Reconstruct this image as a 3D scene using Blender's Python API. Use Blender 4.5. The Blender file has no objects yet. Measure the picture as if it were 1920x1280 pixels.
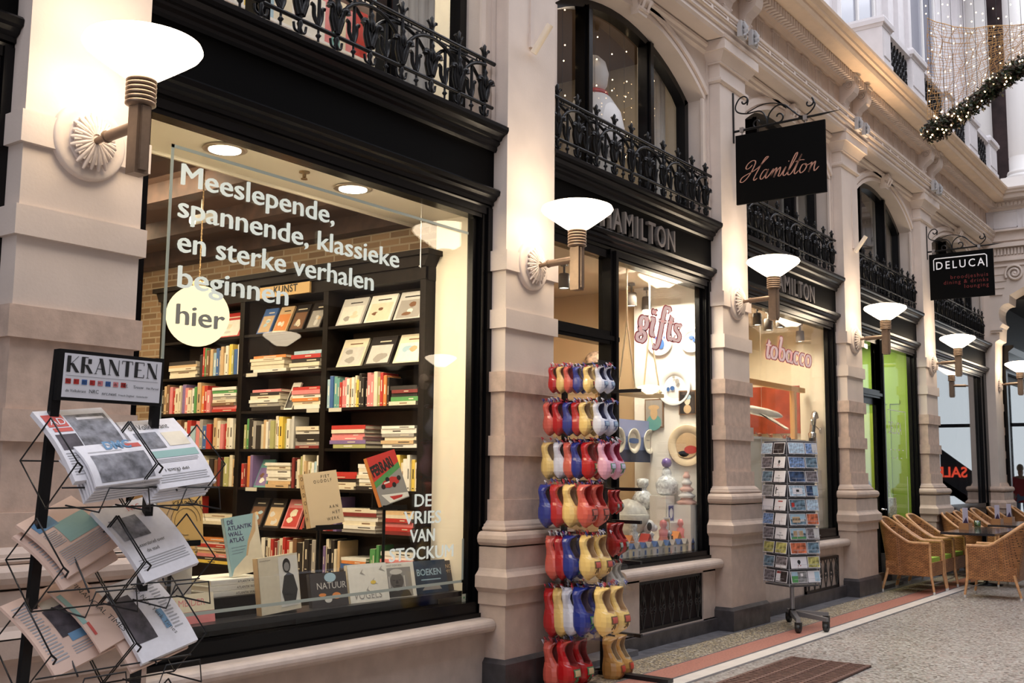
import bpy, math, random
from mathutils import Vector, Matrix
random.seed(7)
C = bpy.data.collections.new('Arcade'); bpy.context.scene.collection.children.link(C)
SC = bpy.context.scene
# ---------------------------------------------------------------- camera
F = 1988.6; YAW, PIT, ROL = math.radians(36.29), math.radians(6.954), math.radians(0.571); EYE = Vector((0, 0, 1.5))
fw = Vector((math.cos(YAW)*math.cos(PIT), math.sin(YAW)*math.cos(PIT), math.sin(PIT)))
rt = Vector((math.sin(YAW), -math.cos(YAW), 0)); up = rt.cross(fw)
r2 = rt*math.cos(ROL)+up*math.sin(ROL); u2 = up*math.cos(ROL)-rt*math.sin(ROL)
cam = bpy.data.cameras.new('camera'); cam.sensor_width = 36; cam.lens = F/1920*36; cam.clip_start = .05
co = bpy.data.objects.new('camera', cam); C.objects.link(co)
m = Matrix((r2, u2, -fw)).transposed().to_4x4(); m.translation = EYE; co.matrix_world = m
SC.camera = co
def at(px, py, x=None, y=None, z=None):
    "point of the place seen at photo pixel px,py, on the plane x=, y= or z="
    d = fw+r2*((px-960)/F)+u2*((640-py)/F)
    t = (x/d.x) if x is not None else (y/d.y) if y is not None else ((z-1.5)/d.z)
    return EYE+d*t
# ---------------------------------------------------------------- light
w = bpy.data.worlds.new('sky'); SC.world = w; w.use_nodes = True
w.node_tree.nodes['Background'].inputs[0].default_value = (.90, .89, 1, 1)
w.node_tree.nodes['Background'].inputs[1].default_value = .62
vs = SC.view_settings; vs.view_transform = 'Standard'; vs.look = 'None'; vs.gamma = 1; vs.exposure = 0.72; vs.use_curve_mapping = False
def area(name, loc, rot, sx, sy, power, col=(1, .82, .6)):
    l = bpy.data.lights.new(name, 'AREA'); l.shape = 'RECTANGLE'; l.size = sx; l.size_y = sy; l.energy = power; l.color = col
    o = bpy.data.objects.new(name, l); C.objects.link(o); o.location = loc; o.rotation_euler = rot; return o
def point(name, loc, power, col=(1, .75, .48), r=.08, parent=None):
    l = bpy.data.lights.new(name, 'POINT'); l.energy = power; l.color = col; l.shadow_soft_size = r
    o = bpy.data.objects.new(name, l); C.objects.link(o); o.location = loc
    if parent: o.parent = parent
    return o
area('skylight', (10, 1.0, 11.5), (0, 0, 0), 34, 5.5, 880, (.88, .91, 1))
# ---------------------------------------------------------------- materials
MATS = {}
def _n(nt, t, **k):
    n = nt.nodes.new(t)
    for a, b in k.items(): setattr(n, a, b)
    return n
def mat(name, col, rough=.6, metal=0, var=0, vs=8, bump=0, bs=60, spec=.5, alpha=1, emit=None, es=0, coat=0):
    "plain procedural material: a noise varies the colour by var and bumps the surface"
    if name in MATS: return MATS[name]
    mt = bpy.data.materials.new(name); mt.use_nodes = True; nt = mt.node_tree; p = nt.nodes['Principled BSDF']
    p.inputs['Base Color'].default_value = (*col, 1); p.inputs['Roughness'].default_value = rough; p.inputs['Metallic'].default_value = metal
    p.inputs['Specular IOR Level'].default_value = spec; p.inputs['Alpha'].default_value = alpha; p.inputs['Coat Weight'].default_value = coat
    tc = _n(nt, 'ShaderNodeTexCoord')
    if var:
        no = _n(nt, 'ShaderNodeTexNoise'); no.inputs['Scale'].default_value = vs; no.inputs['Detail'].default_value = 4
        nt.links.new(tc.outputs['Object'], no.inputs['Vector'])
        r = _n(nt, 'ShaderNodeValToRGB'); e = r.color_ramp.elements
        e[0].position = .3; e[1].position = .7
        e[0].color = (*[max(0, c*(1-var)) for c in col], 1); e[1].color = (*[min(1, c*(1+var)) for c in col], 1)
        nt.links.new(no.outputs[0], r.inputs[0]); nt.links.new(r.outputs[0], p.inputs['Base Color'])
    if bump:
        n2 = _n(nt, 'ShaderNodeTexNoise'); n2.inputs['Scale'].default_value = bs; n2.inputs['Detail'].default_value = 5
        nt.links.new(tc.outputs['Object'], n2.inputs['Vector'])
        b = _n(nt, 'ShaderNodeBump'); b.inputs['Strength'].default_value = bump; b.inputs['Distance'].default_value = .01
        nt.links.new(n2.outputs[0], b.inputs['Height']); nt.links.new(b.outputs[0], p.inputs['Normal'])
    if emit: p.inputs['Emission Color'].default_value = (*emit, 1); p.inputs['Emission Strength'].default_value = es
    MATS[name] = mt; return mt
def glass(name, tint=(1, 1, 1), g=.05, gmax=.75, rough=0.0):
    if name in MATS: return MATS[name]
    mt = bpy.data.materials.new(name); mt.use_nodes = True; nt = mt.node_tree; nt.nodes.clear()
    o = _n(nt, 'ShaderNodeOutputMaterial'); mx = _n(nt, 'ShaderNodeMixShader'); t = _n(nt, 'ShaderNodeBsdfTransparent'); gl = _n(nt, 'ShaderNodeBsdfGlossy')
    t.inputs[0].default_value = (*tint, 1); gl.inputs['Roughness'].default_value = rough
    lw = _n(nt, 'ShaderNodeLayerWeight'); lw.inputs[0].default_value = .5
    pw = _n(nt, 'ShaderNodeMath', operation='POWER'); pw.inputs[1].default_value = 4
    ma = _n(nt, 'ShaderNodeMath', operation='MULTIPLY_ADD'); ma.inputs[1].default_value = gmax; ma.inputs[2].default_value = g
    nt.links.new(lw.outputs['Facing'], pw.inputs[0]); nt.links.new(pw.outputs[0], ma.inputs[0]); nt.links.new(ma.outputs[0], mx.inputs[0])
    nt.links.new(t.outputs[0], mx.inputs[1]); nt.links.new(gl.outputs[0], mx.inputs[2]); nt.links.new(mx.outputs[0], o.inputs[0])
    MATS[name] = mt; return mt
def emis(name, col, s):
    if name in MATS: return MATS[name]
    mt = bpy.data.materials.new(name); mt.use_nodes = True; nt = mt.node_tree; nt.nodes.clear()
    o = _n(nt, 'ShaderNodeOutputMaterial'); e = _n(nt, 'ShaderNodeEmission'); e.inputs[0].default_value = (*col, 1); e.inputs[1].default_value = s
    nt.links.new(e.outputs[0], o.inputs[0]); MATS[name] = mt; return mt
def speck(name, cols, scale, rough=.4, bump=.0):
    "terrazzo: voronoi chips of several colours"
    mt = bpy.data.materials.new(name); mt.use_nodes = True; nt = mt.node_tree; p = nt.nodes['Principled BSDF']
    tc = _n(nt, 'ShaderNodeTexCoord'); v = _n(nt, 'ShaderNodeTexVoronoi'); v.inputs['Scale'].default_value = scale
    nt.links.new(tc.outputs['Object'], v.inputs['Vector'])
    s = _n(nt, 'ShaderNodeSeparateColor'); nt.links.new(v.outputs['Color'], s.inputs[0])
    r = _n(nt, 'ShaderNodeValToRGB'); r.color_ramp.interpolation = 'CONSTANT'
    el = r.color_ramp.elements
    while len(el) < len(cols): el.new(.5)
    for i, (ps, c) in enumerate(cols): el[i].position = ps; el[i].color = (*c, 1)
    nt.links.new(s.outputs[0], r.inputs[0])
    no = _n(nt, 'ShaderNodeTexNoise'); no.inputs['Scale'].default_value = .9; no.inputs['Detail'].default_value = 3
    nt.links.new(tc.outputs['Object'], no.inputs['Vector'])
    mx = _n(nt, 'ShaderNodeMix', data_type='RGBA', blend_type='MULTIPLY'); mx.inputs[0].default_value = .35
    rr = _n(nt, 'ShaderNodeValToRGB'); rr.color_ramp.elements[0].color = (.6, .6, .62, 1); rr.color_ramp.elements[0].position = .35; rr.color_ramp.elements[1].position = .65
    nt.links.new(no.outputs[0], rr.inputs[0]); nt.links.new(r.outputs[0], mx.inputs[6]); nt.links.new(rr.outputs[0], mx.inputs[7])
    nt.links.new(mx.outputs[2], p.inputs['Base Color']); p.inputs['Roughness'].default_value = rough
    MATS[name] = mt; return mt
S_UP = mat('cream_painted_stone', (.70, .60, .525), .55, var=.06, vs=3, bump=.08)  # cream stone, its colour warmed to carry some of the lamp glow
S_LO = mat('brown_sandstone', (.57, .43, .345), .6, var=.14, vs=14, bump=.12)
S_SILL = mat('pale_sill_stone', (.55, .46, .40), .45, var=.1, vs=9, bump=.08)
S_DK = mat('dark_bluestone', (.055, .05, .052), .35, var=.5, vs=7, bump=.1)
BLK = mat('black_gloss_paint', (.0028, .0025, .003), .24, bump=.04, bs=30, spec=.24)
IRON = mat('black_cast_iron', (.0045, .005, .006), .35, spec=.3, bump=.15, bs=90)
BRZ = mat('bronze_lamp_metal', (.25, .18, .13), .38, .6, var=.12, vs=20)
SHADE = emis('glowing_opal_glass', (1, .80, .57), 8.5)
GL = glass('window_glass', (.97, .98, .97), .026, .75)
BLK2 = mat('black_satin_fascia', (.0018, .0018, .002), .45, spec=.05)
GL2 = glass('upper_window_glass', (.95, .96, .97), .07, .8)
WALLW = mat('cream_plaster', (.80, .74, .60), .7, var=.04)
WHT = mat('white_paint', (.82, .80, .77), .5)
DKW = mat('dark_stained_wood', (.009, .0055, .004), .5, spec=.15, var=.35, vs=16, bump=.1, bs=40)
FLM = speck('terrazzo_floor', [(0, (.26, .225, .20)), (.18, (.44, .41, .37)), (.42, (.35, .33, .295)), (.62, (.53, .51, .47)), (.80, (.14, .115, .10)), (.92, (.40, .30, .265))], 48, .38)
GOLDM = speck('golden_gravel_strip', [(0, (.20, .17, .13)), (.3, (.36, .31, .23)), (.5, (.12, .10, .08)), (.68, (.52, .42, .24)), (.88, (.62, .58, .48))], 75, .4)
REDM = mat('red_terrazzo_strip', (.44, .19, .14), .4, var=.18, vs=60)
WHS = mat('white_marble_strip', (.78, .72, .64), .35, var=.06)
GRY = mat('grey_stone_kerb', (.13, .13, .14), .45, var=.3, vs=10)
# ---------------------------------------------------------------- mesh builder
class G:
    def __init__(s): s.v = []; s.f = []; s.mi = []; s.sm = []; s.T = None
    def add(s, vs, fs, m=0, sm=False):
        b = len(s.v)
        if s.T is not None: vs = [s.T @ Vector(v) for v in vs]
        s.v += [tuple(v) for v in vs]
        for f in fs: s.f.append([b+i for i in f]); s.mi.append(m); s.sm.append(sm)
        return s
    def box(s, a, b, m=0):
        (x0, y0, z0), (x1, y1, z1) = a, b
        return s.add([(x0,y0,z0),(x1,y0,z0),(x1,y1,z0),(x0,y1,z0),(x0,y0,z1),(x1,y0,z1),(x1,y1,z1),(x0,y1,z1)],
              [(3,2,1,0),(4,5,6,7),(0,1,5,4),(1,2,6,5),(2,3,7,6),(3,0,4,7)], m)
    def cbox(s, c, d, m=0): return s.box([c[i]-d[i]/2 for i in range(3)], [c[i]+d[i]/2 for i in range(3)], m)
    def tube(s, pts, r, n=6, m=0, caps=True, sm=True):
        "round bar along pts; r is a number or one per point"
        pts = [Vector(p) for p in pts]; k = len(pts); R = r if isinstance(r, (list, tuple)) else [r]*k
        vs = []; prev = None
        for i, p in enumerate(pts):
            d = (pts[min(i+1, k-1)]-pts[max(i-1, 0)]).normalized()
            if prev is None: a = d.orthogonal().normalized()
            else:
                a = prev-d*prev.dot(d); a = a.normalized() if a.length > 1e-5 else d.orthogonal().normalized()
            prev = a; b = d.cross(a)
            vs += [p+(a*math.cos(2*math.pi*j/n)+b*math.sin(2*math.pi*j/n))*R[i] for j in range(n)]
        fs = [(i*n+j, i*n+(j+1) % n, (i+1)*n+(j+1) % n, (i+1)*n+j) for i in range(k-1) for j in range(n)]
        s.add(vs, fs, m, sm)
        if caps: s.add(vs[:n], [tuple(range(n))[::-1]], m); s.add(vs[-n:], [tuple(range(n))], m)
        return s
    def lathe(s, prof, c=(0,0,0), n=24, m=0, sm=True, ax='z', sx=1, sy=1):
        vs = []
        for (r, h) in prof:
            for j in range(n):
                a = 2*math.pi*j/n; u, v = r*math.cos(a)*sx, r*math.sin(a)*sy
                q = (u, v, h) if ax == 'z' else (h, u, v) if ax == 'x' else (u, -h, v)
                vs.append((c[0]+q[0], c[1]+q[1], c[2]+q[2]))
        k = len(prof)
        fs = [(i*n+j, i*n+(j+1) % n, (i+1)*n+(j+1) % n, (i+1)*n+j) for i in range(k-1) for j in range(n)]
        s.add(vs, fs, m, sm)
        if prof[0][0] > 1e-4: s.add(vs[:n], [tuple(range(n))[::-1]], m)
        if prof[-1][0] > 1e-4: s.add(vs[-n:], [tuple(range(n))], m)
        return s
    def prism(s, poly, ax, a, b, m=0, sm=False):
        "polygon (two coords) extruded along axis ax from a to b; x:(y,z) y:(x,z) z:(x,y)"
        def P(p, t): return (t, p[0], p[1]) if ax == 'x' else (p[0], t, p[1]) if ax == 'y' else (p[0], p[1], t)
        n = len(poly); vs = [P(p, a) for p in poly]+[P(p, b) for p in poly]
        s.add(vs, [(i, (i+1) % n, n+(i+1) % n, n+i) for i in range(n)], m, sm)
        s.add(vs, [tuple(range(n))[::-1], tuple(range(n, 2*n))], m); return s
    def strip(s, A, B, m=0, sm=False):
        n = len(A); return s.add(list(A)+list(B), [(i, i+1, n+i+1, n+i) for i in range(n-1)], m, sm)
    def quad(s, a, b, c, d, m=0): return s.add([a, b, c, d], [(0, 1, 2, 3)], m)
    def build(s, name, mats, parent=None, loc=None, **k):
        me = bpy.data.meshes.new(name); me.from_pydata(s.v, [], s.f)
        for t in (mats if isinstance(mats, (list, tuple)) else [mats]): me.materials.append(t)
        me.polygons.foreach_set('material_index', s.mi); me.polygons.foreach_set('use_smooth', s.sm)
        me.update(); o = bpy.data.objects.new(name, me); C.objects.link(o)
        if parent: o.parent = parent
        if loc is not None: o.location = loc
        for a, b in k.items(): o[a] = b
        return o
def E(name, loc=(0,0,0), label=None, cat=None, group=None, kind=None, rz=0):
    o = bpy.data.objects.new(name, None); o.empty_display_size = .1; C.objects.link(o); o.location = loc; o.rotation_euler = (0, 0, rz)
    return tag(o, label, cat, group, kind)
def tag(o, label=None, cat=None, group=None, kind=None):
    if label: o['label'] = label
    if cat: o['category'] = cat
    if group: o['group'] = group
    if kind: o['kind'] = kind
    return o
def copy_tree(o, parent=None):
    c = o.copy(); C.objects.link(c)
    if parent: c.parent = parent
    for ch in list(o.children): copy_tree(ch, c)
    return c
FNT = None
def text(g, s, size, M, m=0, depth=0, wide=1, bold=0, align='LEFT', shear=0, space=1):
    "lettering added to builder g; M maps text plane (x right, y up) into place"
    cu = bpy.data.curves.new('t', 'FONT'); cu.body = s; cu.size = size; cu.extrude = depth; cu.offset = bold; cu.align_x = align
    cu.resolution_u = 3; cu.shear = shear; cu.space_character = space
    o = bpy.data.objects.new('t', cu); C.objects.link(o)
    dg = bpy.context.evaluated_depsgraph_get(); dg.update(); me = bpy.data.meshes.new_from_object(o.evaluated_get(dg))
    W = Matrix.Diagonal((wide, 1, 1, 1)); T = s_T = g.T; g.T = None
    vs = [(T @ (M @ (W @ v.co))) if T is not None else (M @ (W @ v.co)) for v in me.vertices]
    g.add(vs, [tuple(p.vertices) for p in me.polygons], m); g.T = s_T
    bpy.data.objects.remove(o); bpy.data.curves.remove(cu); bpy.data.meshes.remove(me)
def frame(o, u, v):
    "matrix with origin o, x axis u, y axis v"
    u = Vector(u).normalized(); v = Vector(v).normalized(); n = u.cross(v)
    M = Matrix((u, v, n)).transposed().to_4x4(); M.translation = Vector(o); return M
FX = lambda x, y, z: frame((x, y, z), (1, 0, 0), (0, 0, 1))         # lettering on a plane facing the street (-y)
FS = lambda x, y, z: frame((x, y, z), (0, -1, 0), (0, 0, 1))        # lettering on a plane facing along the arcade (-x)
def curve(pts, n=6):
    "Catmull-Rom through pts"
    P = [Vector(p) for p in pts]; P = [P[0]*2-P[1]]+P+[P[-1]*2-P[-2]]; out = []
    for i in range(1, len(P)-2):
        for j in range(n):
            t = j/n; a, b, c, d = P[i-1:i+3]
            out.append(.5*((2*b)+(c-a)*t+(2*a-5*b+4*c-d)*t*t+(3*b-a-3*c+d)*t**3))
    out.append(P[-2]); return out
def spiral(c, r0, r1, a0, a1, n=14):
    return [(c[0]+(r0+(r1-r0)*i/n)*math.cos(a0+(a1-a0)*i/n), c[1]+(r0+(r1-r0)*i/n)*math.sin(a0+(a1-a0)*i/n)) for i in range(n+1)]
# ---------------------------------------------------------------- the plan
PX = [2.42+3.64*k for k in range(-1, 6)]      # left edges of the pilasters; index 0 is the one left of the frame
PX[6] = 21.62
PW, YF = .62, 4.51
DZ = [0, 0, 0, .22, .22, .22, .22]
BAYS = [(PX[i]+PW, PX[i+1]) for i in range(6)]  # bay 0 lies left of the picture; 1 books, 2 gifts, 3 tobacco, 4 green, 5 dark
# ---------------------------------------------------------------- floor
G().box((-4, -2.2, -.12), (46, 3.60, 0)).build('floor', FLM, kind='structure')
for i, (y0, y1, mt, h) in enumerate([(3.60, 3.63, GRY, .002), (3.63, 3.76, WHS, .002), (3.76, 3.785, GRY, .002), (3.785, 4.02, REDM, .002), (4.02, 4.035, GRY, .002), (4.035, 4.36, GOLDM, .002), (4.36, 4.62, GRY, .004)]):
    G().box((-4, y0, -.12), (46, y1, h)).build('trim_%d' % (i+1), mt, kind='structure')
g = G(); c = at(1490, 1268, z=0)
g.box((c.x-.75, c.y-.33, .001), (c.x+.75, c.y+.33, .006), 1)
for i in range(26): g.box((c.x-.72+i*.0575, c.y-.31, .006), (c.x-.69+i*.0575, c.y+.31, .016))
for j in range(5): g.box((c.x-.75, c.y-.33+j*.155, .006), (c.x+.75, c.y-.30+j*.155, .018))
tag(g.build('floor_grate', [mat('rusty_iron', (.16, .085, .065), .6, .3, var=.3, vs=30), mat('pit_dark', (.03, .02, .02), .9)]), 'rust-brown iron drain grate let into the terrazzo floor', 'grate')
# ---------------------------------------------------------------- pilasters
def stack(g, x0, x1, yf, yb, segs):
    for (z0, z1, p0, p1, m) in segs:
        A = [(x0-p0, yf-p0, z0), (x1+p0, yf-p0, z0), (x1+p0, yb, z0), (x0-p0, yb, z0)]
        B = [(x0-p1, yf-p1, z1), (x1+p1, yf-p1, z1), (x1+p1, yb, z1), (x0-p1, yb, z1)]
        g.add(A+B, [(3,2,1,0),(4,5,6,7),(0,1,5,4),(1,2,6,5),(2,3,7,6),(3,0,4,7)], m)
def torus_segs(z0, z1, p, r, m, n=6):
    out = []; h = (z1-z0)/2; zc = (z0+z1)/2
    for i in range(n):
        a0 = -math.pi/2+math.pi*i/n; a1 = -math.pi/2+math.pi*(i+1)/n
        out.append((zc+h*math.sin(a0), zc+h*math.sin(a1), p+r*math.cos(a0), p+r*math.cos(a1), m))
    return out
PLAB = ['pale stone pilaster behind the newspaper rack, carrying the nearest wall lamp', 'stone pilaster between the bookshop window and the gift shop door',
        'stone pilaster carrying the square black hanging sign with script lettering', 'stone pilaster between the tobacco window and the green-lit shop door',
        'stone pilaster between the green-lit window and the dark cafe window, behind the wicker chairs', 'farthest stone pilaster, at the foot of the cusped arch']
def rosette(g, R, n=21):
    g.lathe([(R*1.0, 0), (R*.98, .012), (R*.85, .016), (R*.5, .03), (R*.2, .05), (0, .055)], n=28, ax='y')
    for i in range(n):
        a = 2*math.pi*i/n+.2; c, s_ = math.cos(a), math.sin(a); rr = R*(1.0+.05*((i*7) % 3-1)+(.14 if s_ < -.8 else 0))
        g.tube([(c*R*.2, -.05, s_*R*.2), (c*R*.55, -.045, s_*R*.55), (c*R*.85, -.03, s_*R*.85), (c*rr, -.02, s_*rr)], [.008, .011, .014, .006], 6)
        g.tube([(c*R*.5+.01*s_, -.05, s_*R*.5-.01*c), (c*R*.9+.02*s_, -.034, s_*R*.9-.02*c)], [.004, .008], 5)
SHD = None
def wall_lamp(x, z, label, yc=4.10, d=1):
    "d=1 hangs on this side (facing -y), d=-1 on the far side"
    yw = YF if d == 1 else -2.26
    r = E('wall_lamp', (x, yw, z), label, 'lamp', 'arcade wall lamps', rz=0 if d == 1 else math.pi)
    global LAMP
    if LAMP:
        for ch in LAMP.children: copy_tree(ch, r)
        return r
    g = G(); g.T = Matrix.Translation((0, -.03, .02)); g.T = g.T @ Matrix.Diagonal((1, 1, 1.1, 1))
    rosette(g, .115)
    g.build('rosette', S_UP, r)
    g = G(); g.tube([(0, -.03, .01), (0, -.16, .022)], .016, 10); g.tube([(0, -.15, .02), (0, -.40, .03)], .026, 12); g.tube([(0, -.155, .02), (0, -.165, .021)], .03, 12)
    g.build('arm', BRZ, r)
    g = G(); g.box((-.035, -.445, -.20), (.035, -.375, .13)); g.box((-.02, -.46, -.185), (.02, -.36, .11)); g.build('stem', BRZ, r)
    g = G(); prof = [(.03, .11)]
    for i in range(6): z0 = .12+i*.021; prof += [(.063, z0), (.068, z0+.003), (.068, z0+.013), (.063, z0+.016), (.054, z0+.017), (.054, z0+.0205)]
    g.lathe(prof+[(.04, .25)], (0, -.41, 0), 24); g.build('collar', BRZ, r)
    g = G(); g.lathe([(.045, .235), (.09, .258), (.15, .30), (.21, .343), (.252, .375), (.263, .392), (.255, .412), (.21, .43), (.13, .447), (.05, .452), (0, .453)], (0, -.41, 0), 40)
    g.build('lamp_shade', SHADE, r)
    LAMP = r; return r
LAMP = None
def pilaster(i):
    x0, dz = PX[i], DZ[i]; k = i-1
    r = E('stone_pilaster', (x0+PW/2, YF, 0), PLAB[k] if k >= 0 else 'edge of a stone pilaster left of the newspaper rack', 'pilaster')
    L = lambda g: setattr(g, 'T', Matrix.Translation((-(x0+PW/2), -YF, 0)))
    x1 = x0+PW; yb = 4.64
    g = G(); L(g)
    stack(g, x0, x1, YF, yb, [(0, .195, .125, .125, 0), (.195, .224, .125, .10, 0)]); g.build('dark_plinth', S_DK, r)
    g = G(); L(g)
    stack(g, x0, x1, YF, yb, [(.22, .583+dz, .095, .095, 0), (.583+dz, .668+dz, .11, .11, 0), (.668+dz, .70+dz, .115, .145, 0), (.70+dz, .779+dz, .148, .148, 0),
        (.779+dz, .81+dz, .148, .115, 0), (.81+dz, .829+dz, .115, .105, 0), (.829+dz, .974+dz, .105, .105, 0)]
        + torus_segs(.98+dz, 1.08+dz, .085, .045, 0)+torus_segs(1.08+dz, 1.11+dz, .06, .015, 0, 4)+[(1.11+dz, 1.125+dz, .06, .055, 0), (1.125+dz, 1.152+dz, .055, .028, 0)])
    g.build('pedestal', mat('warm_base_stone', (.52, .41, .34), .5, var=.1, vs=10, bump=.1), r)
    lo = [(1.15, 1.298, .024), (1.298, 1.607, 0), (1.607, 1.748, .024), (1.748, 2.063, 0), (2.063, 2.207, .024)]
    hi = [(2.207, 2.521, 0), (2.521, 2.657, .024), (2.657, 2.943, 0), (2.943, 3.09, .024), (3.09, 5.50-dz, 0)]
    g = G(); L(g); stack(g, x0, x1, YF, yb, [(a+dz, b+dz, p, p, 0) for a, b, p in lo]); g.build('lower_shaft', S_LO, r)
    g = G(); L(g); stack(g, x0, x1, YF, yb, [(a+dz, b+dz, p, p, 0) for a, b, p in hi])
    zc = 3.02+dz
    g.lathe([(.185, 0), (.185, .026), (.175, .034), (.15, .034), (0, .034)], (x0+PW/2, YF, zc), 40, ax='y')
    g.build('upper_shaft', S_UP, r)
    g = G(); L(g)
    stack(g, x0, x1, YF, yb, [(5.48, 5.50, .012, .03, 0), (5.50, 5.525, .03, .03, 0), (5.525, 5.54, .03, .006, 0), (5.54, 5.68, .004, .004, 0), (5.68, 5.70, .03, .03, 0), (5.70, 5.79, .035, .095, 0), (5.79, 5.90, .115, .115, 0), (5.90, 5.93, .125, .135, 0)])
    g.build('capital', S_UP, r)
    return r
LL = ['nearest and largest glowing dish wall lamp, top left on the pilaster beside the book window', 'glowing dish wall lamp on the pilaster between book window and gift shop',
      'glowing dish wall lamp below the square black script sign, by the tobacco window', 'glowing dish wall lamp in front of the green-lit shop', 'glowing dish wall lamp in front of the dark cafe window', 'farthest glowing dish wall lamp, under the cusped arch']
for i in range(7):
    if i < 6: pilaster(i)
    if i >= 1: wall_lamp(PX[i]+PW/2, 3.0+DZ[i], LL[i-1])
# lamps across the street, seen mirrored in the panes
for n, x in (('mirrored small in the book window, left of the bookcase middle', 9.95), ('mirrored small at the right edge of the book window', 13.4), ('mirrored in the tobacco window', 20.5)):
    wall_lamp(x, 2.95, 'opposite wall lamp '+n, d=-1)
def spot_tube(k, label):
    x = PX[k]+PW*(.45 if k == 2 else .6); z = 4.76 if k < 4 else 4.5
    r = E('spotlight', (x, YF, z), label, 'spotlight', 'small tube spotlights on the pilasters')
    g = G(); g.box((-.01, -.012, -.02), (.01, 0, .75)); g.box((-.02, -.02, -.05), (.02, 0, .06)); g.build('cable_bracket', S_UP, r)
    g = G(); g.tube([(0, -.03, -.10), (.02, -.17, .10)], .028, 12); g.build('tube', mat('cream_lacquer', (.82, .72, .58), .4), r)
    l = bpy.data.lights.new('tube_beam', 'SPOT'); l.energy = 210; l.color = (1, .68, .40); l.spot_size = 2.1; l.spot_blend = .9; l.shadow_soft_size = .03
    o = bpy.data.objects.new('tube_beam', l); C.objects.link(o); o.parent = r; o.location = (.03, -.21, .14); o.rotation_euler = (math.radians(226), 0, 0)
spot_tube(2, 'small cream tube spotlight high on the pilaster above the lamp, beside the bookshop balcony')
spot_tube(4, 'small tube spotlight high on the pilaster, right of the square black script sign')
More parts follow.
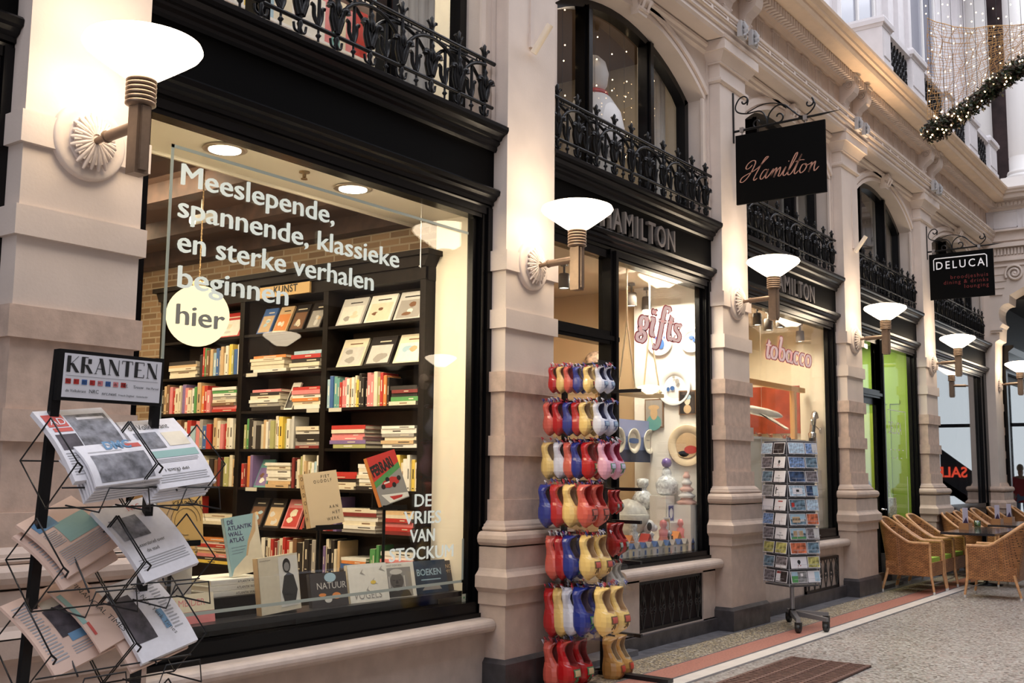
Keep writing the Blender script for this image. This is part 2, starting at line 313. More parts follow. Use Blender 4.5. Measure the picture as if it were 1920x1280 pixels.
# ---------------------------------------------------------------- walls of the bays
def arc_pts(cx, hw, zs, R, n=18, grow=0):
    "segmental arch intrados from left spring to right spring"
    zc = zs-math.sqrt(R*R-hw*hw); a = math.asin(hw/R)
    return [(cx+(R+grow)*math.sin(-a+2*a*i/n), zc+(R+grow)*math.cos(-a+2*a*i/n)) for i in range(n+1)]
for b, (x0, x1) in enumerate(BAYS):
    cx = (x0+x1)/2; hw = (x1-x0)/2-.14; zs, R = 5.28, 2.3
    if b == 5: hw = (x1-x0)/2-.16; R = 3.6; zs = 5.18
    arc = arc_pts(cx, hw, zs, R); g = G()
    # wall face with arched opening, reveal and sill
    for y, fl in ((4.64, 0), (4.90, 1)):
        A = [(x, y, z) for x, z in arc]; B = [(x, y, 5.90) for x, z in arc]; g.strip(A, B)
    g.strip([(x, 4.64, z) for x, z in arc], [(x, 4.90, z) for x, z in arc], sm=True)
    g.box((x0, 4.64, 3.60), (cx-hw, 4.90, 5.90)); g.box((cx+hw, 4.64, 3.60), (x1, 4.90, 5.90))
    g.box((cx-hw, 4.62, 3.90), (cx+hw, 4.90, 4.03))
    o1 = arc_pts(cx, hw, zs, R, grow=.045); o2 = arc_pts(cx, hw, zs, R, grow=.075); o3 = arc_pts(cx, hw, zs, R, grow=.13); o4 = arc_pts(cx, hw, zs, R, grow=.155)
    P = lambda pts, y: [(x, y, z) for x, z in pts]
    g.strip(P(arc, 4.64), P(arc, 4.615), sm=True); g.strip(P(arc, 4.615), P(o1, 4.615)); g.strip(P(o1, 4.615), P(o1, 4.632)); g.strip(P(o1, 4.632), P(o2, 4.632)); g.strip(P(o2, 4.632), P(o2, 4.60)); g.strip(P(o2, 4.60), P(o3, 4.60)); g.strip(P(o3, 4.60), P(o4, 4.62)); g.strip(P(o4, 4.62), P(o4, 4.64))
    for xs in (cx-hw, cx+hw-.045): g.box((xs, 4.615, 4.03), (xs+.045, 4.64, zs))
    for s in (-1, 1): g.box((cx+s*(hw+.115)-.02, 4.625, 4.03), (cx+s*(hw+.115)+.02, 4.64, 5.75))
    g.prism([(4.64, 5.78), (4.60, 5.80), (4.60, 5.835), (4.575, 5.85), (4.575, 5.88), (4.64, 5.90)], 'x', x0-.02, x1+.02)
    g.build('wall_bay', S_UP, kind='structure').name = 'wall_front_%d' % (b+1)
    if b >= 1:
        g = G(); zk = 5.66 if b < 5 else 5.6
        g.prism([(cx-.075, zk), (cx+.075, zk), (cx+.12, 5.86), (cx-.12, 5.86)], 'y', 4.56, 4.64)
        for s in (-1, 1): g.tube([(cx+s*.05, 4.50, 5.80), (cx+s*.05, 4.54, 5.70)], [.02, .012], 8)
        g.lathe([(.035, -.10), (.035, .10)], (cx, 4.535, 5.80), 14, ax='x'); g.lathe([(.022, -.085), (.022, .085)], (cx, 4.56, 5.715), 12, ax='x')
        g.prism([(4.64, 5.66), (4.57, 5.70), (4.51, 5.80), (4.51, 5.86), (4.64, 5.86)], 'x', cx-.07, cx+.07)
        tag(g.build('keystone', S_UP), 'scrolled stone keystone over the arched window above the '+['', 'bookshop', 'gift shop', 'tobacco shop', 'green-lit shop', 'dark cafe window'][b], 'keystone')
    # arched window: black frame and posts, panes
    W = E('window_%d' % (b+1), (cx, 4.84, 0), kind='structure'); T = Matrix.Translation((-cx, -4.84, 0))
    g = G(); g.T = T; i1 = arc_pts(cx, hw, zs, R, grow=-.07)
    i1[0] = (cx-hw+.07, i1[0][1]); i1[-1] = (cx+hw-.07, i1[-1][1])
    P2 = P(arc, 4.80); Q2 = P(i1, 4.80); g.strip(P2, Q2); g.strip(Q2, P(i1, 4.90), sm=True)
    for s in (-1, 1):
        xa = cx+s*hw; xb = cx+s*(hw-.075); g.box((min(xa, xb), 4.80, 4.03), (max(xa, xb), 4.90, zs+.01))
    g.box((cx-hw, 4.80, 4.03), (cx+hw, 4.90, 4.12)); g.build('frame', BLK, W)
    if hw < 1.6: posts = (-.56, .56)
    else: posts = (-1.0, 0, 1.0)
    for q in posts:
        zt = [z for x, z in i1 if x <= cx+q+1e-6][-1]+.03
        g = G(); g.T = T; g.box((cx+q-.055, 4.80, 4.1), (cx+q+.055, 4.90, zt)); g.box((cx+q-.03, 4.77, 4.1), (cx+q+.03, 4.80, zt)); g.build('mullion', BLK, W)
    g = G(); g.T = T; g.add([(x, 4.86, z) for x, z in i1]+[(cx+hw-.07, 4.86, 4.1), (cx-hw+.07, 4.86, 4.1)], [tuple(range(len(i1)+2))]); g.build('pane', GL2, W)
# party walls, floors and back walls of the shops
for i in range(0, 7):
    g = G(); (g.box((PX[i]+.02, 4.642, 0), (PX[i]+PW-.02, 5.085, 6.0)), g.box((PX[i]+.17, 5.085, 0), (PX[i]+PW-.02, 9.6, 6.0))) if i == 2 else g.box((PX[i]+.02, 4.642, 0), (PX[i]+PW-.02, 9.6, 6.0)); g.build('wall_party_%d' % (i+1), WALLW, kind='structure')
G().box((-1.2, 9.5, 0), (22.2, 9.7, 6.1)).build('wall_back', WALLW, kind='structure')
G().box((-1.2, 4.66, .0), (22.2, 9.5, .16)).build('floor_shops', mat('grey_brown_wood_floor', (.18, .12, .08), .4, var=.2), kind='structure')
G().box((-1.2, 4.92, 3.56), (22.2, 9.5, 4.0)).build('ceiling_shops', mat('warm_white_ceiling', (.80, .74, .63), .7), kind='structure')
G().box((-1.2, 4.92, 5.9), (22.2, 9.5, 6.0)).build('ceiling_upper', mat('brown_upper_ceiling', (.20, .13, .08), .7), kind='structure')
# ---------------------------------------------------------------- entablature
XA, XE = -4, 21.55
g = G()
g.prism([(4.70, 5.90), (4.42, 5.90), (4.40, 5.93), (4.40, 5.98), (4.375, 5.985), (4.375, 6.035), (4.355, 6.04), (4.355, 6.10), (4.33, 6.11), (4.325, 6.135), (4.48, 6.15), (4.70, 6.15)], 'x', XA, XE)
g.build('trim_20', S_UP, kind='structure')
g = G(); x = 6.0
while x < XE-.3:                                     # raised key pattern along the band
    g.box((x, 4.343, 6.045), (x+.30, 4.357, 6.06)); g.box((x, 4.343, 6.085), (x+.30, 4.357, 6.10)); g.box((x+.30, 4.343, 6.045), (x+.345, 4.357, 6.10)); x += .36
g.build('trim_21', S_UP, kind='structure')
g = G(); g.box((XA, 4.50, 6.12), (XE, 4.72, 6.62))
x = 2.0
while x < XE:                                        # fluted groups on the frieze
    for j in range(4): g.tube([(x+j*.05, 4.50, 6.17), (x+j*.05, 4.50, 6.50)], .02, 6)
    g.box((x-.04, 4.478, 6.50), (x+.19, 4.52, 6.53)); x += .455
g.build('wall_frieze', mat('lamp_warmed_frieze_stone', (.62, .50, .41), .6, var=.08, bump=.08), kind='structure')  # frieze stone coloured warmer in place of upward lamp light
g = G(); g.prism([(4.72, 6.54), (4.46, 6.54), (4.44, 6.57), (4.38, 6.58), (4.36, 6.60), (4.36, 6.66), (4.33, 6.68), (4.14, 6.69), (4.12, 6.70), (4.10, 6.74), (4.10, 6.775), (4.06, 6.785), (4.05, 6.81), (4.01, 6.84), (4.0, 6.87), (4.72, 6.88)], 'x', XA, XE)
g.build('trim_22', mat('lamp_warmed_cornice_stone', (.80, .63, .47), .55, var=.05, bump=.06), kind='structure')  # warm lamp glow on the soffit put into the cornice colour
g = G(); x = 6
while x < XE-.05: g.box((x, 4.29, 6.575), (x+.042, 4.40, 6.668)); x += .078
g.build('trim_23', S_UP, kind='structure')
def console():
    g = G()
    pr = [(4.50, 6.22), (4.46, 6.22), (4.44, 6.30), (4.41, 6.36), (4.35, 6.40), (4.31, 6.44), (4.29, 6.50), (4.29, 6.58), (4.33, 6.64), (4.50, 6.66)]
    g.prism([(a-4.5, b) for a, b in pr], 'x', -.085, .085)
    for s in (-1, 1):
        g.tube([(s*.088, a-4.5, b) for a, b in spiral((4.375, 6.535), .075, .012, 0, 5*math.pi, 26)], .010, 5)
        g.tube([(s*.088, a-4.5, b) for a, b in spiral((4.46, 6.28), .035, .008, math.pi, -2.5*math.pi, 16)], .008, 5)
    g.box((-.10, -.225, 6.64), (.10, 0, 6.675)); g.prism([(-.06, 6.0), (-.02, 6.0), (-.02, 6.24), (-.06, 6.24)], 'x', -.07, .07)
    return g
con = None
for i in range(2, 7):
    for s, wd in ((-1, 'left'), (1, 'right')):
        x = PX[i]+PW/2+s*.25
        if x > XE-.1: continue
        if con is None: con = console().build('console_bracket', S_UP); o = con
        else: o = con.copy(); C.objects.link(o)
        o.location = (x, 4.5, 0)
        tag(o, '%s scroll console of the pair under the cornice, above %s' % (wd, {2: 'the second lamp', 3: 'black script sign', 4: 'pilaster before the green-lit shop', 5: 'pilaster with the DELUCA sign', 6: 'arched end wall'}[i]), 'bracket', 'cornice consoles')
# carved leaf ties crossing the architrave above the pilasters
for i in range(3, 6):
    for q, wd in ((-.16, 'left'), (.12, 'right')):
        g = G(); g.box((q-.07, 4.30-4.4, 5.96), (q+.07, 4.345-4.4, 6.13))
        g.tube([(q-.03, -.11, 5.97), (q+.03, -.12, 6.03), (q-.03, -.12, 6.08), (q+.02, -.10, 6.13)], [.014, .02, .02, .012], 6)
        g.tube([(q+.03, -.11, 5.97), (q-.03, -.12, 6.03), (q+.03, -.12, 6.08), (q-.02, -.10, 6.13)], [.014, .02, .02, .012], 6)
        tag(g.build('carved_ornament', mat('weathered_grey_stucco', (.45, .44, .44), .7), loc=(PX[i]+PW/2, 4.4, 0)), wd+' grey leaf carving on the key-pattern band, above the %s pilaster' % {3: 'script sign', 4: 'green-lit shop', 5: 'DELUCA sign'}[i], 'ornament', 'band carvings')
# ---------------------------------------------------------------- upper storey: balustrade, wall
LILAC = mat('cool_white_stucco', (.72, .69, .69), .6, var=.04)
g = G(); g.box((XA, 4.95, 6.85), (30, 5.2, 12))
g.build('wall_upper', LILAC, kind='structure')
g = G()
for i in range(2, 7):
    x = PX[i]+PW/2
    for q in (-.28, .28): g.box((x+q-.14, 4.86, 6.88), (x+q+.14, 4.96, 12)); g.box((x+q-.17, 4.83, 7.0), (x+q+.17, 4.96, 7.12))
    if i < 6:
        xm = x+1.82; g.box((xm-1.0, 4.88, 6.9), (xm-.85, 4.96, 12)); g.box((xm+.85, 4.88, 6.9), (xm+1.0, 4.96, 12))
g.build('trim_24', LILAC, kind='structure')
for i in range(2, 6):
    xm = PX[i]+PW/2+1.82; W = E('window_%d' % (i+8), (xm, 4.93, 6.9), kind='structure')
    G().box((-.85, 0, 0), (.85, .03, 4.2)).build('pane', mat('pale_upper_glass', (.30, .31, .36), .15), W)
    g = G(); g.box((-.85, -.03, 0), (-.77, .02, 4.2)); g.box((.77, -.03, 0), (.85, .02, 4.2)); g.box((-.04, -.03, 0), (.04, .02, 4.2)); g.build('frame', WHT, W)
PED = [(10.6, .62), (13.85, .62), (15.5, .40), (17.3, .40), (18.75, .36), (20.3, .36)]
PED = [(6.2, .6), (10.3, .6), (13.97, .36), (15.47, .66), (17.2, .4), (18.75, .62), (20.27, .58)]
pl = ['farthest left, out above the gift shop', 'above the tobacco window', 'above the script sign pilaster, the largest in view', 'right of the first openwork panel', 'half hidden by the lit garland', 'between the two small far openwork panels', 'nearest the end wall']
for j, (x, wd) in enumerate(PED):
    g = G(); h = wd/2; stack(g, -h, h, 0, .50, [(0, .10, .02, .02, 0), (.10, .56, 0, 0, 0), (.56, .60, .01, .03, 0), (.60, .66, .045, .05, 0), (.66, .70, .04, .03, 0)])
    g.box((-h+.05, -.012, .16), (h-.05, 0, .50))
    tag(g.build('balustrade_pedestal', LILAC, loc=(x, 4.06, 6.88)), 'white balustrade pedestal on the cornice, '+pl[j], 'pedestal', 'balustrade pedestals')
for j in range(len(PED)-1):
    xa = PED[j][0]+PED[j][1]/2; xb = PED[j+1][0]-PED[j+1][1]/2
    if xb-xa > 2: continue
    r = E('iron_balustrade', ((xa+xb)/2, 4.13, 6.88), 'openwork iron balustrade on the cornice, '+['', 'leftmost', 'first right of the large pedestal, fully in view', 'behind the end of the lit garland', 'second from the end wall', 'nearest the end wall'][j], 'balustrade', 'balustrade panels')
    L = (xb-xa)/2
    L -= .006; G().box((-L, -.06, .56), (L, .10, .64)).build('stone_rail', LILAC, r); G().box((-L, -.05, 0), (L, .10, .07)).build('base_course', LILAC, r)
    g = G(); n = max(3, int(L*2/.13))
    for q in range(n):
        xx = -L+(q+.5)*2*L/n
        for zc in (.15, .30, .45):
            g.tube([(xx+.05*math.cos(a), 0, zc+.06*math.sin(a)) for a in [i*math.pi/4 for i in range(9)]], .014, 5)
        g.box((xx-2*L/n/2-.008, -.01, .07), (xx-2*L/n/2+.008, .01, .56)); g.lathe([(0, -.03), (.03, 0), (0, .03)], (xx, 0, .22), 6); g.lathe([(0, -.03), (.03, 0), (0, .03)], (xx, 0, .38), 6)
    g.build('openwork', IRON, r)
# ---------------------------------------------------------------- end wall with cusped arch
XW = 21.6
fp = [(1865.8, 1120), (1865.8, 720), (1865.8, 643), (1867, 640), (1874, 636), (1874.4, 620), (1875, 612), (1879.6, 606), (1874.5, 601), (1872.7, 594), (1872.4, 586), (1873.6, 579), (1877, 574), (1881, 570.6), (1886, 568.6), (1891.6, 568), (1892.5, 553), (1920, 537)]
fp = [at(a, b, x=XW) for a, b in fp]; fp = [(p.y, p.z) for p in fp]; fp[0] = (fp[1][0], 0)
last = fp[-1]; fp += [(last[0]-.5, last[1]+.28), (last[0]-1.1, last[1]+.42)]
cy = fp[-1][0]; full = fp+[(2*cy-y, z) for y, z in fp[::-1]]
g = G(); TK = .62
# left jamb + spandrel as one outline per side
yl = 4.64
outl = [(yl, 0)]+[(y, z) for y, z in fp]+[(cy, 6.2), (yl, 6.2)]
def polyx(g, poly, a, b, m=0):
    n = len(poly); A = [(a, y, z) for y, z in poly]; B = [(b, y, z) for y, z in poly]
    g.add(A+B, [(i, (i+1) % n, n+(i+1) % n, n+i) for i in range(n)], m); g.add(A, [tuple(range(n))], m); g.add(B, [tuple(range(n))[::-1]], m)
polyx(g, outl, XW, XW+TK)
polyx(g, [(2*cy-y, z) for y, z in outl], XW, XW+TK)
g.build('wall_end', S_UP, kind='structure')
g = G()
for z, pq in ((4.92, .03), (5.05, .02), (5.18, .02), (5.31, .02)): g.box((XW-pq, 4.28-.3*(z-4.9), z), (XW, 4.5, z+.012))
g.box((XW-.04, -3, 5.46), (XW, 4.5, 5.50)); g.box((XW-.07, -3, 5.56), (XW, 4.5, 5.60)); g.box((XW-.03, -3, 5.60), (XW, 4.5, 5.66)); g.box((XW-.12, -3, 5.82), (XW, 4.5, 5.9)); g.box((XW-.05, -3, 5.95), (XW, 4.4, 6.12)); g.box((XW-.16, -3, 6.12), (XW, 4.4, 6.15))
y = 4.40
while y > 2: g.box((XW-.055, y-.05, 5.68), (XW, y-.02, 5.80)); y -= .06
g.box((XW-.05, 4.30, 4.20), (XW, 4.5, 4.24)); g.box((XW-.08, 4.28, 4.24), (XW, 4.5, 4.27))
c0 = at(1903, 512, x=XW); g.tube([(XW-.04, c0.y+a, c0.z+b) for a, b in spiral((0, 0), .17, .03, -.5, 4.2*math.pi, 40)], .024, 6); g.lathe([(0, -.06), (.05, -.03), (.05, 0)], (XW, c0.y, c0.z), 12, ax='x')
g.build('trim_25', S_UP, kind='structure')
g = G(); g.box((XW-.02, -3, 6.12), (XW+.3, 4.5, 6.62))
y = 4.30
for (a, b) in ((4.38, 3.95), (3.45, 3.0)):
    for q in ((a, b, 6.20, 6.215), (a, b, 6.50, 6.515)): g.box((XW-.035, q[1], q[2]), (XW, q[0], q[3]))
    g.box((XW-.035, a-.012, 6.2), (XW, a, 6.51)); g.box((XW-.035, b, 6.2), (XW, b+.012, 6.51))
for y in (3.86, 3.76, 3.66, 3.56, 2.9, 2.8): g.box((XW-.05, y-.07, 6.18), (XW, y, 6.54))
g.build('wall_end_frieze', LILAC, kind='structure')
g = G(); g.prism([(XW+.3, 6.54), (XW-.04, 6.54), (XW-.06, 6.58), (XW-.14, 6.60), (XW-.14, 6.66), (XW-.17, 6.69), (XW-.36, 6.70), (XW-.38, 6.74), (XW-.38, 6.775), (XW-.44, 6.785), (XW-.45, 6.81), (XW-.49, 6.84), (XW-.5, 6.87), (XW+1.2, 6.88), (XW+1.2, 6.54)], 'y', 4.5, -3)
g.build('trim_26', S_UP, kind='structure')
g = G(); y = 4.3
while y > 1: g.box((XW-.19, y-.035, 6.60), (XW-.14, y, 6.66)); y -= .07
g.build('trim_27', S_UP, kind='structure')
# upper end wall and its columns
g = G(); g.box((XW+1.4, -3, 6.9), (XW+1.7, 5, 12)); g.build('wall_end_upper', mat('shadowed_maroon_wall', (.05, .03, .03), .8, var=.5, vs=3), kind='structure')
for j, (y, lb) in enumerate(((3.86, 'large white round column standing on the end wall cornice at the right edge'), (4.72, 'white round column in the corner between side wall and end wall, behind the garland'))):
    g = G(); q = .24; g.box((-.34, -.34, 0), (.34, .34, .28)); g.lathe([(.30, .28), (.32, .31), (.30, .35), (.26, .37), (.285, .40), (.27, .44), (.24, .46), (.24, .70), (.236, .71), (.236, .73), (.24, .74), (.225, 5.2)], n=36)
    tag(g.build('round_column', WHT, loc=(XW+.25+(.55 if j else 0), y, 6.88)), lb, 'column')
# passage beyond the arch
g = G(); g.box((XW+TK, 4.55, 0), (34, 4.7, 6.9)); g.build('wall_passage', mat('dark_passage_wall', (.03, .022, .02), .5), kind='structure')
G().box((33, -3, 0), (33.2, 4.6, 4.9)).build('wall_passage_end', mat('glowing_passage_end', (.7, .7, .7), .7, emit=(.84, .93, 1), es=.62), kind='structure')  # end wall out of view; added glow lights the passage and pane reflections
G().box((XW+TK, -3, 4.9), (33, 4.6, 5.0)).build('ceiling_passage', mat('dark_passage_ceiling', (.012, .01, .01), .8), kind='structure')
# ---------------------------------------------------------------- the opposite side of the street (mirrored in the panes)
g = G(); g.box((-6, -2.9, 0), (34, -2.45, 12)); g.build('wall_opposite', mat('darkened_opposite_stone', (.20, .17, .15), .7), kind='structure')  # stone coloured darker than the near side to dim pane reflections
for i in range(9):
    x = -.9+3.64*i
    G().box((x-.31, -2.46, 0), (x+.31, -2.26, 6)).build('trim_%d' % (40+i), mat('darkened_opposite_stone', ()), kind='structure')
    W = E('window_%d' % (20+i), (x+1.82, -2.44, 0), kind='structure')
    g = G(); g.box((-1.5, 0, .3), (1.5, .05, 4.0)); g.build('frame', BLK, W); G().box((-1.3, .05, .5), (1.3, .06, 3.2)).build('pane', mat('opposite_dark_glass', (.02, .02, .02), .1), W)
# far end of the passage, mirrored in the cafe window
g = G(); g.add([(32.98, 2.6, .3), (32.98, -.2, 2.2), (32.98, -.2, 1.95), (32.98, 2.6, .05)], [(0, 1, 2, 3), (3, 2, 1, 0)]); g.add([(32.985, 2.3, 1.3), (32.985, 1.0, 2.3), (32.985, 1.0, .9), (32.985, 2.3, .9)], [(0, 1, 2, 3)], 1); g.box((32.96, 2.4, 0), (33, 2.5, 4.8), 1); g.box((32.96, -.6, 2.9), (33, 4.4, 3.0), 1)
g.build('trim_39', [mat('far_rail', (.3, .34, .38), .4), mat('far_dark', (.05, .06, .08), .5)], kind='structure')
r = E('sale_sign', (32.95, 1.75, 1.45), 'red SALE lettering mirrored in the dark cafe window', 'sign'); g = G(); text(g, 'SALE', .42, frame((0, 0, 0), (0, -1, 0), (0, 0, 1)), wide=.95, bold=.01); g.build('letters', mat('sale_red', (.7, .05, .03), .5, emit=(1, .1, .05), es=.6), r)
# ---------------------------------------------------------------- shopfront cornices
def shop_cornice(b, name):
    x0, x1 = BAYS[b]
    r = E('trim_%d' % (60+b), ((x0+x1)/2, 4.6, 3.5), kind='structure'); T = Matrix.Translation((-(x0+x1)/2, -4.6, -3.5))
    g = G(); g.T = T; x0 += .003; x1 -= .003
    g.prism([(4.78, 3.83), (4.61, 3.83), (4.60, 3.85), (4.60, 3.87), (4.575, 3.885), (4.575, 3.905), (4.56, 3.91), (4.55, 3.93), (4.525, 3.95), (4.505, 3.955), (4.495, 3.975), (4.495, 4.00), (4.515, 4.015), (4.78, 4.02)], 'x', x0, x1); g.build('top_cornice', BLK, r)
    g = G(); g.T = T; g.box((x0, 4.63, 3.54), (x1, 4.78, 3.84)); g.build('fascia', BLK2, r)
    g = G(); g.T = T; g.prism([(4.78, 3.40), (4.65, 3.40), (4.645, 3.425), (4.625, 3.43), (4.625, 3.455), (4.60, 3.47), (4.59, 3.49), (4.57, 3.50), (4.565, 3.53), (4.58, 3.545), (4.63, 3.55), (4.78, 3.55)], 'x', x0, x1); g.build('lower_moulding', BLK, r)
for b in range(6): shop_cornice(b, '')
# ---------------------------------------------------------------- cast-iron balcony railings
def railing(hw, n):
    "half width and number of posts"
    parts = []; sp = 2*hw/(n-1); X = [-hw+sp*i for i in range(n)]
    g = G(); g.tube([(-hw-.10, 0, .13), (hw+.10, 0, .13)], .014, 8); parts.append(('bottom_rail', g))
    g = G(); g.tube([(-hw-.12, 0, .47), (hw+.12, 0, .47)], .016, 8); g.box((-hw, -.006, .43), (hw, .006, .437)); parts.append(('top_rail', g))
    for x in X:
        g = G(); g.tube([(x, 0, .02), (x, 0, .50)], .014, 6)
        g.lathe([(0, .0), (.022, .03), (.012, .06), (.02, .085), (.010, .11)], (x, 0, .02), 8)
        for s in (-1, 1):                         # leaves curling out of the foot
            g.tube(curve([(x+s*.008, 0, .16), (x+s*.035, 0, .24), (x+s*.045, -.01, .30), (x+s*.075, -.015, .315), (x+s*.08, -.015, .29)], 4), [.026]*5+[.022]*6+[.017]*5+[.023], 5)
            g.tube(curve([(x+s*.006, 0, .05), (x+s*.04, 0, .06), (x+s*.05, 0, .10)], 4), .009, 5)
            g.tube(curve([(x, 0, .47), (x+s*.02, 0, .52), (x+s*.045, 0, .545)], 3), [.010]*6+[.015], 5)
        g.lathe([(0, .49), (.018, .51), (.010, .54), (.014, .57), (0, .59)], (x, 0, 0), 7)
        g.lathe([(0, .25), (.022, .28), (.024, .32), (.010, .35), (.018, .37), (0, .40)], (x, -.012, 0), 8)
        parts.append(('finial_post', g))
    for i in range(-1, n-1):                     # interlaced arches, each two posts wide
        xa = X[0]+sp*i; g = G(); pts = []
        for j in range(15):
            a = math.pi-math.pi*j/14; xx = xa+sp+sp*.98*math.cos(a); zz = .14+.285*math.sin(a)**.8 if 0 < j < 14 else .14
            if -hw-.005 <= xx <= hw+.005: pts.append((xx, .012 if i % 2 else -.012, zz))
        if len(pts) > 2: g.tube(pts, .0135, 5); parts.append(('arch_bar', g))
    for i in range(n-1):
        g = G()
        for q in (.25, .75): g.tube([(X[i]+sp*q+.02*math.cos(a), 0, .448+.02*math.sin(a)) for a in [k*math.pi/3 for k in range(7)]], .006, 4, caps=False)
        xx = X[i]+sp*.5; g.tube([(xx, 0, .13), (xx, 0, .42)], .012, 5)
        for s in (-1, 1): g.tube(curve([(xx, 0, .14), (xx+s*.03, .01, .2), (xx+s*.035, .01, .26), (xx+s*.055, .01, .27)], 3), .014, 5)
        g.lathe([(0, -.025), (.02, 0), (0, .025)], (xx, 0, .08), 6); g.tube([(xx, 0, .02), (xx, 0, .13)], .008, 5)
        parts.append(('scroll_bar', g))
    return parts
RL = ['', 'above the bookshop window, nearest and cut off', 'above the gift shop lettering', 'under the square black script sign', 'above the green-lit shop', 'under the DELUCA sign, farthest']
rail = None
for b in range(1, 6):
    cx = (BAYS[b][0]+BAYS[b][1])/2; lb = 'black cast-iron balcony railing '+RL[b]
    if b == 1 or b == 5:
        r = E('balcony_railing', (cx, 4.60, 4.02), lb, 'railing', 'cast-iron balcony railings')
        for nm, g in (railing(1.34, 10) if b == 1 else railing(1.72, 13)): g.build(nm, IRON, r)
        if b == 1: rail = r
    else:
        r = copy_tree(rail); r.location = (cx, 4.60, 4.02); r['label'] = lb
# ---------------------------------------------------------------- shopfront woodwork, panes, sills
def vjamb(g, x, w, z0, z1, s):
    "fluted upright; s=+1 when the pilaster is on its right"
    xs = [0, .22, .30, .52, .60, .82, 1]; ys = [4.70, 4.672, 4.655, 4.655, 4.635, 4.635]
    for i in range(6):
        a, b = x+w*xs[i], x+w*xs[i+1]
        if s < 0: a, b = x+w*(1-xs[i+1]), x+w*(1-xs[i])
        g.box((a, ys[i], z0), (b, 4.76, z1))
def showcase(name, x0, x1, zs, zg, gx0, gx1, posts=(), gl=None, zt=3.33, sill=True):
    W = E(name, ((x0+x1)/2, 4.7, 0), kind='structure'); T = Matrix.Translation((-(x0+x1)/2, -4.7, 0))
    g = G(); g.T = T
    if gx0-x0 > .01: vjamb(g, x0, gx0-x0, zs, 3.41, -1)
    if x1-gx1 > .01: vjamb(g, gx1, x1-gx1, zs, 3.41, 1)
    g.box((x0, 4.66, zt), (x1, 4.76, 3.41)); g.box((x0, 4.645, zt+.03), (x1, 4.66, 3.41)); g.box((x0, 4.655, zs), (x1, 4.76, zg)); g.box((x0, 4.625, zs), (x1, 4.655, zs+.03))
    g.box((gx0, 4.70, zg), (gx0+.02, 4.75, zt)); g.box((gx1-.02, 4.70, zg), (gx1, 4.75, zt)); g.build('frame', BLK, W)
    for q in posts: g = G(); g.T = T; vjamb(g, q[0], q[1]-q[0], zs, zt, 1); g.build('mullion', BLK, W)
    g = G(); g.T = T; g.box((gx0+.005, 4.72, zg-.01), (gx1-.005, 4.728, zt+.01)); g.build('pane', gl or GL, W)
    if sill:
        g = G(); g.T = T; n = 8; r = .045
        pr = [(4.74, zs-.09)]+[(4.535-r*math.sin(math.pi*i/n), zs-.045-r*math.cos(math.pi*i/n)) for i in range(n+1)]+[(4.74, zs)]
        g.prism(pr, 'x', x0+.10 if name != 'window_12' else x0, x1-.10, 0); g.build('sill', S_SILL, W)
    return W
showcase('window_10', -.6, 2.42, .50, .62, -.4, 2.3)
showcase('window_11', 3.04, 6.06, .49, .595, 3.18, 5.93)
showcase('window_12', 7.74, 9.70, .68, .752, 7.86, 9.58)
showcase('window_13', 10.32, 13.34, .71, .84, 10.44, 13.22)
showcase('window_14', 15.14, 16.98, .42, .50, 15.22, 16.84, gl=glass('low_glare_glass', (.97, .98, .97), .012, .30), sill=False)
showcase('window_15', 17.60, 21.60, .25, 1.0, 17.72, 21.1, gl=glass('reflecting_window_glass', (.8, .8, .8), .42, .5), sill=False)
# breast walls below the panes
g = G(); g.box((-1, 4.585, 0), (2.42, 4.76, .42)); g.box((3.04, 4.585, 0), (6.06, 4.76, .40)); g.box((10.32, 4.585, 0), (13.34, 4.76, .62))
g.box((7.74, 4.585, 0), (8.12, 4.76, .59)); g.box((9.34, 4.585, 0), (9.70, 4.76, .59)); g.box((7.74, 4.585, .565), (9.70, 4.76, .60)); g.box((7.74, 4.585, 0), (9.7, 4.76, .13))
g.build('wall_breast', S_SILL, kind='structure')
g = G(); g.box((7.76, 4.545, 0), (9.60, 4.6, .12)); g.box((10.42, 4.545, 0), (13.24, 4.6, .14)); g.box((15.1, 4.56, 0), (16.9, 4.76, .42)); g.box((17.7, 4.58, 0), (21.5, 4.76, .25)); g.build('baseboard_front', S_DK, kind='structure')
def grille(x0, x1, z0, z1, y, label):
    r = E('basement_grille', ((x0+x1)/2, y, z0), label, 'grille', 'basement grilles'); w = (x1-x0)/2; h = z1-z0
    g = G(); g.box((-w, 0, 0), (w, .02, .03)); g.box((-w, 0, h-.03), (w, .02, h)); g.box((-w, 0, 0), (-w+.03, .02, h)); g.box((w-.03, 0, 0), (w, .02, h)); g.build('frame', IRON, r)
    g = G(); n = max(2, round((x1-x0)/.17))
    for i in range(n):
        cx = -w+(i+.5)*2*w/n
        for s in (-1, 1):
            g.tube([(cx+s*.004, .0, .03), (cx+s*.05, 0, h*.45), (cx+s*.02, 0, h*.8), (cx+s*.05, 0, h-.03)], .007, 5)
            g.tube([(cx+s*a, 0, b+h*.3) for a, b in spiral((.03, .05), .035, .01, -2, 5, 12)], .005, 4)
        g.lathe([(0, h*.5), (.02, h*.62), (0, h*.78)], (cx, 0, 0), 6)
    g.build('openwork', mat('grille_grey', (.05, .048, .045), .5, .3), r)
    G().box((-w, .045, 0), (w, .05, h)).build('dark_backing', mat('pit_dark', (.03, .02, .02), .9), r)
grille(8.12, 9.34, .13, .565, 4.60, 'black ornamental iron grille in the breast wall under the gift shop window')
grille(11.9, 13.0, .14, .52, 4.56, 'black iron grille under the tobacco window, half hidden by the postcard stand')
